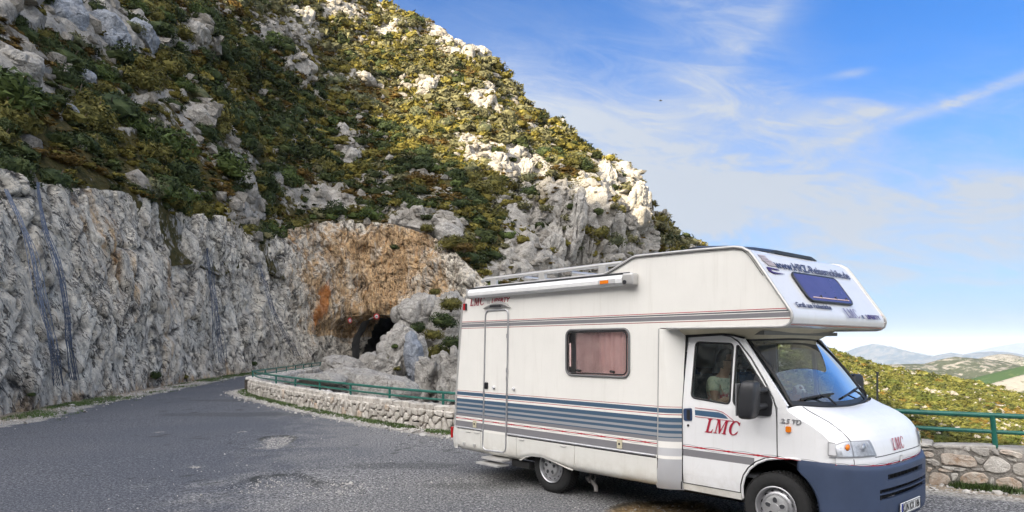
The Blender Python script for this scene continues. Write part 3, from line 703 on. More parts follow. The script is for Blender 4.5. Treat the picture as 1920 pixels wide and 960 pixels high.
def build_mountain():
    ts = np.linspace(0, 1, NRM)
    cols = []
    for px, L in MC:
        ys = np.array([p[0] for p in L], float); Zs = np.array([p[1] for p in L], float)
        tt = (ys[0]-ys)/(ys[0]-ys[-1])
        yy = np.interp(ts, tt, ys); ZZ = np.interp(ts, tt, Zs)
        cols.append(np.stack([np.full(NRM, px), yy, ZZ], 1))
    cols = np.array(cols)                               # (nc, NRM, 3)
    pxs = np.array([m[0] for m in MC], float)
    u = np.unique(np.r_[np.linspace(-900, -60, 60), np.linspace(-60, 1330, 540), np.linspace(1330, 1500, 40), np.linspace(1500, 1960, 200), np.linspace(1960, 2700, 40)])
    G = np.empty((NRM, len(u), 3))
    for k in range(3):
        for r_ in range(NRM): G[r_, :, k] = np.interp(u, pxs, cols[:, r_, k])
    # soften the depth so that straight control lines do not show
    D = G[..., 2]
    for _ in range(40):
        D[1:-1, 1:-1] = (D[:-2, 1:-1]+D[2:, 1:-1]+D[1:-1, :-2]+D[1:-1, 2:])/4
    X = (G[..., 0]-960)/FPX*D; Z = EYE-(G[..., 1]-648)/FPX*D
    P = np.stack([X, D, Z], -1)
    PXY = G[..., :2].copy()
    # foot skirt and the far side of the ridge
    wr = sm(u, 905, 1000)[:, None]; lows = [P[0]+wr*np.array([0, -18, -38])+(1-wr)*np.array([0, 6, -2.5]), P[0]+wr*np.array([0, -8, -16])+(1-wr)*np.array([0, 3, -2]), P[0]+wr*np.array([0, -1.5, -4])+(1-wr)*np.array([0, 1.2, -1.5])]
    back = [P[-1]+np.array([0, s, -dz]) for s, dz in ((5, 1.0), (14, 8), (40, 40), (80, 95))]
    Nn = grid_normals(P)
    if Nn[100, 300, 1] > 0: Nn = -Nn
    Q = P.reshape(-1, 3); N1 = Nn.reshape(-1, 3)
    pxv = PXY[..., 0].ravel(); pyv = PXY[..., 1].ravel()
    # rock exposure
    Qs = Q*np.array([1, 1, 1.0])
    rock = 0.34+0.50*fbm(Qs*0.085+5, 4)+0.36*fbm(Qs*0.30+1, 4)
    # tongues of rock running down the slope
    n_t = fbm(np.stack([Q[:, 0]*0.10+Q[:, 2]*0.06, Q[:, 1]*0.03, Q[:, 2]*0.03], 1)*1.5, 4)
    rock += 0.30*n_t
    spots = [(30, 30, 70, 26, .7), (105, 10, 40, 30, .6), (160, 30, 60, 28, .8), (180, 75, 40, 22, .6), (250, 75, 40, 18, .6), (350, 55, 50, 22, .8), (350, 85, 60, 12, .6), (15, 130, 45, 26, .8), (70, 170, 50, 12, .6), (110, 215, 25, 14, .7),
             (300, 178, 34, 10, .9), (445, 320, 18, 40, 1.0), (430, 270, 16, 26, .9), (470, 380, 22, 34, .9), (590, 365, 50, 14, .9), (620, 385, 60, 10, .8), (360, 225, 22, 18, .8), (110, 135, 40, 10, .4), (240, 240, 30, 10, .5),
             (680, 140, 34, 20, .8), (740, 45, 20, 12, .6), (800, 165, 20, 15, .6), (720, 215, 30, 9, .5), (840, 65, 60, 20, 1.0), (885, 95, 40, 25, .9), (900, 190, 24, 20, .9), (880, 270, 14, 14, .6), (945, 312, 48, 34, 1.0), (985, 325, 26, 28, 1.0),
             (1055, 232, 16, 14, .7), (1140, 335, 34, 30, .6), (1180, 370, 40, 40, 1.0), (1100, 430, 110, 70, 1.2), (1190, 440, 40, 60, 1.1), (1020, 470, 60, 50, .9), (840, 440, 40, 22, .8), (760, 425, 50, 12, .7), (640, 250, 20, 24, .6), (660, 285, 26, 24, .8),
             (520, 60, 50, 24, .6), (620, 20, 60, 20, .5), (560, 130, 30, 14, .6), (960, 420, 30, 20, .5), (1000, 240, 30, 14, .5), (700, 350, 26, 22, .5), (820, 375, 20, 14, .5)]
    for (sx_, sy_, rx, ry, a) in spots:
        rock = rock+a*0.75*np.exp(-((pxv-sx_)/rx)**2-((pyv-sy_)/ry)**2)
    veg = [(60, 250, 90, 60, .7), (200, 290, 120, 50, .5), (560, 370, 40, 25, .6), (800, 330, 90, 30, .5), (900, 440, 50, 40, .6), (250, 150, 120, 40, .35), (1240, 450, 30, 50, 1.0), (700, 370, 60, 18, .4), (1010, 400, 30, 20, .4), (350, 350, 60, 40, .5), (720, 290, 50, 20, .35)]
    for (sx_, sy_, rx, ry, a) in veg:
        rock = rock-a*0.6*np.exp(-((pxv-sx_)/rx)**2-((pyv-sy_)/ry)**2)
    hill = sm(pxv, 1330, 1500)
    n_h = fbm(np.stack([Q[:, 0]*0.16+Q[:, 1]*0.07, Q[:, 1]*0.06-Q[:, 0]*0.03, Q[:, 2]*0.35], 1), 4)
    rock = rock*(1-hill)+hill*(0.28+0.56*n_h+0.16*fbm(Q*0.8, 3))
    rock = rock-.16*np.exp(-((pxv-820)/260)**2-((pyv-190)/140)**2)*(1-hill)
    rock = np.clip(rock, 0, 1.3)
    rk = sm(rock, 0.35, 0.7)
    amp = np.clip(Q[:, 1]/85, 0.28, 1.1)
    f1, f2, rid = worley(Q*np.array([.17, .17, .12])+fbm(Q*.1, 3)[:, None]*.6)
    g1, g2, gid = worley(Q*np.array([.5, .5, .34])+5+fbm(Q*.5, 3)[:, None]*.3)
    h1, h2, hid = worley(Q*1.3+2)
    disp = 2.6*fbm(Q*.045, 3)+rk*((rid-.35)*2.3*sm(f2-f1, 0, .3)+(gid-.4)*1.25*sm(g2-g1, 0, .25)+(hid-.5)*.35*sm(h2-h1, 0, .3)+.7*ridged(Q*np.array([.2, .2, .1]), 4))
    # the tall slabs on the right: vertical flutes
    slab = np.clip(np.exp(-((pxv-1110)/130)**4-((pyv-440)/78)**4), 0, 1)
    s1, s2, sid = worley(np.stack([Q[:, 0]*.30, Q[:, 1]*.30, Q[:, 2]*.05], 1)+fbm(Q*.2, 2)[:, None]*.2)
    disp += slab*((sid-.5)*3.4*sm(s2-s1, 0, .35)-1.3*(1-sm(s2-s1, 0, .16)))
    rock = rock+slab*.5
    disp *= amp*(1-.75*hill)
    edge = np.repeat(ts[:, None], len(u), 1).ravel()
    disp *= sm(edge, 0, .03)*0.9+0.1
    V = (Q+N1*disp[:, None]).reshape(P.shape)
    full = np.concatenate([np.array(lows), V, np.array([b+(V[-1]-P[-1]) for b in back])], 0)
    rf = np.concatenate([np.repeat(rock.reshape(P.shape[:2])[:1], 3, 0), rock.reshape(P.shape[:2]), np.repeat(rock.reshape(P.shape[:2])[-1:], 4, 0)], 0)
    me = mesh_np('mountain', full.reshape(-1, 3), grid_faces(*full.shape[:2]), [MATS['mountain']], True, dict(rock=rf.ravel()))
    me.set_sharp_from_angle(angle=R(50))
    tag(ob('mountain', me), kind='structure')
    return V, rock.reshape(P.shape[:2]), PXY, Nn, u
MV, MROCK, MPX, MN, MU = build_mountain()
def mount_at(px, py):
    """nearest surface point of the mountain to a bearing"""
    d = (MPX[..., 0]-px)**2+(MPX[..., 1]-py)**2; i = np.unravel_index(d.argmin(), d.shape); return i

# --- unseen mountain to the west, crest shaped to cast the shade over the road ----------------
def build_west():
    Bp = [(330, -90), (385, -10), (470, 60), (560, 105), (622, 150), (645, 210), (700, 250), (770, 285), (850, 315), (930, 350), (1010, 385), (1060, 368), (1110, 352), (1165, 332), (1215, 368), (1600, 712), (1640, 737), (1700, 770), (1760, 793), (1850, 826)]
    H = np.array(SUN_H)/np.linalg.norm(SUN_H); perp = np.array([-H[1], H[0]])    # to the right when facing away from the sun
    if perp[0] < 0: perp = -perp
    tanE = math.tan(R(SUN_EL)); D = 300.0; qs = []; hs = []
    for p in Bp:
        b = MV[mount_at(*p)]
        q = b[:2]@perp; bb = b[:2]@H; qs.append(q); hs.append(b[2]+(D-bb)*tanE)
    qs, hs = np.array(qs), np.array(hs); o = np.argsort(qs); qs, hs = qs[o], hs[o]
    print('crest', list(zip(qs.round(0), hs.round(0))))
    q = np.unique(np.r_[np.linspace(-420, qs[0]-8, 25), np.linspace(qs[0]-8, qs[-1]+10, 120), np.linspace(qs[-1]+10, 420, 40)])
    hh = np.interp(q, np.r_[-420, qs[0]-60, qs, qs[-1]+120, 420], np.r_[hs[0]+30, hs[0]+8, hs, hs[-1]+6, hs[-1]+30])
    prof = [(60, -0.16), (90, 0.0), (150, .25), (220, .55), (270, .82), (300, 1.0), (330, .85), (420, .4), (560, -.1)]
    V = []
    for d, k in prof:
        w = q*perp[0]+d*H[0]; v = q*perp[1]+d*H[1]
        V.append(np.stack([w, v, hh*k], 1))
    V = np.array(V); Q = V.reshape(-1, 3)
    n = fbm(Q/30, 4)*9; cr = np.repeat(np.array([0 if p[0] == 300 else 1 for p in prof]), len(q))
    Q[:, 2] += n*cr+fbm(Q*0.15, 3)*1.0*(1-cr)
    me = mesh_np('shade_mountain', Q, grid_faces(len(prof), len(q)), [MATS['mountain']], True, dict(rock=.35+.5*fbm(Q*.03, 4)))
    tag(ob('shade_mountain', me), kind='structure')
build_west()

# --- far hills and peaks -----------------------------------------------------
def far_range(name, pts, Y, mat, drop, depth, rough, seed, nseg=260, nrow=40, zb=None):
    pts = np.array(pts, float); u = np.linspace(pts[0, 0], pts[-1, 0], nseg)
    y = np.interp(u, pts[:, 0], pts[:, 1]); ridge = np.array([at(a, b, Y) for a, b in zip(u, y)])
    t = np.linspace(0, 1, nrow)
    rows = []
    for k in t:                                   # from the foot in front up to the crest
        p = ridge.copy(); s = (p[:, 0]/Y)
        yy = Y-depth*(1-k); p[:, 0] = s*Y*(1-0.0*(1-k)); p[:, 1] = yy; p[:, 2] = ridge[:, 2]-drop*(1-k)**1.15; rows.append(p)
    for s, dz in ((.15, .12), (.5, .6), (.9, 1.1)):
        p = ridge.copy(); p[:, 1] += depth*s; p[:, 2] -= drop*dz; rows.append(p)
    V = np.array(rows); Q = V.reshape(-1, 3)
    sc_ = Y/1280.0
    n = ridged(Q/(sc_*26)+seed, 5)*rough*sc_*0.9+fbm(Q/(sc_*9)+seed, 4)*rough*sc_*.5
    k = np.r_[1-t**6*0.8, .3, 1, 1]; Q = Q+np.stack([0*n, -n*2.0*np.repeat(k, nseg), n*np.repeat(k, nseg)], 1)
    me = mesh_np(name, Q, grid_faces(len(rows), nseg), [MATS[mat]], True)
    return tag(ob(name, me), kind='structure')
far_range('hill', [(1440, 712), (1560, 690), (1640, 684), (1740, 682), (1768, 673), (1790, 669), (1815, 671), (1840, 673), (1870, 676), (1920, 690), (2050, 720)], 850, 'grey_hill', 60, 260, 4, 1)
far_range('hill', [(1780, 690), (1830, 676), (1850, 668), (1872, 664), (1895, 665), (1920, 673), (1960, 676), (2100, 700)], 1300, 'white_cliff', 80, 300, 4, 2)
far_range('hill', [(1600, 760), (1700, 738), (1760, 727), (1800, 717), (1860, 701), (1920, 686), (2000, 668), (2200, 640)], 560, 'green_slope', 45, 180, 2.5, 3)
far_range('rocky_hill', [(1780, 752), (1835, 728), (1850, 722), (1870, 716), (1895, 709), (1920, 702), (1960, 692), (2100, 670)], 330, 'white_cliff', 32, 55, 3, 4)
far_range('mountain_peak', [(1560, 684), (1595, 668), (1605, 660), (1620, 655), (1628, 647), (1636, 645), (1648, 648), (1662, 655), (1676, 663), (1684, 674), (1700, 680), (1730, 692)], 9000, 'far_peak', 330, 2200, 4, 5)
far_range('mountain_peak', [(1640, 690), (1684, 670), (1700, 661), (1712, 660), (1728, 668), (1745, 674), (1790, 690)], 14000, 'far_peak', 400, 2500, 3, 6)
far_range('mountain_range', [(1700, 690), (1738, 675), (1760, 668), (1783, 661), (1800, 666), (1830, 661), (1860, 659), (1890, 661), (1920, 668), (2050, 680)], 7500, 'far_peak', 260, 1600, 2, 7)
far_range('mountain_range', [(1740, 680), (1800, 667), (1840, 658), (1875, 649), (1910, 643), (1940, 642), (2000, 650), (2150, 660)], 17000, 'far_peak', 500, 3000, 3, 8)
# ------------------------------------------------------------------ shrubs
def gen_bush(seed, n, leaf, lumps=9, flat=0.8, up=0.25):
    r = np.random.RandomState(seed)
    C = r.normal(size=(lumps, 3)); C /= np.linalg.norm(C, axis=1)[:, None]; C *= r.uniform(.25, .68, (lumps, 1)); C[:, 2] = np.abs(C[:, 2])*flat+0.12
    Rd = r.uniform(.26, .46, lumps); k = r.choice(lumps, n, p=Rd**2/np.sum(Rd**2))
    d = r.normal(size=(n, 3)); d[:, 2] += up; d /= np.linalg.norm(d, axis=1)[:, None]
    p = C[k]+d*(Rd[k]*r.uniform(.7, 1.12, n))[:, None]
    nn = d+r.normal(size=(n, 3))*.55; nn /= np.linalg.norm(nn, axis=1)[:, None]
    a = np.cross(nn, r.normal(size=(n, 3))); a /= np.linalg.norm(a, axis=1)[:, None]; b = np.cross(nn, a)
    L = leaf*r.uniform(.6, 1.5, n)[:, None]; W = L*.55
    V = np.stack([p-a*L*.5-b*W*.5, p-a*L*.4+b*W*.6, p+a*L], 1).reshape(-1, 3)
    V[:, 2] = np.maximum(V[:, 2], -0.12)
    F = np.arange(n*3).reshape(-1, 3)
    return V, F
def ico(sub=1):
    bm = bmesh.new(); bmesh.ops.create_icosphere(bm, subdivisions=sub, radius=1); V = np.array([v.co[:] for v in bm.verts]); F = np.array([[v.index for v in f.verts] for f in bm.faces]); bm.free(); return V, F
ICO1 = ico(1); ICO2 = ico(2)
def bush_mesh(seed, n, leaf, mat, lumps=9, flat=.8, stem=True):
    V, F = gen_bush(seed, n, leaf, lumps, flat)
    iv = ICO2[0]*np.array([.55, .55, .45]); iv = iv*(1+.25*gnoise(ICO2[0]*2.3+seed))[:, None]; iv[:, 2] = iv[:, 2]*flat+.30
    V2 = np.vstack([V, iv]); F2 = np.vstack([F, ICO2[1]+len(V)])
    mi = np.zeros(len(F2)); mats = [MATS[mat]]
    if stem:
        r = np.random.RandomState(seed+99); SV = []; SF = []
        for k in range(5):
            a = r.uniform(0, 6.28); tip = np.array([math.cos(a)*.45, math.sin(a)*.45, r.uniform(.35, .8)]); base = np.array([math.cos(a)*.04, math.sin(a)*.04, -.25])
            for q in range(3):
                ang = q*2.094; o = np.array([math.cos(ang), math.sin(ang), 0])
                SV += [base+o*.05, tip+o*.015]
            b0 = len(V2)+k*6
            SF += [[b0, b0+2, b0+3], [b0, b0+3, b0+1], [b0+2, b0+4, b0+5], [b0+2, b0+5, b0+3], [b0+4, b0, b0+1], [b0+4, b0+1, b0+5]]
        V2 = np.vstack([V2, SV]); F2 = np.vstack([F2, SF]); mi = np.r_[mi, np.ones(len(SF))]; mats.append(MATS['bark'])
    return mesh_np('shrub', V2, F2, mats, False, matidx=mi)
KINDS = ['leaf_dark', 'leaf_olive', 'leaf_rust', 'leaf_grey', 'leaf_green']
PROTO = {k: [bush_mesh(10+i*7+j, 1150, .105, k, 8+j, .75 if k != 'leaf_rust' else .5) for j in range(3)] for i, k in enumerate(KINDS)}
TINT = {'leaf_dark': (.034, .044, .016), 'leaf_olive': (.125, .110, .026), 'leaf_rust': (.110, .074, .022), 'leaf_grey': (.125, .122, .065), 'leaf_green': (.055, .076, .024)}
HILL_TINT = {'leaf_dark': (.045, .054, .018), 'leaf_olive': (.100, .104, .028), 'leaf_rust': (.125, .090, .022), 'leaf_grey': (.13, .125, .06), 'leaf_green': (.065, .080, .020)}
WORD = {'leaf_dark': 'dark green', 'leaf_olive': 'olive', 'leaf_rust': 'rust brown', 'leaf_grey': 'grey green', 'leaf_green': 'fresh green'}

def proj(p): return 960+FPX*p[0]/p[1], 648-FPX*(p[2]-EYE)/p[1]
def place_of(px, py, lit):
    if px > 1330: return 'on the far golden hillside'
    if py > 560 and px > 600: return 'on the rocks beside the tunnel'
    if px < 330:
        if py > 300: return 'on the lip of the left cliff'
        if py > 150: return 'low on the shaded slope above the left cliff'
        return 'high on the shaded slope at the top left'
    if px < 560:
        if py > 360: return 'on the cliff edge beside the scree chute'
        if py > 200: return 'on the shaded slope around the scree chute'
        return 'on the upper slope where the sunlight begins' if lit else 'high on the shaded slope in the middle'
    if px < 900:
        if py > 380: return 'along the edge above the orange tunnel cliff'
        if py > 250: return 'on the shaded slope above the tunnel'
        return 'on the sunlit upper slope below the skyline' if py > 110 else 'near the summit skyline'
    if py < 250: return 'just under the upper skyline'
    if px > 1200: return 'on the lower skyline right of the tall slabs'
    if py < 370: return 'among the pale crags above the slabs'
    return 'at the foot of the tall grey slabs'
LAND = [('summit crag', 742, 48), ('notched skyline crag', 855, 85), ('round white crag', 680, 150), ('white mid-slope boulder', 805, 168), ('boulder under the skyline notch', 900, 190), ('tall crag by the tooth rock', 930, 315), ('tooth shaped rock', 985, 330),
        ('halfway skyline crag', 1052, 232), ('leaning pillar', 1128, 345), ('rounded lower skyline crag', 1165, 325), ('smooth tall slab', 1185, 395), ('rock spire', 1155, 440), ('leftmost long slab', 1075, 420), ('roof rail end', 1150, 500), ('boulder above the tunnel slope', 660, 290),
        ('blocky crag above the scree', 360, 60), ('upper bluish boulder', 250, 78), ('steep bluish slab', 180, 60), ('bluish crag at the top edge', 105, 15), ('boulder over the scree', 355, 225), ('layered rock at the left edge', 12, 130), ('lower left bluish boulder', 118, 218),
        ('scree chute head', 430, 250), ('scree chute middle', 445, 320), ('scree chute foot', 475, 395), ('pale scree ledge', 595, 368), ('left cliff brow', 60, 335), ('notch in the left cliff top', 320, 405), ('cliff corner by the road bend', 505, 440),
        ('orange cliff top left end', 570, 425), ('orange cliff top middle', 700, 410), ('orange cliff top right end', 800, 425), ('pale block at the sunlight edge', 560, 135), ('crag at the sunlight edge', 640, 245), ('pale scree patch high left', 300, 178), ('rock band at the top middle', 520, 60),
        ('motorhome roof rail', 950, 515), ('last skyline trees', 1290, 455), ('left picture edge midway', 15, 240), ('gully of dark bushes', 800, 320), ('slope below the tooth rock', 930, 420)]
def shrub_labels(items):
    big = np.percentile([i[1] for i in items], 70); small = np.percentile([i[1] for i in items], 30); out = []; seen = {}
    forms = ('shrub', 'bush')
    for col_, sc_, x, y in items:
        size = 'large' if sc_ > big else ('small' if sc_ < small else 'medium')
        near = sorted(LAND, key=lambda l: (l[1]-x)**2+(l[2]-y)**2)
        def rel(l):
            dx, dy = x-l[1], y-l[2]; d = math.hypot(dx, dy)
            a = ('right of' if dx > 0 else 'left of') if abs(dx) > 1.9*abs(dy) else (('below' if dy > 0 else 'above') if abs(dy) > 1.9*abs(dx) else ('below right of' if dx > 0 and dy > 0 else 'below left of' if dy > 0 else 'above right of' if dx > 0 else 'above left of'))
            return ('close ' if d < 22 else 'just ' if d < 42 else '' if d < 70 else 'well ')+a+' the '+l[0]
        c = [f'{size} {col_} shrub {rel(near[0])}', f'{size} {col_} shrub {rel(near[0])}, towards the {near[1][0]}', f'{size} {col_} shrub {rel(near[1])}', f'{size} {col_} shrub {rel(near[2])}']+[f'{size} {col_} bush {rel(near[q])}' for q in range(5)]+[f'{size} {col_} bush {rel(near[0])} and {rel(near[q])}' for q in (1, 2, 3)]
        c = [q for q in c if len(q.split()) <= 16 and q not in seen] or [f'{size} {col_} shrub {rel(near[0])}']
        seen[c[0]] = 1; out.append(c[0])
    return out
def scatter_shrubs():
    r = np.random.RandomState(21)
    P = MV; rock = MROCK; px = MPX[..., 0]; py = MPX[..., 1]
    A = np.linalg.norm(np.cross(P[1:, :-1]-P[:-1, :-1], P[:-1, 1:]-P[:-1, :-1]), axis=2)
    cx = px[:-1, :-1]; cy = py[:-1, :-1]; ck = rock[:-1, :-1]
    inview = (cx > -60) & (cx < 1960) & (cy > -40)
    near = (cx > -500) & (cy > -330)
    dens = sm(-ck, -.60, -.34)+.07
    hill = sm(cx, 1330, 1480)
    w = A*dens*np.where(inview, 1.0, np.where(near, .35, 0))
    W = w*(1-hill); Wh = w*hill
    print('veg area', W.sum(), Wh.sum(), W[inview[:, :]].sum())
    def sample(Wt, n):
        idx = r.choice(Wt.size, n, p=(Wt/Wt.sum()).ravel()); i, j = np.unravel_index(idx, Wt.shape)
        a, b = r.uniform(size=n), r.uniform(size=n)
        p = P[i, j]*((1-a)*(1-b))[:, None]+P[i+1, j]*(a*(1-b))[:, None]+P[i, j+1]*((1-a)*b)[:, None]+P[i+1, j+1]*(a*b)[:, None]
        return p, MN[i, j]*np.sign(MN[i, j][:, 2:3]+1e-6), px[i, j], py[i, j], i, j
    out = []
    N1 = 7300
    p, nrm, qx, qy, gi, gj = sample(W, N1)
    kn = fbm(p*.12+40, 3); kn2 = fbm(p*.3+80, 2)
    base = r.uniform(size=N1)
    size = np.exp(r.normal(0, .40, N1))*.92
    size *= np.clip(.55+p[:, 1]/150, .55, 1.15)
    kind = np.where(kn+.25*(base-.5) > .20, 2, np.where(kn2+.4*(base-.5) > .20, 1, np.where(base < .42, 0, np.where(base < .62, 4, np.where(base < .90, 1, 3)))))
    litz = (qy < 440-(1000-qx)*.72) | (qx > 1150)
    kind = np.where(litz & (kind == 0) & (base < .30), 3, kind); kind = np.where(litz & (kind == 4), 1, kind)  # sunlight painted in: shrubs of the sunlit zone get paler, yellower leaves
    size = np.where(kind == 2, size*.72, size)
    size = np.where((kind == 0) | (kind == 3), size*1.22, size)
    size = np.minimum(size, 2.5)
    sq = np.where(kind == 2, .6, .9)
    screen = size/p[:, 1]*FPX
    vis = (qx > -20) & (qx < 1940) & (qy > -20)
    hidden = ((qx > 880) & (qy > 520)) | ((qx > 1160) & (qx < 1660) & (qy > 480))
    order = np.argsort(-(screen*(vis & ~hidden)))
    ind = order[:292]
    group = 'shrubs growing over the mountainside'
    labs = shrub_labels([(WORD[KINDS[kind[i]]], screen[i], qx[i], qy[i]) for i in ind])
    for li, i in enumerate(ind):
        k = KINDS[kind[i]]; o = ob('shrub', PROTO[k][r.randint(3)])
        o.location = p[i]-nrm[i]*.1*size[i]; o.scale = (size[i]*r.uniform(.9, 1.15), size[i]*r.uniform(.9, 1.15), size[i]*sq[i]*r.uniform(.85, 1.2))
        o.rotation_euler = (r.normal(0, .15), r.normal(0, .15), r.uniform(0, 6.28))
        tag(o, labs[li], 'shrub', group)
    rest = np.setdiff1d(np.arange(N1), ind)
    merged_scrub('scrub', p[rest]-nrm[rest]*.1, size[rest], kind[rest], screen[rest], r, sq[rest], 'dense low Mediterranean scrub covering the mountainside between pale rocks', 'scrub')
    # ground-hugging tufts, fill in between
    N2 = 8000
    p, nrm, qx, qy, gi, gj = sample(W*(cx > -100)*(cy > -60), N2)
    kn = fbm(p*.2+11, 3); size = r.uniform(.3, .75, N2); kind = np.where(kn > .12, 2, np.where(r.uniform(size=N2) < .55, 1, 0))
    merged_scrub('undergrowth', p, size, kind, size/p[:, 1]*FPX, r, np.full(N2, .55), 'low olive and rust undergrowth between the mountain shrubs', 'undergrowth')
    # the golden hill on the right
    N3 = 12500
    p, nrm, qx, qy, gi, gj = sample(Wh*(cx < 1990)*(cx > 1440)/np.maximum(P[:-1, :-1, 1], 1)**.3, N3)
    kn = fbm(p*.1+3, 3); rr = r.uniform(size=N3)
    size = np.exp(r.normal(-.55, .42, N3)); kind = np.where(kn+(rr-.5)*.5 > .34, 2, np.where(rr < .18, 0, np.where(rr < .34, 4, 1)))
    merged_scrub('hillside_scrub', p, size, kind, size/p[:, 1]*FPX, r, np.full(N3, .7), 'golden olive scrub spread over the sunlit hillside on the right', 'scrub', HILL_TINT)
def merged_scrub(name, p, size, kind, screen, r, sq, label, cat, tints=None):
    Vs, Fs, Cs = [], [], []; base = 0
    lods = [(9, 74, .29), (5, 22, .50), (0, 11, .70)]
    protos = {}
    for li, (th, n, lf) in enumerate(lods):
        protos[li] = []
        for j in range(6):
            V, F = gen_bush(300+li*10+j, n, lf, 6, .8)
            if li < 2:
                iv = ICO1[0]*np.array([.55, .55, .4])+np.array([0, 0, .3]); F = np.vstack([F, ICO1[1]+len(V)]); V = np.vstack([V, iv])
            protos[li].append((V, F))
    lod = np.where(screen > 11, 0, np.where(screen > 5.5, 1, 2)); var = r.randint(0, 6, len(p))
    tab = np.array([(tints or TINT)[k] for k in KINDS])
    for li in range(3):
        for j in range(6):
            m = np.where((lod == li) & (var == j))[0]
            if not len(m): continue
            V, F = protos[li][j]; nV = len(V)
            a = r.uniform(0, 6.28, len(m)); c, s = np.cos(a)[:, None], np.sin(a)[:, None]
            X = (V[None, :, 0]*c-V[None, :, 1]*s)*size[m][:, None]; Y = (V[None, :, 0]*s+V[None, :, 1]*c)*size[m][:, None]
            Z = V[None, :, 2]*(size[m]*sq[m])[:, None]
            W = np.stack([X, Y, Z], -1)+p[m][:, None, :]
            t = tab[kind[m]]*r.uniform(.7, 1.4, (len(m), 1)); t = np.concatenate([t, np.ones((len(m), 1))], 1)
            Vs.append(W.reshape(-1, 3)); Cs.append(np.repeat(t, nV, 0))
            Fs.append((F[None]+(np.arange(len(m))*nV)[:, None, None]+base).reshape(-1, 3)); base += len(m)*nV
    me = mesh_np(name, np.vstack(Vs), np.vstack(Fs), [MATS['scrub']], False, cols=dict(tint=np.vstack(Cs)))
    print(name, len(p), 'tris', sum(len(f) for f in Fs))
    tag(ob(name, me), label, cat, kind='stuff')
scatter_shrubs()

def shrub_at(px, py, Y, size, kind, label, zs=.85, cat='shrub', dz=0):
    p = at(px, py, Y); o = ob('shrub', PROTO[kind][rnd.randrange(3)]); o.location = (p[0], p[1], p[2]-size*zs*.45+dz)
    o.scale = (size, size, size*zs); o.rotation_euler = (0, 0, rnd.uniform(0, 6)); tag(o, label, cat, 'shrubs on the rocks and cliffs')
    return o
for a in [(783, 612, 47, .95, 'leaf_dark', 'round dark shrub on the outcrop crest right of the tunnel'), (832, 598, 48.5, 1.35, 'leaf_dark', 'tall dark shrub above the others between outcrop and motorhome'),
          (845, 566, 49, 1.25, 'leaf_olive', 'topmost olive shrub behind the rear corner of the motorhome'), (812, 624, 47, .95, 'leaf_olive', 'olive shrub in the middle of the cluster right of the outcrop'),
          (824, 657, 44, 1.35, 'leaf_olive', 'wide olive shrub lowest in the cluster beside the motorhome rear'), (850, 640, 43, 1.1, 'leaf_dark', 'dark shrub tucked against the motorhome rear edge'),
          (839, 708, 36, .38, 'leaf_olive', 'small olive shrub on the pale pillar rock behind the railing'), (741, 648, 41, .36, 'leaf_green', 'little green tuft in a crack of the outcrop face'),
          (724, 670, 41, .3, 'leaf_olive', 'small olive tuft low on the outcrop face'), (745, 690, 40, .32, 'leaf_olive', 'olive tuft beside the smooth grey slab'), (669, 683, 47, .42, 'leaf_green', 'bright green shrub at the end of the far wall'),
          (699, 685, 46, .35, 'leaf_olive', 'brownish tuft left of the outcrop foot'), (815, 545, 62, .8, 'leaf_olive', 'olive shrub on the pale scree above the outcrop'),
          (170, 548, 27.3, .42, 'leaf_dark', 'dark shrub hanging in a crack of the left cliff'), (331, 512, 38, .22, 'leaf_green', 'small green plant clinging high on the left cliff'), (292, 702, 31.2, .42, 'leaf_dark', 'dark bush at the foot of the left cliff beside the road'),
          (232, 376, 31, .25, 'leaf_green', 'tiny green plant on the brow of the left cliff'), (473, 680, 50.5, .5, 'leaf_dark', 'dark bush at the cliff foot near the road bend'), (740, 462, 73.3, .7, 'leaf_dark', 'dark flat shrub on the ledge above the tunnel'),
          (800, 425, 74, 1.2, 'leaf_olive', 'olive shrub on the right end of the orange cliff'), (870, 460, 70, 1.3, 'leaf_rust', 'rusty shrub above the right end of the orange cliff'),
          (60, 738, 18.8, .16, 'leaf_dark', 'small dark plant at the foot of the near left cliff'), (345, 705, 36, .3, 'leaf_olive', 'low olive plant at the cliff foot by the road')]:
    shrub_at(*a)

# small pale rocks strewn between the shrubs
def strewn_rocks(name, n, wfun, smin, smax, label, seed):
    r = np.random.RandomState(seed); P = MV; px = MPX[:-1, :-1, 0]; py = MPX[:-1, :-1, 1]
    A = np.linalg.norm(np.cross(P[1:, :-1]-P[:-1, :-1], P[:-1, 1:]-P[:-1, :-1]), axis=2); W = A*wfun(px, py, P[:-1, :-1])
    i, j = np.unravel_index(r.choice(W.size, n, p=(W/W.sum()).ravel()), W.shape)
    p = P[i, j]+(P[i+1, j]-P[i, j])*r.uniform(size=(n, 1))+(P[i, j+1]-P[i, j])*r.uniform(size=(n, 1))
    V0, F0 = ICO1; s = np.exp(r.uniform(np.log(smin), np.log(smax), n))
    S = np.stack([s*r.uniform(.7, 1.5, n), s*r.uniform(.6, 1.2, n), s*r.uniform(.5, 1.1, n)], 1)
    V = V0[None]*(1+.22*r.normal(size=(n, len(V0), 1)))*S[:, None, :]+p[:, None, :]
    F = F0[None]+(np.arange(n)*len(V0))[:, None, None]
    me = mesh_np(name, V.reshape(-1, 3), F.reshape(-1, 3), [MATS['strewn_limestone']], False); tag(ob(name, me), label, 'rocks', kind='stuff')
strewn_rocks('strewn_rocks', 3600, lambda x, y, P: ((x > -60) & (x < 1330) & (y > -40))*(.25+sm(fbm(P.reshape(-1, 3)*.11+60, 3).reshape(x.shape), .0, .3)*2.2), .20, .75, 'small pale rocks strewn between the shrubs on the mountain', 3)
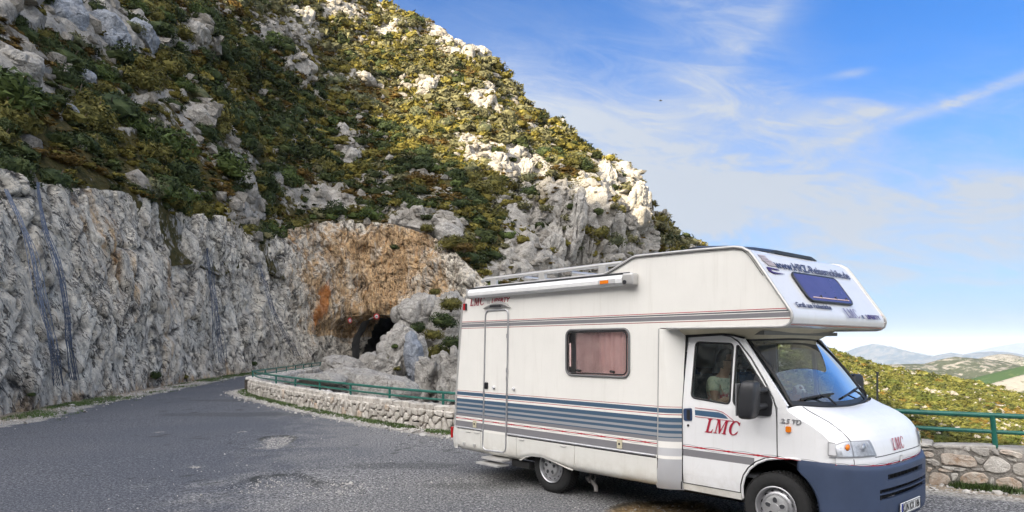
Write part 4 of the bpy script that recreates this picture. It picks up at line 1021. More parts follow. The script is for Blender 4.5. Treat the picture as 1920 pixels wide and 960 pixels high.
strewn_rocks('strewn_rocks', 1900, lambda x, y, P: ((x > 1440) & (x < 1990))*(.12+sm(fbm(np.stack([P[..., 0]*.10+P[..., 1]*.06, P[..., 1]*.03-P[..., 0]*.02, P[..., 2]*.2], -1).reshape(-1, 3)*1.4+9, 3).reshape(x.shape), .02, .28)*3), .22, .62, 'pale rocks in bands across the golden hillside', 4)

# ------------------------------------------------------------------ boulders and outcrops
def boulder(name, c, s, seed, label, cat='rock', mat='limestone', rz=0.0, sub=4, flute=0.0, group=None, planes=6, cracks=.12):
    bm = bmesh.new(); bmesh.ops.create_icosphere(bm, subdivisions=sub, radius=1)
    V = np.array([v.co[:] for v in bm.verts]); F = np.array([[v.index for v in f.verts] for f in bm.faces]); bm.free()
    r = np.random.RandomState(seed)
    for k in range(planes):                       # cleave flat faces
        n = r.normal(size=3); n[2] *= .6; n /= np.linalg.norm(n); d = r.uniform(.62, .86)
        e = V@n-d; V = V-np.maximum(e, 0)[:, None]*n*.9
    S = np.array(s, float); W = V*S
    n1 = V/np.linalg.norm(V, axis=1)[:, None]
    m = float(np.mean(S)); q = W+seed*13.7
    f1, f2, rid = worley(q/m*1.5+fbm(q/m, 3)[:, None]*.3); g1, g2, gid = worley(q/m*np.array([4, 4, 2.6]))
    d = .16*m*fbm(q/m*1.2, 4)+m*.16*(rid-.5)*sm(f2-f1, 0, .25)-m*cracks*.5*(1-sm(f2-f1, 0, .1))+m*.07*(gid-.5)*sm(g2-g1, 0, .2)
    if flute: u1, u2, uid = worley(q/m*np.array([3.2, 3.2, .45])); d += flute*m*((uid-.5)*.5*sm(u2-u1, 0, .3)-.22*(1-sm(u2-u1, 0, .18)))
    W = W+n1*d[:, None]
    me = mesh_np(name, W, F, [MATS[mat]], True); me.set_sharp_from_angle(angle=R(42))
    o = ob(name, me); o.location = c; o.rotation_euler = (r.uniform(-.15, .15), r.uniform(-.15, .15), rz)
    return tag(o, label, cat, group)
G_O = 'pale rocks beyond the railing'
def P3(px, py, Y): return tuple(at(px, py, Y))
boulder('rock_outcrop', P3(744, 694, 42), (1.8, 2.2, 2.95), 3, 'large cracked pale outcrop rising in front of the tunnel mouth', 'outcrop', sub=6, group=G_O, flute=.35)
boulder('rock_outcrop', P3(777, 688, 40.4), (.62, .8, 2.15), 8, 'smooth blue grey slab face on the right of the big outcrop', 'outcrop', 'blue_limestone', sub=5, group=G_O, planes=9, cracks=.03)
boulder('rock_outcrop', P3(703, 697, 44), (1.35, 1.5, 1.35), 5, 'rubbly left shoulder of the outcrop sloping to the far wall', 'outcrop', sub=5, group=G_O)
boulder('rock_outcrop', P3(800, 606, 58), (3.2, 2.6, 2.3), 12, 'broad pale rock mass behind the dark shrub cluster', 'outcrop', sub=6, group=G_O, flute=.2)
boulder('rock_outcrop', P3(852, 610, 55), (2.2, 2.0, 2.8), 13, 'pale rock mass half hidden by the motorhome rear corner', 'outcrop', sub=5, group=G_O, flute=.3)
boulder('rock_outcrop', P3(822, 722, 36), (1.15, 1.3, 1.9), 21, 'pillared pale rock between slab and motorhome', 'outcrop', sub=6, group=G_O, flute=.8)
boulder('rock_outcrop', P3(862, 730, 34), (1.3, 1.3, 1.9), 22, 'fluted pale rock just behind the motorhome rear', 'outcrop', sub=5, group=G_O, flute=.8)
boulder('rock_outcrop', P3(672, 718, 36), (2.6, 1.6, .7), 25, 'low smooth pale slab lying behind the railing', 'outcrop', sub=5, group=G_O, planes=10, cracks=.04)
boulder('rock_outcrop', P3(730, 735, 31), (1.5, 1.2, .8), 26, 'pale sloping slab right behind the railing', 'outcrop', sub=5, group=G_O, cracks=.05)
boulder('rock_outcrop', P3(600, 712, 34), (1.5, 1.2, .35), 27, 'grey flat slab low in the gully on the left', 'outcrop', 'limestone', sub=5, group=G_O, cracks=.04)
boulder('rock_outcrop', P3(640, 690, 43), (1.6, 1.6, .7), 28, 'broken pale rocks below the far wall', 'outcrop', sub=5, group=G_O)
# crags on the mountain
crags = [(680, 150, 2.2, 1.5, 'rounded sunlit white crag high on the slope'), (742, 48, 1.5, 1.2, 'pale crag breaking the summit skyline'), (855, 85, 3.0, 2.2, 'grey cliff crag under the skyline notch'), (898, 108, 2.6, 2.0, 'dark faced crag on the skyline edge'),
         (805, 168, 1.3, 1.1, 'white sunlit boulder in the middle of the slope'), (900, 190, 1.2, 1.1, 'light boulder below the dark skyline crag'), (930, 315, 2.2, 2.6, 'tall pale crag left of the tooth shaped rock'), (985, 330, 1.5, 2.8, 'tooth shaped pale rock standing on its own'),
         (1052, 232, 1.1, 1.2, 'pale crag on the skyline halfway down'), (1128, 345, 1.9, 3.2, 'leaning pale pillar among the upper crags'), (1165, 330, 2.0, 2.0, 'big rounded crag on the lower skyline'), (1185, 395, 2.4, 4.2, 'tall smooth slab below the lower skyline'), (1155, 440, 1.9, 5.0, 'pale rock spire in front of the tall slabs'),
         (1075, 420, 1.7, 5.2, 'long grey slab at the left of the slab group'), (1110, 450, 1.8, 4.6, 'fluted grey slab in the middle of the slab group'), (1195, 470, 1.4, 2.2, 'short slab at the foot of the slab group'), (1040, 470, 1.6, 3.0, 'grey slab left of the roof rail'),
         (660, 290, 1.9, 1.6, 'rounded grey boulder above the tunnel slope'), (360, 60, 2.0, 1.4, 'blocky pale crag high above the scree'), (250, 78, 1.5, 1.5, 'smooth bluish boulder high on the left'), (180, 60, 1.8, 2.0, 'steep bluish slab at the top left'), (105, 15, 1.8, 1.5, 'bluish crag cut by the upper picture edge'),
         (355, 225, 1.1, 1.1, 'pale boulder standing above the scree chute'), (10, 130, 1.3, .9, 'layered pale rock at the left edge'), (118, 218, .7, .8, 'bluish boulder amid shrubs at the left'), (160, 140, .8, .6, 'small bluish boulder on the left slope'), (840, 445, 1.9, 1.7, 'grey boulder at the right end of the orange cliff'), (560, 135, 1.6, 1.1, 'pale block on the sunlight boundary'), (640, 245, 1.5, 2.0, 'light crag beside the sunlight boundary')]
for i, (px_, py_, w_, h_, lab) in enumerate(crags):
    ij = mount_at(px_, py_); c = MV[ij]
    boulder('rock_crag', (c[0], c[1]+w_*.35, c[2]-h_*.1), (w_, w_*.8, h_), 40+i*3, lab, 'crag', 'blue_limestone' if 'bluish' in lab else 'limestone', rz=rnd.uniform(0, 3), sub=5, flute=.5 if h_ > 2.1 else .1, group='pale crags on the mountain')

# ------------------------------------------------------------------ rockfall net on the left cliff
def net(pts, width, label, n_str=7):
    # pts: pixels + depth of the centre line from top to bottom; strands of dark blue mesh gathered in a rope-like fold
    root = None; bm = bmesh.new(); r = random.Random(len(pts)*7+int(pts[0][0]))
    P = smooth_line(np.array([at(*p) for p in pts]), 2)
    P, s = resample(P, .35)
    for k in range(n_str):
        off = (k/(n_str-1)-.5)*2; Q = []
        for i, p in enumerate(P):
            w = width*(.4+.6*math.sin(i*.21+k)**2)*(0.5+i/len(P))
            Q.append((p[0]+off*w*.7+r.uniform(-.02, .02), p[1]+off*w*.5-.25, p[2]))
        add_tube(bm, Q, .011, 4, sx=1.0)
        if k:
            for i in range(0, len(Q)-1):
                for f in (0, .5):
                    a = Vector(Q[i]).lerp(Vector(Q[i+1]), f); b = Vector(prev[i]).lerp(Vector(prev[i+1]), min(1, f+.5))
                    add_tube(bm, [a, b], .006, 3, caps=False)
        prev = Q
    o = bm_obj('rockfall_net', bm, MATS['net_blue'], smooth=False)
    tag(o, label, 'net', 'rockfall nets draped on the cliff')
net([(22, 358, 20.2), (48, 410, 19.9), (72, 470, 19.6), (88, 560, 19.3), (108, 630, 19.4), (118, 690, 19.6), (122, 722, 20.0)], .16, 'dark blue folded rockfall net running down the near cliff')
net([(80, 345, 23.4), (92, 430, 22.4), (118, 490, 21.8), (134, 580, 21.7), (140, 650, 21.9), (150, 712, 22.4)], .12, 'thinner blue net fold right of the near one')
net([(385, 430, 43), (398, 520, 41), (410, 600, 40.4), (418, 680, 40.6)], .3, 'grey blue net hanging on the middle of the left cliff')
net([(476, 450, 54), (500, 540, 53), (520, 600, 53), (560, 668, 57)], .3, 'blue net hanging near the corner of the orange cliff')
# ------------------------------------------------------------------ stone walls
def clip_poly(poly, a, b, c):
    """keep a*x+b*y<=c"""
    out = []
    for i in range(len(poly)):
        p, q = poly[i], poly[(i+1) % len(poly)]
        dp, dq = a*p[0]+b*p[1]-c, a*q[0]+b*q[1]-c
        if dp <= 0: out.append(p)
        if dp*dq < 0:
            t = dp/(dp-dq); out.append((p[0]+(q[0]-p[0])*t, p[1]+(q[1]-p[1])*t))
    return out
def voronoi(seeds, box, wt=1.0):
    cells = []
    for i, s in enumerate(seeds):
        x0, x1, y0, y1 = box
        poly = [(max(x0, s[0]-1), y0), (min(x1, s[0]+1), y0), (min(x1, s[0]+1), y1), (max(x0, s[0]-1), y1)]
        for j, t in enumerate(seeds):
            if i == j or abs(t[0]-s[0]) > 1.6: continue
            a, b = t[0]-s[0], t[1]-s[1]; c = (t[0]**2+t[1]**2-s[0]**2-s[1]**2)/2
            poly = clip_poly(poly, a, b, c)
            if len(poly) < 3: break
        cells.append(poly)
    return cells
def jit_seeds(L, H, w, h, r, s0=0.0, z0=0.0):
    nrow = max(1, round(H/h)); out = []
    for j in range(nrow):
        n = max(1, round(L/w)); off = r.uniform(0, 1)
        for i in range(n):
            if r.random() < .12: continue
            out.append((s0+(i+off % 1+r.uniform(-.38, .38))*L/n, z0+(j+.5+r.uniform(-.33, .33))*H/nrow))
            if r.random() < .12: out.append((s0+(i+.5+off % 1)*L/n, z0+(j+.5+r.uniform(-.4, .4))*H/nrow))
    return [p for p in out if s0 <= p[0] <= s0+L]
def stone_mesh(poly, gap, d, rr):
    """poly in (u,v); returns verts (u,v,depth) and faces; chamfered pillow"""
    c = np.mean(poly, 0); P = np.array(poly)
    # drop very short edges, then cut the corners once
    Q = [P[i] for i in range(len(P)) if np.linalg.norm(P[i]-P[i-1]) > .012]
    if len(Q) < 3: return None
    P = np.array(Q); c = P.mean(0); Q = []
    for i in range(len(P)):
        a, b = P[i], P[(i+1) % len(P)]; Q += [a*.8+b*.2, a*.2+b*.8]
    P = np.array(Q); P = P+rr.normal(0, .004, P.shape)
    r = np.linalg.norm(P-c, axis=1)[:, None]; u = (P-c)/np.maximum(r, 1e-6)
    if r.mean() < gap*2: return None
    o = c+u*np.maximum(r-gap, .004); m = c+u*np.maximum(r-gap-d*.10, .003); t = c+(u*np.maximum(r-gap-d*.50, .0))*.98
    n = len(P); tilt = rr.normal(0, .06, 2)
    def dep(q, base): return base+((q-c)@tilt)
    V = [(*q, -.05) for q in o]+[(*q, dep(q, d*.70)) for q in m]+[(*q, dep(q, d)+rr.normal(0, d*.10)) for q in t]+[(*c, d*1.06)]
    F = []
    for i in range(n):
        j = (i+1) % n; F += [(i, j, n+j, n+i), (n+i, n+j, 2*n+j, 2*n+i), (2*n+i, 2*n+j, 3*n)]
    return V, F
class Frame:
    """plan polyline -> position/outward normal by arc length; face side = side of the normal"""
    def __init__(s, line, sign):
        s.P, s.s = resample(line, .1); s.sign = sign; d = np.gradient(s.P, axis=0); d /= np.linalg.norm(d, axis=1)[:, None]
        s.N = np.stack([d[:, 1], -d[:, 0]], 1)*sign; s.L = s.s[-1]
    def pt(s, u, dep):
        x = np.interp(u, s.s, s.P[:, 0]); y = np.interp(u, s.s, s.P[:, 1]); nx = np.interp(u, s.s, s.N[:, 0]); ny = np.interp(u, s.s, s.N[:, 1])
        return x+nx*dep, y+ny*dep
def add_stone(fr, poly, gap, d, rr, mat, parent, top=None, name='stone'):
    sm_ = stone_mesh(poly, gap, d, rr)
    if not sm_: return
    V, F = sm_; W = []
    for (u, v, dd) in V:
        if top is None: x, y = fr.pt(u, dd); z = v
        else: x, y = fr.pt(u, v); z = top+dd*1.0 if dd > 0 else top-.13
        W.append((x, y, z))
    W = np.array(W); c = W.mean(0); me = bpy.data.meshes.new(name); me.from_pydata((W-c).tolist(), [], F); me.materials.append(MATS[mat])
    o = ob(name, me, parent); o.location = c
    return o
def core(fr, s0, s1, zb, zt, inset, thick, mat, parent, name='mortar'):
    bm = bmesh.new(); n = max(2, int((s1-s0)/.3)); rings = []
    for i in range(n+1):
        u = s0+(s1-s0)*i/n; r_ = []
        for dep, z in ((-inset, zb), (-inset, zt), (-thick+inset, zt), (-thick+inset, zb)):
            x, y = fr.pt(u, dep); r_.append(bm.verts.new((x, y, z)))
        rings.append(r_)
    for a, b in zip(rings, rings[1:]):
        for k in range(4): bm.faces.new((a[k], a[(k+1) % 4], b[(k+1) % 4], b[k]))
    bm.faces.new(rings[0]); bm.faces.new(rings[-1][::-1])
    return bm_obj(name, bm, MATS[mat], parent)
rw = random.Random(4); rnw = np.random.RandomState(8)
# left wall, along the road edge
i_split = int(np.argmin(np.hypot(W1s[:, 0]-1.6, W1s[:, 1]-12.75)))
lineA = W1s[:i_split+1]; lineB = W1s[i_split:]
frA = Frame(lineA, 1); test = frA.pt(frA.L*.6, .5)
if outside(np.array([test[0]]), np.array([test[1]]))[0] > 0: frA = Frame(lineA, -1)
wa = empty('stone_wall', (frA.P[0][0], frA.P[0][1], 0)); wa.location = (0, 0, 0)
tag(wa, 'low wall of small pale rubble stones curving along the road under the green railing', 'wall')
core(frA, 0, frA.L, -.4, .47, .02, .42, 'mortar_dark', wa)
seeds = jit_seeds(frA.L-.3, .46, .255, .155, rw)
for p in voronoi(seeds, (0, frA.L, -.04, .47)):
    if len(p) >= 3: add_stone(frA, p, .016, rw.uniform(.040, .065), rnw, 'warm_stone' if rw.random() < .06 else 'wall_stone', wa)
seeds = jit_seeds(frA.L, .42, .34, .21, rw, 0, -.42)
for p in voronoi(seeds, (0, frA.L, -.42, .02)):
    if len(p) >= 3: add_stone(frA, p, .008, rw.uniform(.035, .075), rnw, 'wall_stone', wa, top=.515)
# far wall round to the tunnel: its gully face shows
frC = Frame(W2s, 1); test = frC.pt(frC.L*.5, .5)
if outside(np.array([test[0]]), np.array([test[1]]))[0] < 0: frC = Frame(W2s, -1)
wc = empty('stone_wall'); tag(wc, 'far retaining wall of rubble leading round to the tunnel', 'wall')
core(frC, 0, frC.L-3, -1.6, .46, .03, .40, 'mortar_dark', wc)
seeds = jit_seeds(26, 1.15, .50, .27, rw, .5, -.65)
for p in voronoi(seeds, (0, 27, -.65, .5)):
    if len(p) >= 3: add_stone(frC, p, .012, rw.uniform(.05, .10), rnw, 'wall_stone', wc)
seeds = jit_seeds(26, .42, .55, .42, rw, .3, -.42)
for p in voronoi(seeds, (0, 27, -.42, .02)):
    if len(p) >= 3: add_stone(frC, p, .01, rw.uniform(.03, .07), rnw, 'wall_stone', wc, top=.50)
# right wall: big flat stones in wide mortar; the ones in the photograph traced one by one
frB = Frame(lineB, 1); test = frB.pt(frB.L*.2, .5)
if outside(np.array([test[0]]), np.array([test[1]]))[0] > 0: frB = Frame(lineB, -1)
wb = empty('stone_wall'); tag(wb, 'right wall of large flat stones set in grey mortar', 'wall')
core(frB, 0, 16, -.4, .55, .0, .45, 'mortar', wb)
def on_wall(px, py):
    """pixel -> (s, z) on the face of the right wall"""
    dx = (px-960)/FPX; best = None
    for i in range(len(frB.P)-1):
        a, b = frB.P[i], frB.P[i+1]; ea, eb = a[0]-dx*a[1], b[0]-dx*b[1]
        if ea*eb <= 0 and abs(ea-eb) > 1e-9:
            t = ea/(ea-eb); Y = a[1]+(b[1]-a[1])*t; return frB.s[i]+(frB.s[i+1]-frB.s[i])*t, EYE-(py-648)/FPX*Y
    return None
Z4 = lambda pts: [on_wall(1660+x/4.8, 760+y/4.8) for x, y in pts]
traced = [([(295, 305), (340, 298), (420, 325), (412, 372), (330, 372), (296, 360)], 'flat_stone'), ([(425, 335), (545, 345), (545, 385), (430, 378)], 'flat_stone'), ([(550, 350), (700, 342), (695, 392), (600, 392), (552, 385)], 'flat_stone'),
          ([(775, 350), (860, 368), (945, 390), (925, 468), (830, 440), (770, 400)], 'flat_stone'), ([(320, 420), (380, 412), (436, 430), (430, 468), (380, 468), (322, 440)], 'warm_stone'), ([(498, 440), (545, 424), (640, 440), (720, 445), (780, 460), (832, 505), (828, 548), (755, 558), (660, 540), (500, 525)], 'warm_stone'),
          ([(875, 545), (905, 500), (955, 448), (1040, 468), (1130, 530), (1130, 570), (1075, 610), (985, 620), (900, 580)], 'wall_stone'), ([(1025, 405), (1130, 400), (1230, 435), (1228, 485), (1120, 450), (1030, 430)], 'warm_stone'), ([(1145, 528), (1215, 515), (1260, 525), (1260, 640), (1180, 630), (1140, 590)], 'wall_stone'),
          ([(350, 480), (430, 480), (490, 510), (488, 548), (420, 545), (370, 510)], 'flat_stone'), ([(470, 565), (560, 568), (620, 590), (570, 605), (480, 585)], 'warm_stone'), ([(385, 700), (395, 630), (430, 600), (520, 610), (580, 640), (595, 690), (560, 712), (430, 718)], 'warm_stone'),
          ([(668, 650), (700, 618), (780, 592), (880, 608), (930, 640), (925, 690), (860, 712), (720, 710), (672, 690)], 'warm_stone'), ([(990, 690), (1010, 655), (1140, 645), (1225, 690), (1230, 735), (1180, 770), (1080, 752), (1000, 725)], 'warm_stone'), ([(580, 610), (660, 605), (650, 650), (610, 690), (590, 650)], 'flat_stone'),
          ([(500, 540), (640, 555), (740, 565), (700, 598), (600, 590), (505, 562)], 'flat_stone'), ([(790, 450), (860, 470), (900, 490), (870, 540), (835, 520), (795, 480)], 'flat_stone'), ([(940, 640), (985, 640), (975, 730), (935, 735)], 'flat_stone'), ([(320, 385), (430, 388), (435, 405), (330, 408)], 'flat_stone'),
          ([(710, 345), (765, 352), (760, 420), (705, 400)], 'flat_stone'), ([(955, 395), (1015, 400), (1030, 455), (960, 435)], 'flat_stone'), ([(760, 560), (880, 560), (900, 590), (780, 585)], 'flat_stone'), ([(1080, 470), (1160, 480), (1190, 510), (1130, 515)], 'flat_stone'), ([(375, 555), (430, 560), (400, 600), (372, 590)], 'warm_stone'), ([(1150, 640), (1240, 650), (1250, 700), (1235, 690)], 'flat_stone')]
s_max = 0; s_min = 99
for pts, mt in traced:
    q = Z4(pts)
    if any(p is None for p in q): continue
    s_max = max(s_max, max(p[0] for p in q)); s_min = min(s_min, min(p[0] for p in q))
    q = [(a, min(max(b, -.05), .57)) for a, b in q]
    add_stone(frB, q, .002, rw.uniform(.016, .034), rnw, mt, wb)
for (sa, sb) in ((0.1, s_min-.02), (s_max+.02, 15.5)):
    seeds = jit_seeds(sb-sa, .56, .42, .2, rw, sa, 0)
    for p in voronoi(seeds, (sa, sb, -.03, .56)):
        if len(p) >= 3: add_stone(frB, p, .02, rw.uniform(.016, .034), rnw, rw.choice(['flat_stone', 'warm_stone', 'flat_stone', 'wall_stone']), wb)
seeds = jit_seeds(15, .45, .5, .45, rw, .1, -.45)
for p in voronoi(seeds, (0, 15.5, -.45, .01)):
    if len(p) >= 3: add_stone(frB, p, .012, rw.uniform(.02, .05), rnw, 'flat_stone', wb, top=.555)

# ------------------------------------------------------------------ green railings
def railing(fr, s0, s1, first, step, ztop, zlow, back, rad, label, slant=0.0):
    root = empty('railing'); tag(root, label, 'railing', 'green steel railings on the walls')
    for z, r_ in ((ztop, rad), (zlow, rad*.8)):
        n = int((s1-s0)/.25); pts = [(*fr.pt(s0+(s1-s0)*i/n, -back), z) for i in range(n+1)]
        bm = bmesh.new(); add_tube(bm, pts, r_, 10); bm_obj('rail', bm, MATS['green_paint'], root, smooth=True)
    s = first
    me = None
    while s < s1:
        if s > s0:
            x, y = fr.pt(s, -back)
            if me is None:
                bm = bmesh.new(); add_tube(bm, [(0, 0, .35), (0, 0, ztop-.01)], rad*.95, 10); o = bm_obj('post', bm, MATS['green_paint'], root, smooth=True); me = o.data
            else: o = ob('post', me, root)
            o.location = (x, y, 0)
            if slant: o.rotation_euler = (0, -slant, 0); o.location.x += slant*.7
        s += step
def s_at(fr, px, back):
    dx = (px-960)/FPX; u = np.arange(0, fr.L, .02); xy = np.array([fr.pt(a, -back) for a in u]); e = xy[:, 0]-dx*xy[:, 1]
    k = np.where(e[:-1]*e[1:] <= 0)[0]; return u[k[0]] if len(k) else 0
sp = s_at(frA, 831, .25)
railing(frA, 1.5, frA.L+.05, sp-5*2.32, 2.32, .855, .68, .25, .034, 'green tube railing on the left wall curving behind the motorhome')
railing(frC, .3, frC.L-5, .4, 2.2, .82, .62, .12, .034, 'green railing of the far wall running towards the tunnel')
sp = s_at(frB, 1868, .22)
railing(frB, -.05, 15, sp-2.4*3, 2.4, 1.0, .775, .22, .036, 'green tube railing on the right wall in front of the hillside', slant=.10)

# slim dark pole beyond the wall
bm = bmesh.new(); add_tube(bm, [(0, 0, 0), (0, 0, 3.4)], .02, 8); add_box(bm, (0, 0, 3.42), (.05, .05, .04))
o = bm_obj('marker_pole', bm, simple('pole_paint', (.03, .035, .035), .6), smooth=True); p = at(1645, 699, 14.5); o.location = (p[0], p[1], p[2]-3.42)
tag(o, 'slim dark pole standing beyond the railing on the right', 'pole')

# ------------------------------------------------------------------ tunnel signs
def round_sign(px, py, Y, d, label, txt=None, edge=0.0):
    root = empty('road_sign'); p = at(px, py, Y); root.location = p; root.rotation_euler = (R(90), 0, edge)
    tag(root, label, 'sign', 'round red signs at the tunnel')
    red = MATS.get('sign_red') or simple('sign_red', (.36, .02, .02), .5); wh = MATS.get('sign_white') or simple('sign_white', (.40, .38, .38), .5)
    bm = bmesh.new(); add_lathe(bm, [(0, 0), (d, 0), (d, .02), (d*.93, .03), (0, .03)], Matrix.Identity(4), 28); bm_obj('sign_ring', bm, red, root, smooth=True)
    bm = bmesh.new(); add_lathe(bm, [(0, .031), (d*.62, .031), (d*.60, .036), (0, .036)], Matrix.Identity(4), 28); bm_obj('sign_face', bm, wh, root, smooth=True)
    bk = MATS.get('sign_black') or simple('sign_black', (.02, .02, .02), .5)
    if txt: bm = bmesh.new(); add_box(bm, (0, 0, .04), (d*.62, d*.24, .004)); bm_obj('sign_print', bm, bk, root)
    bm = bmesh.new(); add_box(bm, (0, 0, -.1), (.06, .06, .2)); bm_obj('bracket', bm, MATS['bark'], root)
def text_mesh(txt, size, mat, parent, M, name='lettering', sx=1.0, shear=0.0, bold=0.0, ext=0.002, align='CENTER', font=None, spacing=1.0):
    cu = bpy.data.curves.new(name, 'FONT'); cu.body = txt; cu.size = size; cu.align_x = align; cu.align_y = 'CENTER' if align == 'CENTER' else 'BOTTOM_BASELINE'
    cu.shear = shear; cu.offset = bold; cu.extrude = ext; cu.space_character = spacing
    if font: cu.font = font
    o = bpy.data.objects.new(name, cu); COL.objects.link(o)
    dg = bpy.context.evaluated_depsgraph_get(); me = bpy.data.meshes.new_from_object(o.evaluated_get(dg)); bpy.data.objects.remove(o)
    me.transform(M @ Matrix.Diagonal((sx, 1, 1, 1))); me.materials.clear(); me.materials.append(mat); me.name = name
    return ob(name, me, parent)
round_sign(706, 593.5, 69.3, .30, 'round red and white sign over the left of the tunnel mouth', '4,0')
round_sign(748, 598.5, 69.3, .30, 'round red and white sign over the right of the tunnel mouth', '3,5')
round_sign(656, 601, 68.2, .28, 'round sign seen edge-on left of the tunnel mouth', None, R(58))

# ------------------------------------------------------------------ grass and grit
def tufts(name, pts, h, label, cat, blades=9, seed=3, mat='grass_leaf'):
    r = np.random.RandomState(seed); n = len(pts)*blades; P = np.repeat(np.array(pts), blades, 0)
    P[:, :2] += r.normal(0, .05, (n, 2)); a = r.uniform(0, 6.28, n); L = h*r.uniform(.4, 1.3, n); b = r.uniform(.2, 1.1, n)*L; w = .006+.004*r.uniform(size=n)
    dx, dy = np.cos(a), np.sin(a); px_, py_ = -dy*w, dx*w
    V = np.stack([P+np.stack([px_, py_, 0*w], 1), P-np.stack([px_, py_, 0*w], 1), P+np.stack([dx*b, dy*b, L], 1)], 1).reshape(-1, 3)
    me = mesh_np(name, V, np.arange(n*3).reshape(-1, 3), [MATS[mat]], False); tag(ob(name, me), label, cat, kind='stuff')
def near_line(fr, s0, s1, n, d0, d1, seed, clump=.6):
    r = np.random.RandomState(seed); out = []
    while len(out) < n:
        s = r.uniform(s0, s1); 
        if gnoise(np.array([[s*clump*2, seed, 0]]))[0] < r.uniform(-.55, .35): continue
        x, y = fr.pt(s, r.uniform(d0, d1)); out.append((x, y, .005))
    return out
tufts('grass', near_line(frA, 0, frA.L, 2300, .03, .42, 5), .06, 'short green grass along the foot of the left wall', 'grass', 8)
tufts('grass', near_line(frB, s_min+.45, s_min+1.15, 70, .02, .13, 9, .1), .10, 'grass clump at the foot of the right wall', 'grass', 16, 4)
r_ = np.random.RandomState(31); gp = []
while len(gp) < 2600:
    Y = r_.uniform(13, 50); x = cliff_base_x(Y)+abs(r_.normal(0, .55))+.15
    if gnoise(np.array([[x*.6, Y*.35, 2.0]]))[0] > r_.uniform(-.25, .45): gp.append((x, Y, .02))
tufts('grass', gp, .075, 'patchy grass and weeds along the foot of the left cliff', 'grass', 7, 6)
def pebbles(name, P, S, label, mat='pebble', seed=1):
    r = np.random.RandomState(seed); V0, F0 = ICO1; n = len(P)
    V = V0[None]*(1+.35*r.normal(size=(n, len(V0), 1)))*np.stack([S, S*r.uniform(.6, 1, n), S*r.uniform(.4, .8, n)], 1)[:, None, :]+P[:, None, :]
    F = F0[None]+(np.arange(n)*len(V0))[:, None, None]
    me = mesh_np(name, V.reshape(-1, 3), F.reshape(-1, 3), [MATS[mat]], False); tag(ob(name, me), label, 'gravel', kind='stuff')
r_ = np.random.RandomState(77); P = []
for s in r_.uniform(0, frA.L, 2600): x, y = frA.pt(s, abs(r_.normal(.35, .28))); P.append((x, y, .012))
for Y in r_.uniform(12, 50, 2200): P.append((cliff_base_x(Y)+abs(r_.normal(.2, .6))+.1, Y, .03))
for s in r_.uniform(s_min-.5, s_min+4, 500): x, y = frB.pt(s, abs(r_.normal(.15, .25))); P.append((x, y, .012))
P = np.array(P); pebbles('gravel', P, np.exp(r_.normal(-3.9, .45, len(P))), 'loose pale grit and stones along the road edges', seed=2)
P = []
for h in pothole_shapes:
    q = np.array(h['pts']); c = q.mean(0); e = q.max(0)-q.min(0)
    for _ in range(220): P.append((c[0]+r_.normal(0, e[0]*.26), c[1]+r_.normal(0, e[1]*.3), -.035 if h['depth'] > .03 else 0))
P += [(x, y, .004) for x, y in zip(r_.uniform(-6, 8, 900), r_.uniform(6, 16, 900))]
P = np.array(P); pebbles('gravel', P, np.exp(r_.normal(-4.9, .35, len(P))), 'fine grit scattered over the worn lot and its potholes', seed=3)
# ------------------------------------------------------------------ the motorhome
VAN = empty('motorhome', (1.269, 9.806, 0), R(-48.386))
tag(VAN, 'white alcove motorhome with blue and grey side stripes parked in the lot', 'motorhome')
YN, YF = -1.12, 1.20            # near and far wall of the living body

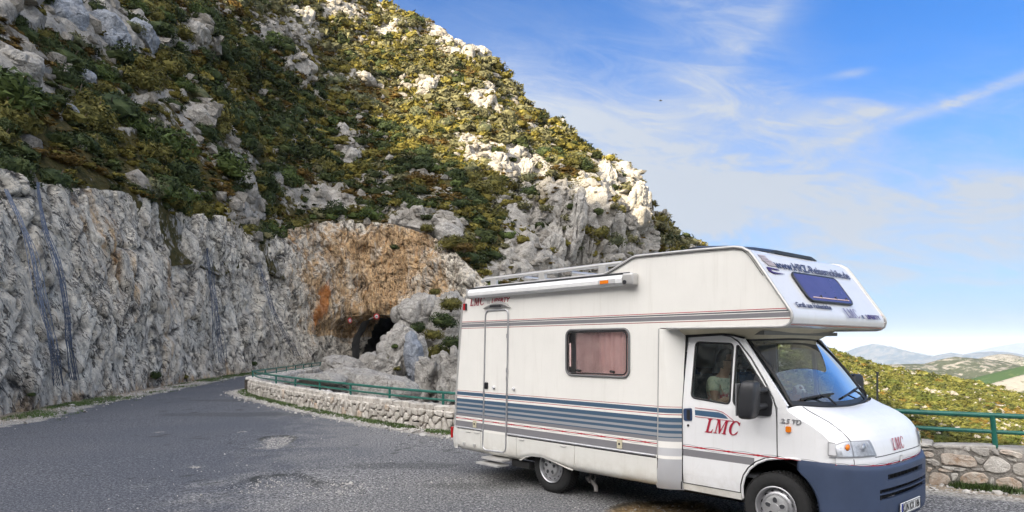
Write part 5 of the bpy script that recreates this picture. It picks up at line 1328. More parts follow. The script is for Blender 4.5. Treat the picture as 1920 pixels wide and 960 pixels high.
def glass_mat(name, tint, refl=1.0, rough=0.02):
    m = bpy.data.materials.new(name); m.use_nodes = True; nt = m.node_tree; nt.nodes.clear(); N = nt.nodes.new
    out = N('ShaderNodeOutputMaterial'); mx = N('ShaderNodeMixShader'); tr = N('ShaderNodeBsdfTransparent'); gl = N('ShaderNodeBsdfGlossy')
    tr.inputs[0].default_value = (*tint, 1); gl.inputs['Roughness'].default_value = rough
    fr = N('ShaderNodeFresnel'); fr.inputs[0].default_value = 1.52
    nt.links.new(mth(nt, 'MULTIPLY', fr.outputs[0], 1.7*refl, clamp=True), mx.inputs[0]); nt.links.new(tr.outputs[0], mx.inputs[1]); nt.links.new(gl.outputs[0], mx.inputs[2]); nt.links.new(mx.outputs[0], out.inputs[0])
    MATS[name] = m; return m
def stripe_mat(name, bands, base, chain=None, chain_x=(-9, 9), zcurve=0.0, rough=0.38, fade=None):
    """paint with printed bands: bands=[(z0,z1,colour)] bottom to top"""
    m, nt, b = new_mat(name); pset(b, rough=rough, spec=0.5)
    b.inputs['Coat Weight'].default_value = 0.25; b.inputs['Coat Roughness'].default_value = 0.15
    tc = nt.nodes.new('ShaderNodeTexCoord'); sp = nt.nodes.new('ShaderNodeSeparateXYZ'); nt.links.new(tc.outputs['Object'], sp.inputs[0]); x, y, z = sp.outputs
    if zcurve: z = mth(nt, 'SUBTRACT', z, mth(nt, 'MULTIPLY', mth(nt, 'MULTIPLY', y, y), zcurve))
    n = noise_n(nt, tc.outputs['Object'], 1.3, 6, 0.65).outputs[0]
    mp = nt.nodes.new('ShaderNodeMapping'); mp.inputs['Scale'].default_value = (14, 14, 0.9); nt.links.new(tc.outputs['Object'], mp.inputs[0])
    streak = noise_n(nt, mp.outputs[0], 1.0, 5, 0.7).outputs[0]
    col = ramp_n(nt, n, [(0.3, tuple(c*0.93 for c in base)), (0.7, base)])
    col = mixc(nt, sstep(nt, streak, 0.50, 0.74, 0, 0.13), col, (0.44, 0.40, 0.33))
    low = mth(nt, 'MULTIPLY', sstep(nt, z, 0.75, 0.33), sstep(nt, noise_n(nt, tc.outputs['Object'], 5, 6, 0.7).outputs[0], 0.35, 0.65))
    col = mixc(nt, mth(nt, 'MULTIPLY', low, 0.38), col, (0.36, 0.31, 0.23))
    for g in bands:
        z0, z1, c = g[:3]
        f = mth(nt, 'MULTIPLY', mth(nt, 'GREATER_THAN', z, z0), mth(nt, 'LESS_THAN', z, z1))
        if len(g) > 3: f = mth(nt, 'MULTIPLY', f, mth(nt, 'MULTIPLY', mth(nt, 'GREATER_THAN', x, g[3]), mth(nt, 'LESS_THAN', x, g[4])))
        col = mixc(nt, f, col, c)
    if chain:
        zc, per, amp = chain
        along = mth(nt, 'ADD', x, mth(nt, 'MULTIPLY', mth(nt, 'ABSOLUTE', y), -1.0)) if zcurve else x
        w = mth(nt, 'MULTIPLY', mth(nt, 'ABSOLUTE', mth(nt, 'SINE', mth(nt, 'MULTIPLY', along, math.pi/per))), amp)
        dz = mth(nt, 'ABSOLUTE', mth(nt, 'SUBTRACT', z, zc))
        oval = mth(nt, 'LESS_THAN', mth(nt, 'ABSOLUTE', mth(nt, 'SUBTRACT', dz, w)), 0.0028)
        rng_ = mth(nt, 'MULTIPLY', mth(nt, 'GREATER_THAN', x, chain_x[0]), mth(nt, 'LESS_THAN', x, chain_x[1]))
        col = mixc(nt, mth(nt, 'MULTIPLY', mth(nt, 'MULTIPLY', oval, rng_), 0.75), col, (0.20, 0.18, 0.19))
        # the red line swells at each crossing
        swell = mth(nt, 'ADD', 0.0055, mth(nt, 'MULTIPLY', mth(nt, 'POWER', mth(nt, 'SUBTRACT', 1.0, mth(nt, 'ABSOLUTE', mth(nt, 'SINE', mth(nt, 'MULTIPLY', along, math.pi/per)))), 3.0), 0.006))
        col = mixc(nt, mth(nt, 'LESS_THAN', dz, swell), col, (0.42, 0.02, 0.035))
    nt.links.new(col, b.inputs['Base Color'])
    n3 = noise_n(nt, tc.outputs['Object'], 240, 2, 0.5).outputs[0]
    nt.links.new(bump_n(nt, n3, 0.0006, 0.6), b.inputs['Normal'])
    return m
BLUE = (0.058, 0.108, 0.170); GREY = (0.21, 0.205, 0.215); LG = (0.32, 0.325, 0.335); REDC = (0.40, 0.02, 0.03); WARMW = (0.84, 0.82, 0.765)
SB = [(.735, .822, GREY), (.895, .938, GREY), (.938, .950, BLUE), (.950, .986, LG), (.986, 1.018, BLUE), (1.018, 1.046, LG), (1.046, 1.086, BLUE), (1.086, 1.112, LG), (1.112, 1.162, BLUE), (1.192, 1.200, REDC), (1.213, 1.265, BLUE), (1.279, 1.285, REDC)]
TB = [(2.222, 2.231, (.30, .06, .05)), (2.243, 2.290, GREY), (2.298, 2.313, (.10, .10, .11)), (2.322, 2.330, REDC)]
m_body = stripe_mat('body_panel', SB+TB, WARMW, (.860, .33, .020))
m_corner = stripe_mat('corner_panel', [(-1, .70, (.42, .42, .43)), (.735, .822, (.5, .5, .51)), (.895, .938, LG), (.938, .950, BLUE), (.950, .986, LG), (.986, 1.018, BLUE), (1.018, 1.046, LG), (1.046, 1.086, BLUE), (1.086, 1.112, LG), (1.112, 1.162, BLUE), (1.192, 1.200, REDC), (1.213, 1.265, BLUE), (1.279, 1.285, REDC)], WARMW)
m_cab = stripe_mat('cab_paint', [(.745, .822, GREY, 2.0, 2.93)], (.80, .80, .80), (.852, .33, .020), (-9, 9), rough=0.25)
m_nose = stripe_mat('nose_paint', [], (.80, .80, .80), (.812, .33, .018), (-9, 9), zcurve=0.042, rough=0.25)
m_skirt = stripe_mat('skirt_plastic', [], (.72, .71, .66), rough=0.45)
m_alc = stripe_mat('alcove_shell', [], (.74, .74, .73), rough=0.22)
m_cream = simple('cream_plastic', (.55, .50, .36), .5, vary=.12, scale=3)
m_trim = simple('aluminium_trim', (.50, .49, .47), .35, metal=.35, vary=.08)
m_silver = simple('silver_metal', (.55, .55, .56), .32, metal=.8, vary=.1)
m_black = simple('black_rubber', (.012, .012, .013), .6, vary=.2)
m_bplast = simple('black_plastic', (.018, .019, .022), .42, vary=.25, bump=.001, bscale=300)
m_bump = simple('blue_grey_bumper', (.036, .055, .105), .55, vary=.14, scale=2.5, bump=.0012, bscale=350)
m_tyre = simple('tyre_rubber', (.014, .014, .014), .85, vary=.3, scale=20)
m_rim = simple('rim_steel', (.42, .42, .43), .38, metal=.7, vary=.1)
m_hub = simple('hub_cap_grey', (.36, .36, .36), .4, metal=.4, vary=.08)
m_dark = simple('dark_underside', (.012, .012, .012), .9)
m_inner = simple('cab_trim', (.035, .037, .042), .8, vary=.2)
m_seat = simple('seat_blue', (.018, .045, .10), .95, vary=.45, scale=14)
m_gseat = simple('seat_grey', (.10, .10, .10), .95, vary=.2)
m_curt = simple('curtain_pink', (.84, .62, .58), .9, vary=.08, scale=6)
m_white = simple('white_cloth', (.62, .62, .63), .9)
m_red = simple('red_lens', (.42, .012, .015), .2)
m_orange = simple('orange_lens', (.75, .20, .01), .25)
m_redp = simple('red_print', (.36, .015, .04), .4); m_violet = simple('violet_print', (.045, .015, .10), .4); m_slate = simple('slate_print', (.035, .035, .07), .4)
m_bprint = simple('blue_print', (.05, .11, .19), .4); m_bkprint = simple('black_print', (.02, .02, .02), .5)
g_side = glass_mat('side_glass', (.88, .93, .92), .6); g_ws = glass_mat('windscreen_glass', (.78, .88, .90), 2.4); g_dark = glass_mat('acrylic_window', (.97, .94, .94), .35, .05)
g_lamp = glass_mat('lamp_glass', (.92, .93, .95), 1.0, .08)
V = lambda *a: Vector(a)

def slab(name, outline, mat, y0, y1, parent=VAN, holes=(), levels=(), yfun=None, bevel=0.0, smooth=False):
    """polygon in (x,z) given thickness between y0 and y1; yfun(x,z) bends it"""
    loops = [[V(x, z, 0) for x, z in outline]]+[[V(x, z, 0) for x, z in h] for h in holes]
    tris = geometry.tessellate_polygon(loops); pts = [p for l in loops for p in l]
    bm = bmesh.new(); vs = [bm.verts.new((p.x, 0, p.y)) for p in pts]
    for t in tris:
        try: bm.faces.new([vs[i] for i in t])
        except ValueError: pass
    bmesh.ops.dissolve_degenerate(bm, edges=bm.edges, dist=1e-5)
    for z in levels: bmesh.ops.bisect_plane(bm, geom=bm.verts[:]+bm.edges[:]+bm.faces[:], plane_co=(0, 0, z), plane_no=(0, 0, 1))
    if yfun:
        for x in np.arange(-2, 4.1, .15): bmesh.ops.bisect_plane(bm, geom=bm.verts[:]+bm.edges[:]+bm.faces[:], plane_co=(x, 0, 0), plane_no=(1, 0, 0))
    ret = bmesh.ops.extrude_face_region(bm, geom=bm.faces[:]); nv = {v for v in ret['geom'] if isinstance(v, bmesh.types.BMVert)}
    for v in bm.verts:
        t = y1 if v in nv else y0
        v.co.y = t+(yfun(v.co.x, v.co.z) if yfun else 0)
    return bm_obj(name, bm, mat, parent, smooth=smooth, bevel=bevel, segs=2, angle=35)
def tube_part(name, pts, r, mat, parent=VAN, n=8, closed=False):
    bm = bmesh.new(); add_tube(bm, pts, r, n, closed=closed); return bm_obj(name, bm, mat, parent, smooth=True, angle=60)
def rrect(x0, x1, z0, z1, r, n=5):
    out = []
    for cx, cz, a0 in ((x1-r, z1-r, 0), (x0+r, z1-r, 90), (x0+r, z0+r, 180), (x1-r, z0+r, 270)):
        for k in range(n+1): a = R(a0+90*k/n); out.append((cx+r*math.cos(a), cz+r*math.sin(a)))
    return out
def round_poly(P, r=.04, n=3):
    out = []; P = [np.array(p, float) for p in P]
    for i in range(len(P)):
        a, b, c = P[i-1], P[i], P[(i+1) % len(P)]; la, lc = np.linalg.norm(a-b), np.linalg.norm(c-b); q = min(r, la*.45, lc*.45)
        s, e = b+(a-b)/la*q, b+(c-b)/lc*q
        for k in range(n+1): t = k/n; out.append(tuple((1-t)**2*s+2*t*(1-t)*b+t*t*e))
    return out

# --- living body shell -------------------------------------------------------
prof = [(-1.965, .70), (-1.935, 1.25), (-1.80, 2.44), (-1.765, 2.58), (-1.70, 2.70), (-1.60, 2.785), (-1.45, 2.825), (1.03, 2.83), (1.12, 2.855), (1.46, 2.99), (1.52, 3.003), (2.30, 2.990), (2.78, 2.975), (2.87, 2.955), (2.945, 2.910), (3.005, 2.8335), (3.11, 2.6803), (3.25, 2.476), (3.35, 2.330), (3.381, 2.285), (3.388, 2.235), (3.370, 2.185), (3.33, 2.160), (3.28, 2.152), (1.85, 2.165), (1.835, .70)]
slab('body_side', prof, m_body, YN, YN+.03, holes=[rrect(.42, 1.41, 1.60, 2.155, .07)])
slab('body_side', prof, m_body, YF-.03, YF)
bm = bmesh.new()                                   # roof, nose, floor and rear as one skin
ins = prof[:]; n = len(ins)
ra = [bm.verts.new((x, YN+.012, z)) for x, z in ins]; rb = [bm.verts.new((x, YF-.012, z)) for x, z in ins]
for i in range(n):
    j = (i+1) % n
    if i == n-2: continue                         # open behind the cab
    bm.faces.new((ra[i], ra[j], rb[j], rb[i]))
bmesh.ops.scale(bm, vec=(.9985, 1, .9985), space=Matrix.Translation((-1, 0, -1.7)), verts=bm.verts)
bm_obj('body_shell', bm, m_alc, VAN, smooth=True, angle=30)
# trim profile along the edge of both sides
edge = [V(x, 0, z) for x, z in prof[1:24]]
for y in (YN-.002, YF+.002): tube_part('edge_trim', [V(-1.97, y, .72)]+[V(p.x, y, p.z) for p in edge]+[V(2.6, y, 2.155), V(1.95, y, 2.160)], .017, m_trim, n=8)
for y in (YN-.012,): tube_part('edge_seam', [V(p.x-.018*(1 if p.x > 2.9 else 0)-.0, y, p.z-.020) for p in edge[5:16]], .0035, m_black, n=5)
# front window of the alcove on the slanted face
FM = Matrix(((0, -.565, .825, 3.35), (1, 0, 0, 0), (0, .825, .565, 2.33), (0, 0, 0, 1)))   # (y, up the face, outward)
def face_poly(name, pts, mat, d0, d1, parent=VAN, bevel=0):
    bm = bmesh.new(); a = [bm.verts.new(FM @ V(y, v, d0)) for y, v in pts]; b = [bm.verts.new(FM @ V(y, v, d1)) for y, v in pts]
    bm.faces.new(a); bm.faces.new(b)
    for i in range(len(pts)): j = (i+1) % len(pts); bm.faces.new((a[i], a[j], b[j], b[i]))
    return bm_obj(name, bm, mat, parent)
w = face_poly('alcove_window', rrect(-.55, .495, .115, .465, .06), simple('window_violet', (.085, .065, .165), .14, vary=.2, scale=2), .006, .022)
tube_part('window_frame', [FM @ V(a, b, .014) for a, b in rrect(-.56, .505, .105, .475, .07)], .013, m_bplast, w, closed=True)
tube_part('window_blind', [FM @ V(-.45, .15, .024), FM @ V(.42, .15, .024)], .006, m_curt, w)
for yy in (-.25, .1, .38): tube_part('latch', [FM @ V(yy, .15, .024), FM @ V(yy, .18, .03)], .009, m_bplast, w)
fo = lambda y, v, d=.010: FM @ Matrix.Translation((y, v, d))
text_mesh('www.HRZ-Reisemobile.de', .150, m_slate, VAN, fo(.12, .565), 'lettering', sx=1.12, ext=.001, bold=.0035)
text_mesh('Gruß aus Hohenlohe', .085, m_slate, VAN, fo(-.54, .040), 'lettering', sx=1.08, ext=.001, bold=.002)
# serif capitals, drawn as outlines in a unit box
def glyph_L(): return [[(0, 0), (.62, 0), (.66, .27), (.60, .27), (.52, .10), (.30, .08), (.30, .92), (.40, .95), (.40, 1), (0, 1), (0, .95), (.10, .92), (.10, .08), (0, .05)]]
def glyph_M(): return [[(0, 0), (.30, 0), (.30, .05), (.20, .08), (.20, .80), (.45, 0), (.53, 0), (.80, .82), (.80, .08), (.70, .05), (.70, 0), (1.08, 0), (1.08, .05), (.98, .08), (.98, .92), (1.08, .95), (1.08, 1), (.78, 1), (.54, .30), (.32, 1), (0, 1), (0, .95), (.11, .92), (.11, .08), (0, .05)]]
def glyph_C():
    o = []; n_ = 14
    for k in range(n_+1): a = R(48+264*k/n_); o.append((.44+.44*math.cos(a), .5+.52*math.sin(a)))
    i_ = [(.46+.25*math.cos(R(300-240*k/n_)), .5+.44*math.sin(R(300-240*k/n_))) for k in range(n_+1)]
    return [o+[(.80, .30), (.76, .30)]+i_+[(.74, .70), (.80, .70), (.80, .98)]]
def serif_LMC(M, h, mat, shear=0.0, sx=.8, parent=VAN, ext=.003):
    bm = bmesh.new(); off = 0
    for g, adv in ((glyph_L(), .76), (glyph_M(), 1.20), (glyph_C(), .85)):
        for loop in g:
            pts = [V(((x+off)*sx+shear*y)*h, y*h, 0) for x, y in loop]
            tris = geometry.tessellate_polygon([pts]); vs = [bm.verts.new(M @ (p+V(0, 0, ext))) for p in pts]
            for t in tris:
                try: bm.faces.new([vs[i] for i in t])
                except ValueError: pass
        off += adv
    return bm_obj('lettering', bm, mat, parent)
serif_LMC(fo(.12, -.085), .125, m_violet, 0, .92)
bm = bmesh.new()
for k in range(3): add_box(bm, (0, 0, 0), (.012, .05, .001)); bmesh.ops.transform(bm, matrix=Matrix.Translation((.018, 0, 0)), verts=bm.verts)
bmesh.ops.transform(bm, matrix=fo(.50, -.06), verts=bm.verts); bm_obj('stripe_mark', bm, m_slate, VAN)
text_mesh('LIBERTY', .085, m_violet, VAN, fo(.83, -.058), 'lettering', sx=1.25, bold=.003, ext=.001)
# stripes and swoosh at the upper left of the face
for k, (y0, y1, v0) in enumerate(((-1.0, -.86, .655), (-.98, -.84, .625), (-.99, -.79, .595), (-.96, -.78, .565), (-.93, -.75, .54))):
    face_poly('stripe_mark', [(y0, v0), (y1, v0), (y1-.01, v0+.022), (y0-.01, v0+.022)], MATS.get('tan_print') or simple('tan_print', (.42, .36, .36), .5), .003, .006)
face_poly('swoosh_mark', [(-1.0, .515), (-.80, .505), (-.76, .488), (-.90, .492), (-.965, .480), (-.93, .455), (-.70, .448), (-.94, .430), (-1.01, .462)], m_violet, .003, .007)
# red/brown line under the nose
tube_part('stripe_line', [V(3.352, YN+.03, 2.1685), V(3.352, YF-.03, 2.1685)], .004, simple('brown_line', (.35, .12, .06), .5), n=6)

# --- roof fittings ------------------------------------------------------------
aw = empty('awning'); aw.parent = VAN
bm = bmesh.new(); sec = [(YN-.004, 2.668), (YN-.085, 2.672), (YN-.115, 2.700), (YN-.118, 2.745), (YN-.095, 2.785), (YN-.05, 2.800), (YN-.004, 2.800)]
ends = [[bm.verts.new((x, y, z)) for y, z in sec] for x in (-1.51, 1.40)]
for i in range(len(sec)): j = (i+1) % len(sec); bm.faces.new((ends[0][i], ends[0][j], ends[1][j], ends[1][i]))
bm.faces.new(ends[0]); bm.faces.new(ends[1][::-1]); bm_obj('awning_case', bm, simple('awning_white', (.76, .76, .75), .35), aw, smooth=True, angle=30)
for x0, x1 in ((1.402, 1.56), (-1.545, -1.512)):
    bm = bmesh.new(); add_box(bm, ((x0+x1)/2, YN-.06, 2.735), (x1-x0, .122, .145)); bm_obj('awning_end_cap', bm, m_trim, aw, smooth=True, bevel=.03, segs=3)
bm = bmesh.new(); add_lathe(bm, [(0, 0), (.025, 0), (.025, .012), (.012, .014), (0, .014)], Matrix.Translation((1.45, YN-.121, 2.70)) @ Matrix.Rotation(R(90), 4, 'X'), 16); bm_obj('crank_eye', bm, m_bplast, aw)
tube_part('awning_rail', [V(-1.5, YN-.05, 2.812), V(1.46, YN-.05, 2.812)], .012, m_bplast, aw)
bm = bmesh.new(); add_box(bm, (1.17, YN-.120, 2.725), (.26, .006, .05)); bm_obj('badge', bm, simple('badge_silver', (.5, .5, .5), .4), aw)
bm = bmesh.new(); add_box(bm, (1.14, YN-.124, 2.722), (.13, .006, .04)); bm_obj('badge_print', bm, m_orange, aw)
for yy, lab in ((-.98, None), (.98, None)):
    rr_ = tube_part('roof_rail', [V(-1.48, yy, 2.935), V(-1.40, yy, 2.955), V(1.20, yy, 2.965)], .028, m_trim)
    for x in (-1.2, -.18, .9):
        bm = bmesh.new(); add_box(bm, (x, yy, 2.890), (.12, .05, .13)); bm_obj('rail_bracket', bm, m_trim, rr_, bevel=.008)
lad = tube_part('roof_ladder', [V(-.9, -.45, 2.90), V(1.0, -.45, 2.90)], .022, m_silver)
tube_part('side_bar', [V(-.9, -.05, 2.90), V(1.0, -.05, 2.90)], .022, m_silver, lad)
for k in range(7): tube_part('rung', [V(-.75+k*.27, -.45, 2.90), V(-.75+k*.27, -.05, 2.90)], .014, m_silver, lad, n=6)
for x, y, sx_, sy_ in ((.35, .35, .5, .5), (-1.0, .5, .42, .42)):
    bm = bmesh.new(); add_box(bm, (x, y, 2.86), (sx_, sy_, .09)); bm_obj('roof_hatch', bm, m_white, bevel=.03, segs=3, smooth=True, parent=VAN)
for x in (-.55, .35): tube_part('roof_bar', [V(x, -.98, 2.925), V(x, .98, 2.925)], .016, m_silver)
# dark spoiler in front of the big roof light on the alcove
bm = bmesh.new(); rows = []
for x, z, hw in ((1.72, 3.015, .60), (1.78, 3.11, .62), (1.95, 3.14, .62), (2.3, 3.105, .62), (2.62, 3.055, .60), (2.86, 3.00, .56)):
    rows.append([bm.verts.new((x, y*hw, z-(.03 if abs(y) > .9 else 0))) for y in np.linspace(-1, 1, 9)])
for a, b in zip(rows, rows[1:]):
    for k in range(8): bm.faces.new((a[k], a[k+1], b[k+1], b[k]))
bmesh.ops.extrude_face_region(bm, geom=bm.faces[:]); bm.verts.ensure_lookup_table()
for v in bm.verts[54:]: v.co.z -= .035
bm_obj('roof_spoiler', bm, m_bplast, VAN, smooth=True, angle=50)

# --- entrance door -------------------------------------------------------------
dr = empty('entrance_door'); dr.parent = VAN
do = round_poly([(-1.282, .44), (-1.218, 2.475), (-.715, 2.475), (-.770, .455)], .085, 6)
slab('door_panel', do, m_body, YN-.006, YN+.004, dr)
tube_part('door_frame', [V(x, YN-.010, z) for x, z in do], .013, m_silver, dr, closed=True)
bm = bmesh.new(); pts = rrect(-1.235, -1.165, 1.335, 1.43, .015); 
slab('door_lock', pts, m_bplast, YN-.022, YN-.006, dr)
slab('lock_handle', rrect(-1.215, -1.19, 1.36, 1.41, .008), m_black, YN-.034, YN-.023, dr)
for x in (-1.03, -.60):
    bm = bmesh.new(); add_lathe(bm, [(0, 0), (.024, 0), (.026, .01), (.016, .028), (0, .032)], Matrix.Translation((x, YN-.007, 1.363)) @ Matrix.Rotation(R(90), 4, 'X'), 14); bm_obj('door_catch', bm, m_white, VAN if x > -.9 else dr, smooth=True)
    tube_part('catch_pin', [V(x+.02, YN-.03, 1.352), V(x+.04, YN-.03, 1.352)], .006, m_bplast, VAN if x > -.9 else dr)
for z in (.60, .80, 1.62, 1.50, 2.1): tube_part('hinge', [V(-.748+.012*(z-1.5), YN-.020, z-.03), V(-.748+.012*(z-1.5), YN-.020, z+.03)], .007, m_silver, dr)
# lamp hood above the door
bm = bmesh.new(); A_ = []
for k in range(13):
    t = k/12; x = -1.245+.575*t; z = 2.50+.105*math.sin(math.pi*t)**.8+.03*(1-t)*0; A_.append((x, z))
for (d, f) in ((0, 1), (.05, .75)):
    pass
up_ = [bm.verts.new((x, YN-.004, z)) for x, z in A_]; fr_ = [bm.verts.new((x, YN-.045, 2.50+(z-2.50)*.62)) for x, z in A_]; lo_ = [bm.verts.new((x, YN-.03, 2.50+(z-2.50)*.30)) for x, z in A_]; bk_ = [bm.verts.new((x, YN-.004, 2.495+(z-2.50)*.22)) for x, z in A_]
for a, b in ((up_, fr_), (fr_, lo_), (lo_, bk_), (bk_, up_)):
    for k in range(12): bm.faces.new((a[k], a[k+1], b[k+1], b[k]))
bm_obj('awning_lamp', bm, m_trim, VAN, smooth=True, angle=40)
slab('lamp_lens', [(-1.09, 2.515), (-.84, 2.515), (-.86, 2.545), (-1.07, 2.545)], m_bplast, YN-.050, YN-.035, VAN)
# printed name behind the awning end
SM = lambda x, z, y=YN-.002: Matrix(((1, 0, 0, x), (0, 0, -1, y), (0, 1, 0, z), (0, 0, 0, 1)))
serif_LMC(SM(-1.60, 2.560), .125, m_redp, .22, .95)
bm = bmesh.new()
for k in range(3): add_box(bm, (k*.025, 0, 0), (.012, .055, .001))
bmesh.ops.transform(bm, matrix=SM(-1.19, 2.600, YN-.003), verts=bm.verts); bm_obj('stripe_mark', bm, MATS['tan_print'], VAN)
text_mesh('LIBERTY', .088, m_redp, VAN, SM(-.905, 2.612, YN-.002), 'lettering', sx=1.22, bold=.0025, shear=.25, ext=.001)
# side marker
slab('side_marker', rrect(-1.735, -1.69, 2.50, 2.60, .01), m_red, YN-.028, YN-.002)
slab('side_marker', rrect(-1.689, -1.672, 2.50, 2.60, .005), m_bplast, YN-.024, YN-.002)

# --- side window ---------------------------------------------------------------
wn = empty('side_window'); wn.parent = VAN
tube_part('window_frame', [V(x, YN-.006, z) for x, z in rrect(.405, 1.422, 1.592, 2.163, .085)], .015, simple('window_grey', (.16, .16, .16), .5), wn, closed=True)
slab('window_pane', rrect(.42, 1.41, 1.607, 2.150, .07), g_dark, YN-.004, YN+.002, wn)
tube_part('pane_seal', [V(x, YN-.016, z) for x, z in rrect(.435, 1.393, 1.622, 2.136, .065)], .008, m_black, wn, closed=True)
bm = bmesh.new(); cols_ = 90; ra = []; 
for k in range(cols_+1):
    x = .52+.85*k/cols_; y = YN+.045+.017*math.sin(k*.66)+.007*math.sin(k*1.7+1); ra.append((bm.verts.new((x, y, 2.135)), bm.verts.new((x+.006*math.sin(k*.5), y+.004, 1.60))))
for a, b in zip(ra, ra[1:]): bm.faces.new((a[0], b[0], b[1], a[1]))
bm_obj('curtain', bm, m_curt, wn, smooth=True, angle=180)
bm = bmesh.new(); add_box(bm, (.915, YN+.32, 1.88), (1.1, .01, .75)); add_box(bm, (.915, YN+.18, 1.55), (1.1, .3, .01)); bm_obj('window_interior', bm, m_inner, wn)
for x in (.62, 1.17): tube_part('window_latch', [V(x-.03, YN-.010, 1.655), V(x+.03, YN-.010, 1.648)], .016, m_black, wn)
tube_part('window_stay', [V(.475, YN-.006, 1.70), V(.475, YN-.006, 2.0)], .008, m_curt, wn)

# --- rails and seams on the side --------------------------------------------------
tube_part('awning_channel', [V(-1.93, YN-.008, .722), V(-1.315, YN-.008, .722)], .014, m_silver)
tube_part('awning_channel', [V(-.735, YN-.008, .722), V(1.80, YN-.008, .722)], .014, m_silver)
tube_part('awning_channel', [V(-.735, YN-.006, .700), V(1.80, YN-.006, .700)], .008, m_bplast)
tube_part('panel_strip', [V(1.828, YN-.006, .71), V(1.845, YN-.006, 2.155)], .009, m_trim)
for x, z in ((-1.48, .80), (1.28, .80)):
    slab('key_hatch', rrect(x-.035, x+.035, z-.055, z+.05, .01), MATS['cream_plastic'], YN-.014, YN-.001)
    slab('key_hole', rrect(x-.012, x+.012, z-.012, z+.012, .004), m_bplast, YN-.019, YN-.014)
# skirts: curved under at the bottom
def skirt(name, x0, x1, botf, parent=VAN, sgn=-1, yb=YN):
    nx = max(2, int((x1-x0)/.035)); bm = bmesh.new(); rows = []
    ks = np.linspace(0, 1, 9)
    for i in range(nx+1):
        x = x0+(x1-x0)*i/nx; zb = botf(x); rows.append([])
        for k in ks:
            z = .700+(zb-.700)*k; y = yb+sgn*.012-sgn*.16*max(0, (.47-z)/.12)**1.7*(1 if True else 0)*.35
            y -= sgn*.022*(k > .99)
            rows[-1].append(bm.verts.new((x, y, z)))
        rows[-1].append(bm.verts.new((x, yb-sgn*.10, zb+.005)))
    for a, b in zip(rows, rows[1:]):
        for k in range(len(a)-1): bm.faces.new((a[k], a[k+1], b[k+1], b[k]))
    for e in (rows[0], rows[-1]):
        f = [v for v in e]; bm.faces.new(f)
    return bm_obj(name, bm, m_skirt, parent, smooth=True, angle=50)
XB = [-1.97, -1.80, -1.31, -.79, -.56, -.47, -.40, -.27, -.06, .19, .42, .551, .8, 1.83]; ZB = [.42, .385, .378, .385, .375, .385, .43, .468, .479, .433, .385, .372, .375, .385]
bf = lambda x: float(np.interp(x, XB, ZB))
for x0, x1 in ((-1.90, -1.337), (-1.329, -.552), (-.545, .547), (.555, 1.822)): skirt('skirt_panel', x0, x1, bf)
for x0, x1 in ((-1.90, 1.775),): skirt('skirt_panel', x0, x1, lambda x: .38, sgn=1, yb=YF)
for x in (-1.72, -1.47): slab('hatch_lock', rrect(x-.02, x+.02, .465, .505, .006), m_trim, YN-.032, YN-.010)
for x in (-1.62, -1.42, -.44, .36): tube_part('hatch_lip', [V(x-.06, YN-.016, .678), V(x-.04, YN-.022, .668), V(x+.04, YN-.022, .668), V(x+.06, YN-.016, .678)], .005, m_trim)
# wheel arch lip
tube_part('arch_lip', [V(x, YN+.014, bf(x)+.004) for x in np.linspace(-.50, .50, 30)], .011, m_skirt)
# rear bumper corner
bm = bmesh.new(); rows = []
for z, g in ((.735, 0), (.70, .03), (.60, .055), (.50, .05), (.42, .02), (.395, -.02)):
    rows.append([bm.verts.new(p) for p in ((-1.88, YN-.018, z), (-1.97-g*.6, YN-.016, z), (-2.02-g, YN+.05, z), (-2.04-g, YN+.3, z), (-2.04-g, YF-.3, z), (-2.02-g, YF-.05, z), (-1.97, YF+.016, z), (-1.88, YF+.018, z))])
for a, b in zip(rows, rows[1:]):
    for k in range(7): bm.faces.new((a[k], a[k+1], b[k+1], b[k]))
bm_obj('rear_bumper', bm, m_skirt, VAN, smooth=True, angle=60)
for s in (YN+.045, YF-.045): bm = bmesh.new(); add_box(bm, (-2.075, s, .62), (.03, .09, .17)); bm_obj('tail_lamp', bm, m_red, VAN, bevel=.01)
# entrance step and floor pan
bm = bmesh.new(); add_box(bm, (-.97, YN+.02, .345), (.46, .25, .03)); add_box(bm, (-1.0, YN-.07, .275), (.48, .22, .028)); bm_obj('entrance_step', bm, m_trim, VAN, bevel=.006)
bm = bmesh.new(); add_box(bm, (-.55, YN+.12, .31), (.36, .1, .09)); add_box(bm, (-.2, .04, .52), (3.5, 2.0, .30)); add_box(bm, (2.4, 0, .42), (1.5, 1.6, .25)); bm_obj('chassis', bm, m_dark, VAN)
m_pipe = simple('pipe_grey', (.13, .12, .115), .7)
dp = tube_part('drain_pipe', [V(.60, -.86, .23), V(.70, -.92, .21), V(.76, -.96, .19), V(.775, -.97, .13)], .028, m_pipe)
tube_part('drain_valve', [V(.52, -.84, .26), V(.60, -.87, .235)], .042, m_pipe, dp); tube_part('valve_lever', [V(.58, -.88, .20), V(.60, -.88, .32)], .012, m_pipe, dp); tube_part('drain_hose', [V(.68, -.86, .34), V(.68, -.9, .22)], .01, m_pipe, dp)

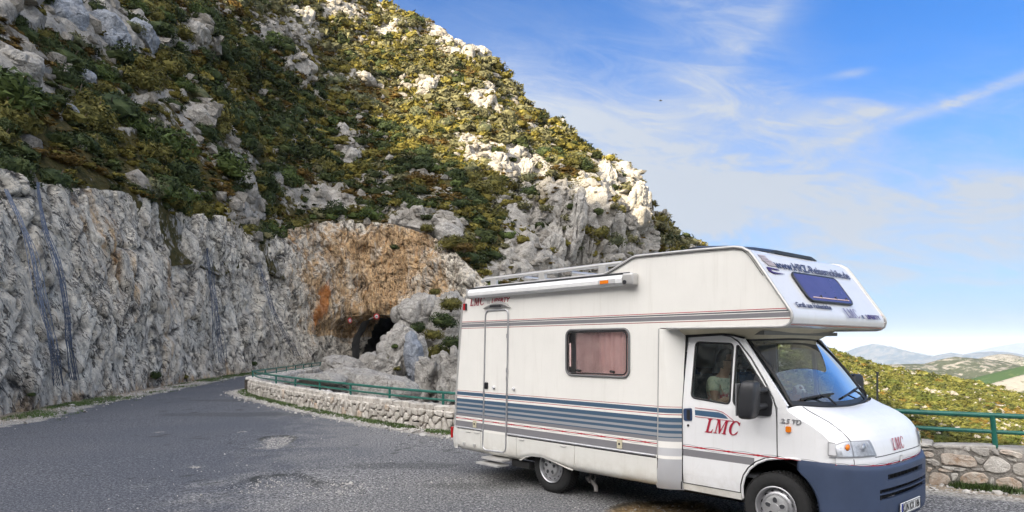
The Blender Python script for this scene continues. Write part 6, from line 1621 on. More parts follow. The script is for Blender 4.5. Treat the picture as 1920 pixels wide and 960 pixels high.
# --- corner panel between body and cab -------------------------------------------
bm = bmesh.new(); cols_ = []
for k in range(11):
    a = k/10; x = 1.835+.237*a; y = YN-.010+.118*a**2.0
    col_ = []
    for z in (2.155, 1.9, 1.6, 1.3, 1.0, .75, .70, .60, .48, .40, .355):
        bulge = .012*math.sin(math.pi*a) if z < .72 else 0
        tuck = .05*max(0, (.47-z)/.12)**1.5
        xx = x-(.05*max(0, (.62-z)/.27)**.8*(1-a)) if z < .62 else x
        col_.append(bm.verts.new((xx, y-bulge+tuck+.10*max(0.0, (z-1.30)/.78)**1.15*a**2, z)))
    cols_.append(col_)
for a, b in zip(cols_, cols_[1:]):
    for k in range(len(a)-1): bm.faces.new((a[k], a[k+1], b[k+1], b[k]))
bm_obj('corner_panel', bm, m_corner, VAN, smooth=True, angle=60)
bm = bmesh.new(); add_box(bm, (1.93, YF-.06, 1.27), (.24, .06, 1.75)); bm_obj('corner_panel', bm, m_corner, VAN)
tube_part('gap_seam', [V(2.062, -1.008, .37), V(2.064, -1.012, 1.2), V(2.075, -.93, 2.07)], .006, m_black)

# --- cab ---------------------------------------------------------------------------
CABF = lambda x, z: 0.10*max(0.0, (z-1.30)/.78)**1.15+.03*max(0, (.60-z)/.25)**1.6+(.035*max(0, (x-3.50)/.25)**2)
LV = (.45, .55, 1.30, 1.42, 1.55, 1.7, 1.85, 2.0)
arch = [(3.175, .862), (3.05, .838), (2.94, .785), (2.86, .715), (2.805, .63), (2.775, .53), (2.77, .445)]
door_o = [(2.075, .445), (2.072, 1.30), (2.085, 2.060), (2.50, 2.078), (2.61, 2.060), (2.70, 2.005), (2.857, 1.835), (3.02, 1.605), (3.12, 1.44), (3.158, 1.35), (3.168, 1.25)]+arch
w1 = round_poly([(2.180, 1.395), (2.188, 2.005), (2.645, 1.985), (2.650, 1.352)], .05, 4)
w2 = round_poly([(2.690, 1.375), (2.690, 1.975), (2.725, 1.940), (3.095, 1.455), (3.105, 1.275), (2.775, 1.290)], .03, 3)
def cabside(sgn):
    yf = (lambda x, z: CABF(x, z)) if sgn < 0 else (lambda x, z: -CABF(x, z))
    o0, o1 = (-1.0, -.965) if sgn < 0 else (1.0, .965)
    cd = empty('cab_door'); cd.parent = VAN
    slab('door_panel', door_o, m_cab, o0, o1, cd, holes=[w1, w2], levels=LV, yfun=yf)
    pil = [(2.50, 2.086), (2.76, 2.036), (3.275, 1.372), (3.19, 1.345), (3.170, 1.355), (3.132, 1.445), (3.032, 1.612), (2.869, 1.842), (2.708, 2.014), (2.615, 2.068)]
    slab('windscreen_pillar', pil, m_cab, o0, o1, VAN, levels=LV, yfun=yf)
    fen = [(3.176, 1.345), (3.176, .868), (3.30, .865), (3.44, .850), (3.60, .828), (3.74, .800), (3.742, .95), (3.715, 1.01), (3.68, 1.07), (3.62, 1.125), (3.52, 1.195), (3.38, 1.262), (3.27, 1.330), (3.26, 1.372)]
    slab('front_wing', fen, m_cab, o0+(.002 if sgn < 0 else -.002), o1, VAN, levels=LV, yfun=yf)
    slab('sill', [(2.065, .365), (2.065, .436), (2.775, .436), (2.775, .365)], m_skirt, o0, o1, VAN, levels=(.4,), yfun=yf)
    P_ = lambda x, z, d=0.0: V(x, (o0-d if sgn < 0 else o0+d)+yf(x, z), z)
    for wpoly in (w1, w2):
        slab('door_glass', wpoly, g_side, o0+(.010 if sgn < 0 else -.010), o0+(.014 if sgn < 0 else -.014), cd, yfun=yf)
        tube_part('window_seal', [P_(x, z, .000) for x, z in wpoly], .011, m_black, cd, closed=True)
    dz = [P_(x, z, .0005) for x, z in door_o[2:]]
    tube_part('door_gap', dz, .0045, m_black, cd, n=6)
    tube_part('door_gap', [P_(x, z, .0005) for x, z in ((2.075, .441), (2.77, .441))], .0045, m_black, cd, n=6)
    tube_part('arch_lip', [P_(x+(.018 if x > 2 else 0), z-.012, -.004) for x, z in [(3.40, .870), (3.30, .876)]+arch+[(2.775, .40)]], .013, m_cab, VAN)
    return cd, P_
near_door, NP = cabside(-1); far_door, FP_ = cabside(1)
# near door details
hd = slab('door_handle', round_poly([(2.092, 1.135), (2.086, 1.268), (2.195, 1.280), (2.198, 1.140)], .02, 3), simple('handle_blue', (.03, .055, .12), .4), -1.008, -.999, near_door)
slab('handle_grip', rrect(2.135, 2.175, 1.15, 1.26, .01), m_bplast, -1.016, -1.008, hd)
bm = bmesh.new(); add_lathe(bm, [(0, 0), (.014, 0), (.014, .006), (0, .007)], Matrix.Translation((2.145, -1.0, 1.085)) @ Matrix.Rotation(R(90), 4, 'X'), 14); bm_obj('key_lock', bm, m_black, near_door)
serif_LMC(SM(2.355, 1.030, -1.0025), .150, m_redp, .28, .93, near_door)
def decal(pts, mat, y=-1.0015): return slab('stripe_decal', pts, mat, y-.0008, y, near_door)
decal([(2.235, 1.205), (2.232, 1.262), (2.52, 1.256), (2.575, 1.243), (2.61, 1.222), (2.635, 1.196)], m_bprint)
tube_part('stripe_line', [V(2.235, -1.002, 1.285), V(2.50, -1.002, 1.277), V(2.57, -1.002, 1.262), V(2.62, -1.002, 1.235), V(2.68, -1.002, 1.195), V(2.705, -1.002, 1.175), V(2.58, -1.002, 1.180), V(2.235, -1.002, 1.190)], .0035, m_redp, near_door, n=5)
text_mesh('2.5 TD', .062, m_silver, VAN, SM(3.315, 1.222, -1.002), 'badge', sx=1.15, bold=.002, shear=.2, ext=.004)
slab('side_repeater', rrect(3.268, 3.318, 1.118, 1.176, .012), m_orange, -1.018, -1.0)
# hood and nose: one loft, split into hood, headlamp zone is covered by the lamps
ROWS = [(3.455, 1.325, 3.25, 1.385), (3.52, 1.315, 3.31, 1.345), (3.58, 1.300, 3.38, 1.308), (3.66, 1.277, 3.46, 1.272), (3.74, 1.242, 3.53, 1.236), (3.81, 1.195, 3.60, 1.190), (3.865, 1.145, 3.65, 1.148), (3.90, 1.095, 3.685, 1.105), (3.925, 1.045, 3.712, 1.06), (3.942, .99, 3.728, 1.00), (3.955, .93, 3.738, .93), (3.968, .86, 3.742, .87), (3.965, .81, 3.725, .82), (3.93, .74, 3.66, .76)]
def nose_pt(r_, u, off=0.0):
    """r_ = fractional row, u in -1..1"""
    i = min(int(r_), len(ROWS)-2); f = r_-i; q = [ROWS[i][k]*(1-f)+ROWS[i+1][k]*f for k in range(4)]
    a = abs(u); y = .985*u; drop = .05*max(0, (a-.86)/.14)**2*(1 if r_ < 8 else max(0, 1-(r_-8)/2))
    x = q[0]-(q[0]-q[2])*a**4.6; z = q[1]-(q[1]-q[3])*a**2-drop
    return V(x, y, z)
def nose_off(r_, u, off):
    e = .02; p = nose_pt(r_, u); a = nose_pt(r_, min(u+e, 1))-nose_pt(r_, max(u-e, -1)); b = nose_pt(min(r_+.3, 13), u)-nose_pt(max(r_-.3, 0), u)
    n = a.cross(b).normalized(); 
    if n.x+n.z < 0: n = -n
    return p+n*off
bm = bmesh.new(); us = np.sign(np.linspace(-1, 1, 57))*np.abs(np.linspace(-1, 1, 57))**.8; G_ = [[bm.verts.new(nose_pt(r_, u)) for u in us] for r_ in np.linspace(0, 13, 53)]
for a, b in zip(G_, G_[1:]):
    for k in range(56): bm.faces.new((a[k], a[k+1], b[k+1], b[k]))
bm_obj('bonnet', bm, m_nose, VAN, smooth=True, angle=180)
for s in (-1, 1):
    path = [(0.2, .865), (1.2, .875), (2.5, .880), (4, .882), (5.5, .878), (7.0, .865), (8.0, .855)]
    tube_part('bonnet_gap', [nose_off(r_, s*u, .0003) for r_, u in path], .0045, m_black, n=6)
tube_part('bonnet_gap', [nose_off(10.35, u, .0003) for u in np.linspace(-.60, .60, 30)], .004, m_black, n=6)
for s in (-1, 1): tube_part('panel_gap', [nose_off(r_, s*.865, .0003) for r_ in (10.4, 11, 12, 13)], .0035, m_black, n=6)
def patch(name, rr0, rr1, u0, u1, off, mat, parent=VAN, nu=14, nr_=6, slant=0.0, mi=None):
    bm = bmesh.new(); g = []
    for i in range(nr_+1):
        r_ = rr0+(rr1-rr0)*i/nr_
        uu0 = u0+slant*(1-i/nr_)
        g.append([bm.verts.new(nose_off(r_, uu0+(u1-uu0)*k/nu, off)) for k in range(nu+1)])
    for a, b in zip(g, g[1:]):
        for k in range(nu): bm.faces.new((a[k], a[k+1], b[k+1], b[k]))
    return bm_obj(name, bm, mat, parent, smooth=True, angle=180)
def headlamp(s):
    root = empty('headlamp'); root.parent = VAN
    # front part on the nose, outer part round the corner on the wing
    top, bot = 7.75, 10.1
    refl = simple('reflector', (.80, .81, .83), .22, metal=.35, vary=.22, scale=30) if 'reflector' not in MATS else MATS['reflector']
    grey = MATS.get('lamp_grey') or simple('lamp_grey', (.33, .33, .335), .35)
    patch('lamp_bezel', top-.12, bot+.12, s*.575, s*1.0, .003, grey, root, slant=s*.05)
    patch('reflector', top+.12, bot-.12, s*.615, s*.862, .006, refl, root, slant=s*.05)
    patch('reflector', top+.12, bot-.12, s*.872, s*.998, .006, refl, root)
    patch('lamp_glass', top+.05, bot-.05, s*.60, s*.998, .020, g_lamp, root, slant=s*.05)
    # side wrap
    yy = s*1.0; y1 = s*.995
    o = [(3.690, .945), (3.690, 1.058), (3.745, 1.052), (3.750, .945)]
    sgn = -1 if s < 0 else 1
    yfu = lambda x, z: -s*.02*max(0, (x-3.70)/.05)
    slab('lamp_bezel', round_poly([(3.672, .930), (3.672, 1.066), (3.735, 1.060), (3.75, .930)], .012, 2), grey, yy-s*.0, yy+s*.004, root, yfun=yfu)
    slab('lamp_glass', round_poly([(3.685, .943), (3.685, 1.054), (3.735, 1.050), (3.745, .943)], .008, 2), m_white, yy+s*.004, yy+s*.010, root, yfun=yfu)
    bm = bmesh.new(); bmesh.ops.create_icosphere(bm, subdivisions=2, radius=.034, matrix=Matrix.Translation(nose_off(8.7, s*.90, .004)) @ Matrix.Diagonal((.5, 1.2, 1, 1)))
    bm_obj('indicator_bulb', bm, m_orange, root, smooth=True)
    bm = bmesh.new(); bmesh.ops.create_icosphere(bm, subdivisions=2, radius=.045, matrix=Matrix.Translation(nose_off(8.9, s*.74, .0)) @ Matrix.Diagonal((.35, 1, 1, 1))); bm_obj('lamp_bulb', bm, m_silver, root, smooth=True)
headlamp(-1); headlamp(1)
NM = Matrix(((0, 0, 1, 0), (1, 0, 0, 0), (0, 1, 0, 0), (0, 0, 0, 1)))
def nose_text_frame(r_, y):
    p = nose_off(r_, y/.985, .006); b = (nose_pt(r_-.5, y/.985)-nose_pt(r_+.5, y/.985)).normalized(); n = V(0, 1, 0).cross(b).normalized()
    return Matrix(((0, b.x, n.x, p.x), (1, b.y, n.y, p.y), (0, b.z, n.z, p.z), (0, 0, 0, 1)))
serif_LMC(nose_text_frame(9.95, -.19), .118, m_redp, 0, .88)
slab_b = patch('maker_badge', 10.8, 12.0, -.055, .0, .006, m_silver, nu=4, nr_=3)
for k in range(3): tube_part('badge_bar', [nose_off(10.95, -.045+k*.017, .010), nose_off(11.85, -.053+k*.017, .010)], .0035, m_alc, slab_b, n=5)

# windscreen
def ws_pt(u, v, off=0.0):
    a = abs(u)**2.2
    B_ = V(3.445-.17*a, .905*u, 1.325+.045*a); T_ = V(2.875-.135*a, .80*u, 2.045-.012*a)
    p = B_.lerp(T_, v)+V(.018*math.sin(math.pi*v), 0, .022*math.sin(math.pi*v)); return p+V(.78, .10*u, .62)*off
bm = bmesh.new(); g = [[bm.verts.new(ws_pt(u, v)) for u in np.linspace(-1, 1, 33)] for v in np.linspace(0, 1, 17)]
for a, b in zip(g, g[1:]):
    for k in range(32): bm.faces.new((a[k], a[k+1], b[k+1], b[k]))
ws = bm_obj('windscreen', bm, g_ws, VAN, smooth=True, angle=180)
per = [ws_pt(u, 0) for u in np.linspace(-1, 1, 24)]+[ws_pt(1, v) for v in np.linspace(0, 1, 14)[1:]]+[ws_pt(u, 1) for u in np.linspace(1, -1, 24)[1:]]+[ws_pt(-1, v) for v in np.linspace(1, 0, 14)[1:-1]]
tube_part('windscreen_seal', per, .020, m_black, ws, closed=True)
bm = bmesh.new(); g = [[bm.verts.new(ws_pt(u, v, .003)) for u in np.linspace(-.98, .98, 25)] for v in (.0, .035, .07)]
for a, b in zip(g, g[1:]):
    for k in range(24): bm.faces.new((a[k], a[k+1], b[k+1], b[k]))
bm_obj('cowl_panel', bm, m_bplast, VAN, smooth=True, angle=180)
for (ua, va, ub, vb, piv) in ((-.86, .075, -.22, .155, (-.30, .02)), (-.05, .10, .72, .17, (.62, .02))):
    wp = tube_part('wiper', [ws_pt(ua, va, .022), ws_pt((ua+ub)/2, (va+vb)/2+.012, .034), ws_pt(ub, vb, .022)], .012, m_black, VAN, n=6)
    tube_part('wiper_arm', [ws_pt((ua+ub)/2, (va+vb)/2+.01, .046), ws_pt((ua+ub*2)/3, vb*.6, .05), ws_pt(*piv, .02)], .010, m_black, wp, n=6)
tube_part('wiper_arm', [ws_pt(.72, .17, .03), ws_pt(.85, .10, .04), ws_pt(.96, .02, .02)], .012, m_black, VAN, n=6)
# cream fairing between cab and alcove
bm = bmesh.new(); lowp, topp = [], []
for u in np.linspace(-1, 1, 25):
    p = ws_pt(u, 1.0, .012); lowp.append(V(p.x+.005, p.y*1.05, p.z-.008)); topp.append(V(3.01-.05*abs(u)**3, u*.93, 2.158))
lowp = [V(2.06, -.925, 2.078), V(2.50, -.915, 2.090)]+lowp+[V(2.50, .915, 2.090), V(2.06, .925, 2.078)]; topp = [V(2.02, -1.05, 2.162), V(2.55, -1.03, 2.158)]+topp+[V(2.55, 1.03, 2.158), V(2.02, 1.05, 2.162)]
a = [bm.verts.new(p) for p in lowp]; b = [bm.verts.new(p) for p in topp]
for k in range(len(a)-1): bm.faces.new((a[k], a[k+1], b[k+1], b[k]))
bm_obj('cab_fairing', bm, m_cream, VAN, smooth=True, angle=50)
tube_part('roof_seal', [V(2.07, -.935, 2.075), V(2.50, -.927, 2.090), V(2.62, -.915, 2.078), V(2.75, -.87, 2.045)], .010, m_black)
for k in (0, 1): tube_part('fairing_screw', [V(2.93, -.4+k*.02, 2.10), V(2.935, -.4+k*.02, 2.10)], .006, m_bplast)
# bumper
def bump_path(z):
    xs = 3.15+math.sqrt(max(0, .47**2-(z-.35)**2)); xs = max(xs, 3.40) if z > .70 else xs
    xs = min(xs, 3.62)
    return [(xs, -1.012), ((xs+3.70)/2, -1.015), (3.70, -1.008), (3.79, -.965), (3.865, -.89), (3.925, -.79), (3.965, -.66), (3.990, -.62), (4.008, -.47), (4.012, -.45), (4.022, -.28), (4.03, 0)]
BZ = [.862, .835, .80, .76, .737, .680, .64, .607, .565, .555, .505, .47, .40, .33, .28, .25]
bm = bmesh.new(); G_ = []
for iz, z in enumerate(BZ):
    half = bump_path(z); inset = {0: .02, 1: .004}.get(iz, 0)+(.012 if z < .30 else 0)+(.02 if z < .26 else 0)
    row = []
    full = half+[(x, -y) for x, y in half[-2::-1]]
    for x, y in full:
        zz = z
        if iz < 3: zz = z-.062*(1-min(1, abs(y)/1.0)**2.0)*(1-iz*.3)          # the top edge dips towards the middle
        row.append(bm.verts.new((x-inset*(.5 if abs(y) > .95 else 1), y*(1-inset*.4), zz)))
    G_.append(row)
def is_slot(iz, k):
    nseg = len(G_[0])-1; y = (G_[0][k].co.y+G_[0][k+1].co.y)/2; zc = (BZ[iz]+BZ[iz+1])/2
    return (abs(y) < .46 and .68 < zc < .737) or (abs(y) < .63 and .505 < zc < .607 and not .555 < zc < .565)
for iz in range(len(BZ)-1):
    for k in range(len(G_[0])-1):
        if not is_slot(iz, k): bm.faces.new((G_[iz][k], G_[iz][k+1], G_[iz+1][k+1], G_[iz+1][k]))
ret = bmesh.ops.extrude_face_region(bm, geom=bm.faces[:])
for v in ret['geom']:
    if isinstance(v, bmesh.types.BMVert): v.co.x -= .035; v.co.y *= .965
bp = bm_obj('front_bumper', bm, m_bump, VAN, smooth=True, angle=40)
bm = bmesh.new(); add_box(bm, (3.93, 0, .71), (.012, .98, .09)); add_box(bm, (3.92, 0, .555), (.012, 1.36, .16)); bm_obj('grille_back', bm, m_dark, bp)
for y in np.arange(-.38, .45, .095): bm = bmesh.new(); add_box(bm, (3.965, y, .709), (.05, .006, .06)); bm_obj('grille_fin', bm, m_inner, bp)
for y in np.arange(-.56, .62, .085): bm = bmesh.new(); add_box(bm, (3.958, y, .555), (.05, .006, .10)); bm_obj('grille_fin', bm, m_inner, bp)
bm = bmesh.new(); add_lathe(bm, [(0, 0), (.022, 0), (.018, -.006), (0, -.007)], Matrix.Translation((3.985, -.62, .40)) @ Matrix.Rotation(R(90), 4, 'Y'), 14); bm_obj('tow_eye_cover', bm, m_bplast, bp)
# number plate
npl = empty('number_plate'); npl.parent = VAN
bm = bmesh.new(); add_box(bm, (4.048, 0, .378), (.012, .52, .115)); bm_obj('plate', bm, simple('plate_white', (.78, .78, .76), .4), npl, bevel=.004)
tube_part('plate_border', [V(4.056, y, z) for y, z in rrect(-.252, .252, .328, .428, .012)], .0025, m_bkprint, npl, n=5, closed=True)
bm = bmesh.new(); add_box(bm, (4.0555, -.236, .378), (.002, .042, .108)); bm_obj('euro_band', bm, simple('euro_blue', (.01, .04, .35), .4), npl)
PM = lambda y, z: Matrix(((0, 0, 1, 4.0562), (1, 0, 0, y), (0, 1, 0, z), (0, 0, 0, 1)))
for t_, y_ in (('KÜN', -.145), ('KX', .02), ('186', .165)): text_mesh(t_, .105, m_bkprint, npl, PM(y_, .376), 'plate_lettering', sx=.80, bold=.0022, ext=.0008)
bm = bmesh.new(); add_lathe(bm, [(0, 0), (.016, 0), (0, .002)], Matrix.Translation((4.0562, -.062, .378)) @ Matrix.Rotation(R(90), 4, 'Y'), 14); bm_obj('plate_seal', bm, m_trim, npl)
# mirrors
def mirror(s):
    root = empty('door_mirror'); root.parent = VAN
    bm = bmesh.new(); bmesh.ops.create_icosphere(bm, subdivisions=4, radius=1)
    for v in bm.verts:
        c = v.co; e = .42
        c.x = math.copysign(abs(c.x)**e, c.x)*.082; c.y = math.copysign(abs(c.y)**e, c.y)*.118; c.z = math.copysign(abs(c.z)**(e+.05), c.z)*.190
        c.y *= 1-.10*(c.z/.19); c.x += .012*(c.z/.19)
    bmesh.ops.transform(bm, matrix=Matrix.Translation((3.005, s*1.235, 1.430)) @ Matrix.Rotation(s*R(-10), 4, 'Z'), verts=bm.verts)
    bm_obj('mirror_housing', bm, m_bplast, root, smooth=True, angle=180)
    bm = bmesh.new(); add_box(bm, (2.915, s*1.235, 1.43), (.012, .19, .32)); bm_obj('mirror_glass', bm, m_silver, root, bevel=.003)
    yf = (lambda x, z: CABF(x, z)) if s < 0 else (lambda x, z: -CABF(x, z))
    slab('mirror_foot', round_poly([(2.83, 1.258), (2.93, 1.68), (3.10, 1.462), (3.125, 1.40), (3.115, 1.258)], .03, 3), m_bplast, s*1.022, s*.99, root, yfun=yf, levels=LV)
    for z in (1.36, 1.52): tube_part('mirror_arm', [V(3.06, s*1.0, z), V(3.04, s*1.12, z), V(3.02, s*1.20, z)], .032, m_bplast, root)
mirror(-1); mirror(1)
# wheels
def wheel(x, s, zc, yo, steer=0.0):
    root = empty('wheel'); root.parent = VAN; root.location = (x, s*yo, zc); root.rotation_euler = (0, 0, steer+(0 if s < 0 else math.pi))
    M = Matrix.Rotation(R(90), 4, 'X')         # local Z of the lathe -> -y (outwards on the near side)
    r = .345
    bm = bmesh.new(); add_lathe(bm, [(.205, -.19), (.26, -.205), (.315, -.20), (.338, -.18), (r, -.15), (r, -.052), (.338, -.022), (.315, -.004), (.262, .004), (.225, -.004), (.205, -.018), (.20, -.19)], M, 56)
    ty = bm_obj('tyre', bm, m_tyre, root, smooth=True, angle=50)
    bm = bmesh.new()
    for k in range(56):
        a = 2*math.pi*k/56
        for q, (h, w_) in enumerate(((-.170, .028), (-.132, .026), (-.095, .026), (-.060, .024), (-.032, .018))):
            aa = a+(q % 2)*.05
            add_box(bm, ((r+.002)*math.cos(aa), h*-1*-1, (r+.002)*math.sin(aa)), (.010, w_, .027), rot=Matrix.Rotation(-aa, 3, 'Y'))
    for v in bm.verts: v.co.y = -v.co.y
    tr_ = bm_obj('tread', bm, m_tyre, ty); tr_['kind'] = 'stuff'
    bm = bmesh.new(); add_lathe(bm, [(.208, -.004), (.214, .004), (.205, .008), (.196, .0), (.192, -.030), (.180, -.052), (.168, -.040), (.150, -.020), (.132, -.016), (.118, -.028), (.05, -.030), (0, -.030)], M, 56); rm = bm_obj('rim', bm, m_rim, root, smooth=True, angle=40)
    bm = bmesh.new()
    for k in range(12):
        a = 2*math.pi*(k+.5)/12; add_lathe(bm, [(0, .0015), (.0145, .0015), (.0145, -.004)], M @ Matrix.Translation((.158*math.cos(a), .158*math.sin(a), -.0285)) @ Matrix.Rotation(a, 4, 'Z') @ Matrix.Rotation(R(-38), 4, 'Y') @ Matrix.Diagonal((.8, 1.25, 1, 1)), 14)
    bm_obj('rim_holes', bm, m_black, rm)
    bm = bmesh.new(); add_lathe(bm, [(.126, -.026), (.124, -.006), (.116, .006), (.10, .012), (.045, .016), (.040, .022), (0, .024)], M, 48); hb = bm_obj('hub_cap', bm, m_hub, root, smooth=True, angle=35)
    bm = bmesh.new(); bm2 = bmesh.new()
    for k in range(5):
        a = 2*math.pi*(k+.25)/5; T = M @ Matrix.Translation((.075*math.cos(a), .075*math.sin(a), .0135)) @ Matrix.Rotation(a, 4, 'Z')
        add_lathe(bm, [(0, .002), (.022, .002), (.023, -.004)], T @ Matrix.Diagonal((1.35, 1, 1, 1)), 18); add_lathe(bm2, [(.026, -.002), (.028, .004), (.024, .006), (.022, .001)], T @ Matrix.Diagonal((1.35, 1, 1, 1)), 18)
    bm_obj('bolt_recess', bm, m_inner, hb); bm_obj('recess_rims', bm2, m_hub, hb, smooth=True)
    return root
wheel(0.015, -1, .345, 1.015); wheel(0.015, 1, .345, 1.06); wheel(3.15, -1, .352, .985, R(2)); wheel(3.15, 1, .352, .985, R(2))
# wheel housings
bm = bmesh.new()
for x, y0, y1, r in ((3.15, -.965, -.55, .46), (3.15, .965, .55, .46)):
    A_, B_ = [], []
    for k in range(19): a = math.pi*k/18; A_.append(bm.verts.new((x+r*math.cos(a), y0, .38+r*math.sin(a)*.98))); B_.append(bm.verts.new((x+r*math.cos(a), y1, .38+r*math.sin(a)*.98)))
    for k in range(18): bm.faces.new((A_[k], A_[k+1], B_[k+1], B_[k]))
    bm.faces.new(B_)
bm_obj('wheel_housing', bm, m_dark, VAN)

# --- inside the cab ----------------------------------------------------------------
ci = empty('cab_interior'); ci.parent = VAN
bm = bmesh.new(); add_box(bm, (2.45, 0, .62), (1.5, 1.9, .03)); bm_obj('cab_floor', bm, m_inner, ci)
bm = bmesh.new(); rows = [[bm.verts.new((x, y, z+.03*math.cos(y*3.2)*(x > 2.9)*(x < 3.1))) for y in np.linspace(-.93, .93, 15)] for x, z in ((2.78, .75), (2.80, 1.10), (2.86, 1.26), (2.98, 1.315), (3.15, 1.315), (3.26, 1.30), (3.36, 1.27))]
for a, b in zip(rows, rows[1:]):
    for k in range(14): bm.faces.new((a[k], a[k+1], b[k+1], b[k]))
bm_obj('dashboard', bm, simple('dash_blue_grey', (.040, .052, .075), .8, vary=.2), ci, smooth=True, angle=60)
bm = bmesh.new(); add_box(bm, (1.9, .04, 2.10), (2.1, 1.75, .04)); bm_obj('cab_ceiling', bm, simple('ceiling_cloth', (.22, .22, .20), .95), ci)
bm = bmesh.new(); add_box(bm, (.55, .04, 1.45), (.04, 2.1, 1.5)); add_box(bm, (1.2, YF-.05, 1.2), (1.3, .03, .9)); bm_obj('rear_partition', bm, simple('wood_dark', (.10, .06, .035), .6), ci)
def seat(x, y, mat, w_=.48, top=1.66, head=True, hc=m_black):
    root = empty('seat'); root.parent = VAN
    bm = bmesh.new(); add_box(bm, (x+.30, y, 1.00), (.52, w_, .16)); bm_obj('seat_cushion', bm, mat, root, bevel=.05, segs=3, smooth=True)
    bm = bmesh.new(); add_box(bm, (0, 0, .33), (.13, w_, .66)); bmesh.ops.bevel(bm, geom=bm.edges[:], offset=.045, segments=3, affect='EDGES'); bmesh.ops.transform(bm, matrix=Matrix.Translation((x+.06, y, 1.02)) @ Matrix.Rotation(R(-10), 4, 'Y') @ Matrix.Diagonal((1, 1, (top-1.0)/.66, 1)), verts=bm.verts); bm_obj('seat_back', bm, mat, root, smooth=True, angle=50)
    bm = bmesh.new(); add_box(bm, (x+.12, y, .84), (.5, w_*.8, .2)); bm_obj('seat_base', bm, m_inner, root)
    if head:
        bm = bmesh.new(); add_box(bm, (0, 0, 0), (.10, .27, .20)); bmesh.ops.bevel(bm, geom=bm.edges[:], offset=.045, segments=3, affect='EDGES'); bmesh.ops.transform(bm, matrix=Matrix.Translation((x-.045, y, top+.13)) @ Matrix.Rotation(R(-8), 4, 'Y'), verts=bm.verts); bm_obj('headrest', bm, hc, root, smooth=True, angle=50)
        for d in (-.06, .06): tube_part('headrest_post', [V(x-.03, y+d, top-.04), V(x-.04, y+d, top+.06)], .008, m_silver, root, n=6)
seat(2.02, -.47, m_gseat, head=False, top=1.62); seat(2.00, .47, m_seat, top=1.62); seat(1.72, -.38, m_seat, .6, 1.66); 
# white curtain folded at the far side window and a pale band behind the near seat
def curtain_strip(x0, x1, y, z0, z1, mat, waves=5):
    bm = bmesh.new(); n_ = waves*8; r2 = []
    for k in range(n_+1): t = k/n_; x = x0+(x1-x0)*t; yy = y+.018*math.sin(t*waves*6.283); r2.append((bm.verts.new((x, yy, z1)), bm.verts.new((x-.06, yy, z0))))
    for a, b in zip(r2, r2[1:]): bm.faces.new((a[0], b[0], b[1], a[1]))
    return bm_obj('curtain', bm, mat, ci, smooth=True, angle=180)
curtain_strip(1.72, 1.92, .25, 1.62, 2.03, m_white, 4); curtain_strip(2.12, 2.20, .93, 1.35, 2.0, simple('curtain_grey', (.25, .26, .26), .9), 3)
stw = tube_part('steering_wheel', [V(2.66+.07*math.cos(a), .47+.20*math.sin(a), 1.28+.17*math.cos(a)) for a in np.linspace(0, 2*math.pi, 25)[:-1]], .016, m_black, ci, closed=True)
bm = bmesh.new(); add_box(bm, (3.08, -.38, 1.362), (.16, .11, .002), rot=Matrix.Rotation(R(-25), 3, 'Z')); bm_obj('paper_note', bm, m_white, ci)
bm = bmesh.new(); add_box(bm, (2.88, .0, 1.95), (.03, .22, .06)); bm_obj('rear_view_mirror', bm, m_bplast, ci, bevel=.01)
for s in (-1, 1):
    bm = bmesh.new(); add_box(bm, (2.80, s*.42, 1.99), (.10, .44, .02)); bm_obj('sun_visor', bm, m_gseat, ci, bevel=.006)

# ------------------------------------------------------------------ passenger and toy dog
def skin_obj(name, chains, mat, parent, sub=2, mods=True):
    """chains: list of [(x,y,z,r)...]; shared points are joined"""
    bm = bmesh.new(); key = {}; lay = None
    pts = []; edges = []
    for ch in chains:
        prev = None
        for (x, y, z, r) in ch:
            k = (round(x, 4), round(y, 4), round(z, 4))
            if k not in key: key[k] = len(pts); pts.append((x, y, z, r))
            if prev is not None: edges.append((prev, key[k]))
            prev = key[k]
    bm.free(); me = bpy.data.meshes.new(name); me.from_pydata([p[:3] for p in pts], edges, [])
    o = bpy.data.objects.new(name, me); COL.objects.link(o)
    o.modifiers.new('skin', 'SKIN'); sv = me.skin_vertices[0].data
    for i, p in enumerate(pts): sv[i].radius = (p[3], p[3])
    sv[0].use_root = True
    ss = o.modifiers.new('sub', 'SUBSURF'); ss.levels = sub; ss.render_levels = sub
    dg = bpy.context.evaluated_depsgraph_get(); m2 = bpy.data.meshes.new_from_object(o.evaluated_get(dg)); bpy.data.objects.remove(o)
    m2.materials.clear(); m2.materials.append(mat); m2.polygons.foreach_set('use_smooth', [True]*len(m2.polygons)); m2.name = name
    return ob(name, m2, parent)
m_skin = simple('skin', (.42, .24, .16), .55, vary=.08); m_shirt, _nt, _b = new_mat('patterned_shirt'); pset(_b, rough=.9)
_v = coord(_nt); _n = noise_n(_nt, _v, 26, 3, .6).outputs[0]; _s = nt_s = _nt.nodes.new('ShaderNodeSeparateXYZ'); _nt.links.new(_v, _s.inputs[0])
_c = ramp_n(_nt, _n, [(.3, (.30, .36, .26)), (.5, (.56, .55, .42)), (.7, (.66, .63, .40))]); _c2 = ramp_n(_nt, _n, [(.4, (.50, .06, .08)), (.6, (.55, .50, .42))])
_nt.links.new(mixc(_nt, sstep(_nt, _s.outputs[2], 1.46, 1.40), _c, _c2), _b.inputs['Base Color'])
m_hair = simple('hair_grey_brown', (.085, .065, .05), .8, vary=.4, scale=60, bump=.004, bscale=120); m_jeans = simple('trousers', (.05, .07, .12), .9)
PER = empty('person', VAN.location, R(-48.386)); tag(PER, 'person in sunglasses and a pale patterned short sleeved shirt sitting in the cab', 'person')
Y0_ = -.47
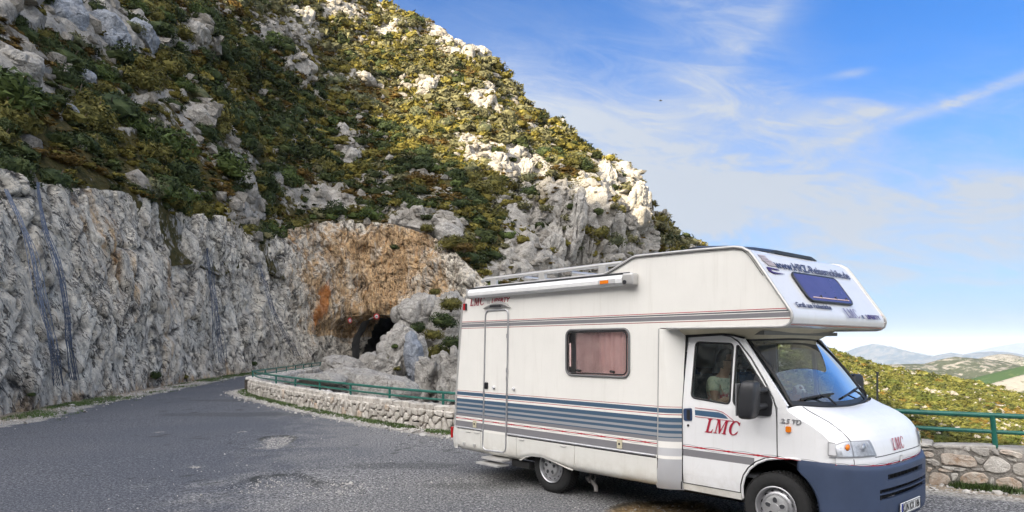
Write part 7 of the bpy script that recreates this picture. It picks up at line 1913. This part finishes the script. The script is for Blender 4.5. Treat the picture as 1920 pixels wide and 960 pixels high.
def hand(x, y, z, s):
    ch = [[(x-.07, y, z+.01, .026), (x, y, z, .030), (x+.045, y, z+.006, .028)]]
    for k in range(4):
        yy = y+(k-1.5)*.020; L_ = (.030, .036, .034, .026)[k]
        ch.append([(x+.045, y, z+.006, .028), (x+.062, yy, z+.006, .0095), (x+.062+L_, yy, z-.002, .0085), (x+.062+L_*1.5, yy*1.0, z-.022-.004*k, .0078), (x+.060+L_*1.25, yy, z-.042, .007)])
    ch.append([(x, y, z, .030), (x+.025, y-s*.035, z+.012, .012), (x+.060, y-s*.045, z+.008, .010), (x+.082, y-s*.040, z-.010, .0085)])
    return ch
body = [[(2.22, Y0_, 1.10, .135), (2.21, Y0_, 1.24, .125), (2.22, Y0_, 1.38, .135), (2.23, Y0_, 1.50, .130), (2.24, Y0_, 1.585, .085), (2.265, Y0_, 1.645, .052), (2.295, Y0_, 1.715, .070), (2.31, Y0_, 1.785, .088), (2.305, Y0_, 1.85, .080)]]
for s in (-1, 1):
    sh = (2.24, Y0_+s*.17, 1.565, .062); el = (2.30, Y0_+s*.225, 1.325, .045); wr = (2.50, Y0_+s*.17, 1.395, .029)
    body.append([(2.23, Y0_, 1.50, .130), sh, (2.26, Y0_+s*.20, 1.45, .050), el, (2.40, Y0_+s*.20, 1.355, .040), wr]); hc = hand(2.545, Y0_+s*.16, 1.41, s); hc[0][0] = wr; body += hc
    body.append([(2.22, Y0_, 1.10, .135), (2.30, Y0_+s*.10, 1.08, .088), (2.62, Y0_+s*.12, 1.10, .065), (2.70, Y0_+s*.12, .88, .050), (2.68, Y0_+s*.12, .70, .040), (2.80, Y0_+s*.12, .665, .036)])
skin_obj('body', body, m_skin, PER)
shirt = [[(2.22, Y0_, 1.10, .148), (2.21, Y0_, 1.24, .138), (2.22, Y0_, 1.38, .148), (2.23, Y0_, 1.50, .142), (2.24, Y0_, 1.585, .088), (2.25, Y0_, 1.612, .062)]]
for s in (-1, 1): shirt.append([(2.23, Y0_, 1.50, .142), (2.24, Y0_+s*.17, 1.565, .074), (2.258, Y0_+s*.195, 1.475, .064), (2.262, Y0_+s*.20, 1.445, .062)])
skin_obj('shirt', shirt, m_shirt, PER)
tr = []
for s in (-1, 1): tr.append([(2.20, Y0_, 1.08, .15), (2.30, Y0_+s*.10, 1.08, .10), (2.62, Y0_+s*.12, 1.10, .078), (2.70, Y0_+s*.12, .88, .062), (2.68, Y0_+s*.12, .72, .052)])
skin_obj('trousers', tr, m_jeans, PER)
bm = bmesh.new(); bmesh.ops.create_icosphere(bm, subdivisions=4, radius=1)
for v in bm.verts:
    c = v.co; v.co = V(c.x*.100, c.y*.080, c.z*.118)
    if v.co.z < -.02: v.co.x *= .88+.10*(v.co.x > 0); v.co.y *= .86
    if v.co.x > .05 and -.03 < v.co.z < .03: v.co.x -= .008
bmesh.ops.create_icosphere(bm, subdivisions=2, radius=.016, matrix=Matrix.Translation((.108, 0, -.012)) @ Matrix.Diagonal((1.2, .8, 1.3, 1)))
bmesh.ops.create_icosphere(bm, subdivisions=2, radius=.022, matrix=Matrix.Translation((.088, 0, -.055)) @ Matrix.Diagonal((.7, 1.1, .45, 1)))
for s in (-1, 1): bmesh.ops.create_icosphere(bm, subdivisions=2, radius=.026, matrix=Matrix.Translation((.0, s*.080, -.01)) @ Matrix.Diagonal((.7, .35, 1.15, 1)))
for v in bm.verts: v.co += V(2.315, Y0_, 1.790)
bm_obj('head', bm, m_skin, PER, smooth=True, angle=180)
bm = bmesh.new(); bmesh.ops.create_icosphere(bm, subdivisions=4, radius=1)
dv = [v for v in bm.verts if v.co.x > .45 and v.co.z < .45 or v.co.z < -.75 or (v.co.x > .15 and v.co.z < -.1)]; bmesh.ops.delete(bm, geom=dv, context='VERTS')
for v in bm.verts: c = v.co; n_ = gnoise(np.array([[c.x*5, c.y*5, c.z*5]]))[0]; v.co = V(c.x*.118-.008, c.y*.096, c.z*.136+.006)*(1+.04*n_)+V(2.305, Y0_, 1.795)
bm_obj('hair', bm, m_hair, PER, smooth=True, angle=180)
bm = bmesh.new()
for s in (-1, 1):
    bmesh.ops.create_icosphere(bm, subdivisions=2, radius=.026, matrix=Matrix.Translation((2.412, Y0_+s*.034, 1.800)) @ Matrix.Diagonal((.35, 1.15, .85, 1)))
    add_tube(bm, [(2.41, Y0_+s*.062, 1.803), (2.36, Y0_+s*.080, 1.803), (2.31, Y0_+s*.084, 1.795)], .004, 6)
add_tube(bm, [(2.416, Y0_-.012, 1.803), (2.416, Y0_+.012, 1.803)], .004, 6); bm_obj('sunglasses', bm, m_black, PER, smooth=True)
# plush dog on the dashboard
m_fw = simple('plush_white', (.60, .58, .55), .95, vary=.12, bump=.004, bscale=160); m_fb = simple('plush_brown', (.16, .07, .035), .95, vary=.3, bump=.004, bscale=160)
DOG = empty('plush_dog', VAN.location, R(-48.386)); tag(DOG, 'brown and white toy dog sitting on the dashboard behind the windscreen', 'toy')
dx, dy, dz = 3.03, -.28, 1.33
skin_obj('body', [[(dx-.10, dy, dz+.05, .06), (dx-.03, dy, dz+.07, .06), (dx+.01, dy, dz+.12, .045)], [(dx-.03, dy, dz+.07, .06), (dx+.04, dy-.05, dz+.02, .022), (dx+.07, dy-.05, dz, .022)], [(dx-.03, dy, dz+.07, .06), (dx+.04, dy+.05, dz+.02, .022), (dx+.07, dy+.05, dz, .022)]], m_fb, DOG)
def blob_(name, c, s_, mat): bm = bmesh.new(); bmesh.ops.create_icosphere(bm, subdivisions=3, radius=1, matrix=Matrix.Translation(c) @ Matrix.Diagonal((*s_, 1))); return bm_obj(name, bm, mat, DOG, smooth=True, angle=180)
blob_('head', (dx+.02, dy, dz+.165), (.055, .055, .055), m_fw); blob_('muzzle', (dx+.068, dy, dz+.150), (.032, .026, .022), m_fw); blob_('nose', (dx+.098, dy, dz+.158), (.009, .011, .009), m_black)
for s in (-1, 1):
    blob_('ear', (dx+.0, dy+s*.058, dz+.150), (.025, .014, .045), m_fb); blob_('eye_patch', (dx+.048, dy+s*.028, dz+.182), (.022, .018, .020), m_fb); blob_('eye', (dx+.068, dy+s*.026, dz+.180), (.007, .007, .007), m_black)

# ------------------------------------------------------------------ a bird in the sky
bm = bmesh.new()
pts = [(-.55, -.05, .10), (-.30, 0, .16), (0, .02, .0), (.30, 0, .12), (.58, -.06, .02)]
up_v = [bm.verts.new((x, y-.06, z)) for x, y, z in pts]; dn_v = [bm.verts.new((x*.96, y+.10, z-.01)) for x, y, z in pts]; mid_ = [bm.verts.new((x, y+.02, z+.025)) for x, y, z in pts]
for a, b in ((up_v, mid_), (mid_, dn_v), (dn_v, up_v)):
    for k in range(4): bm.faces.new((a[k], a[k+1], b[k+1], b[k]))
add_tube(bm, [(0, -.26, .0), (0, -.12, .01), (0, .10, .0), (0, .34, .0)], [.01, .05, .06, .02], 8)
o = bm_obj('bird', bm, simple('bird_dark', (.03, .028, .025), .8), smooth=True); o.location = tuple(at(1239, 189, 110)); o.rotation_euler = (R(10), R(-14), R(60))
tag(o, 'small dark bird gliding in front of the thin cloud', 'bird')
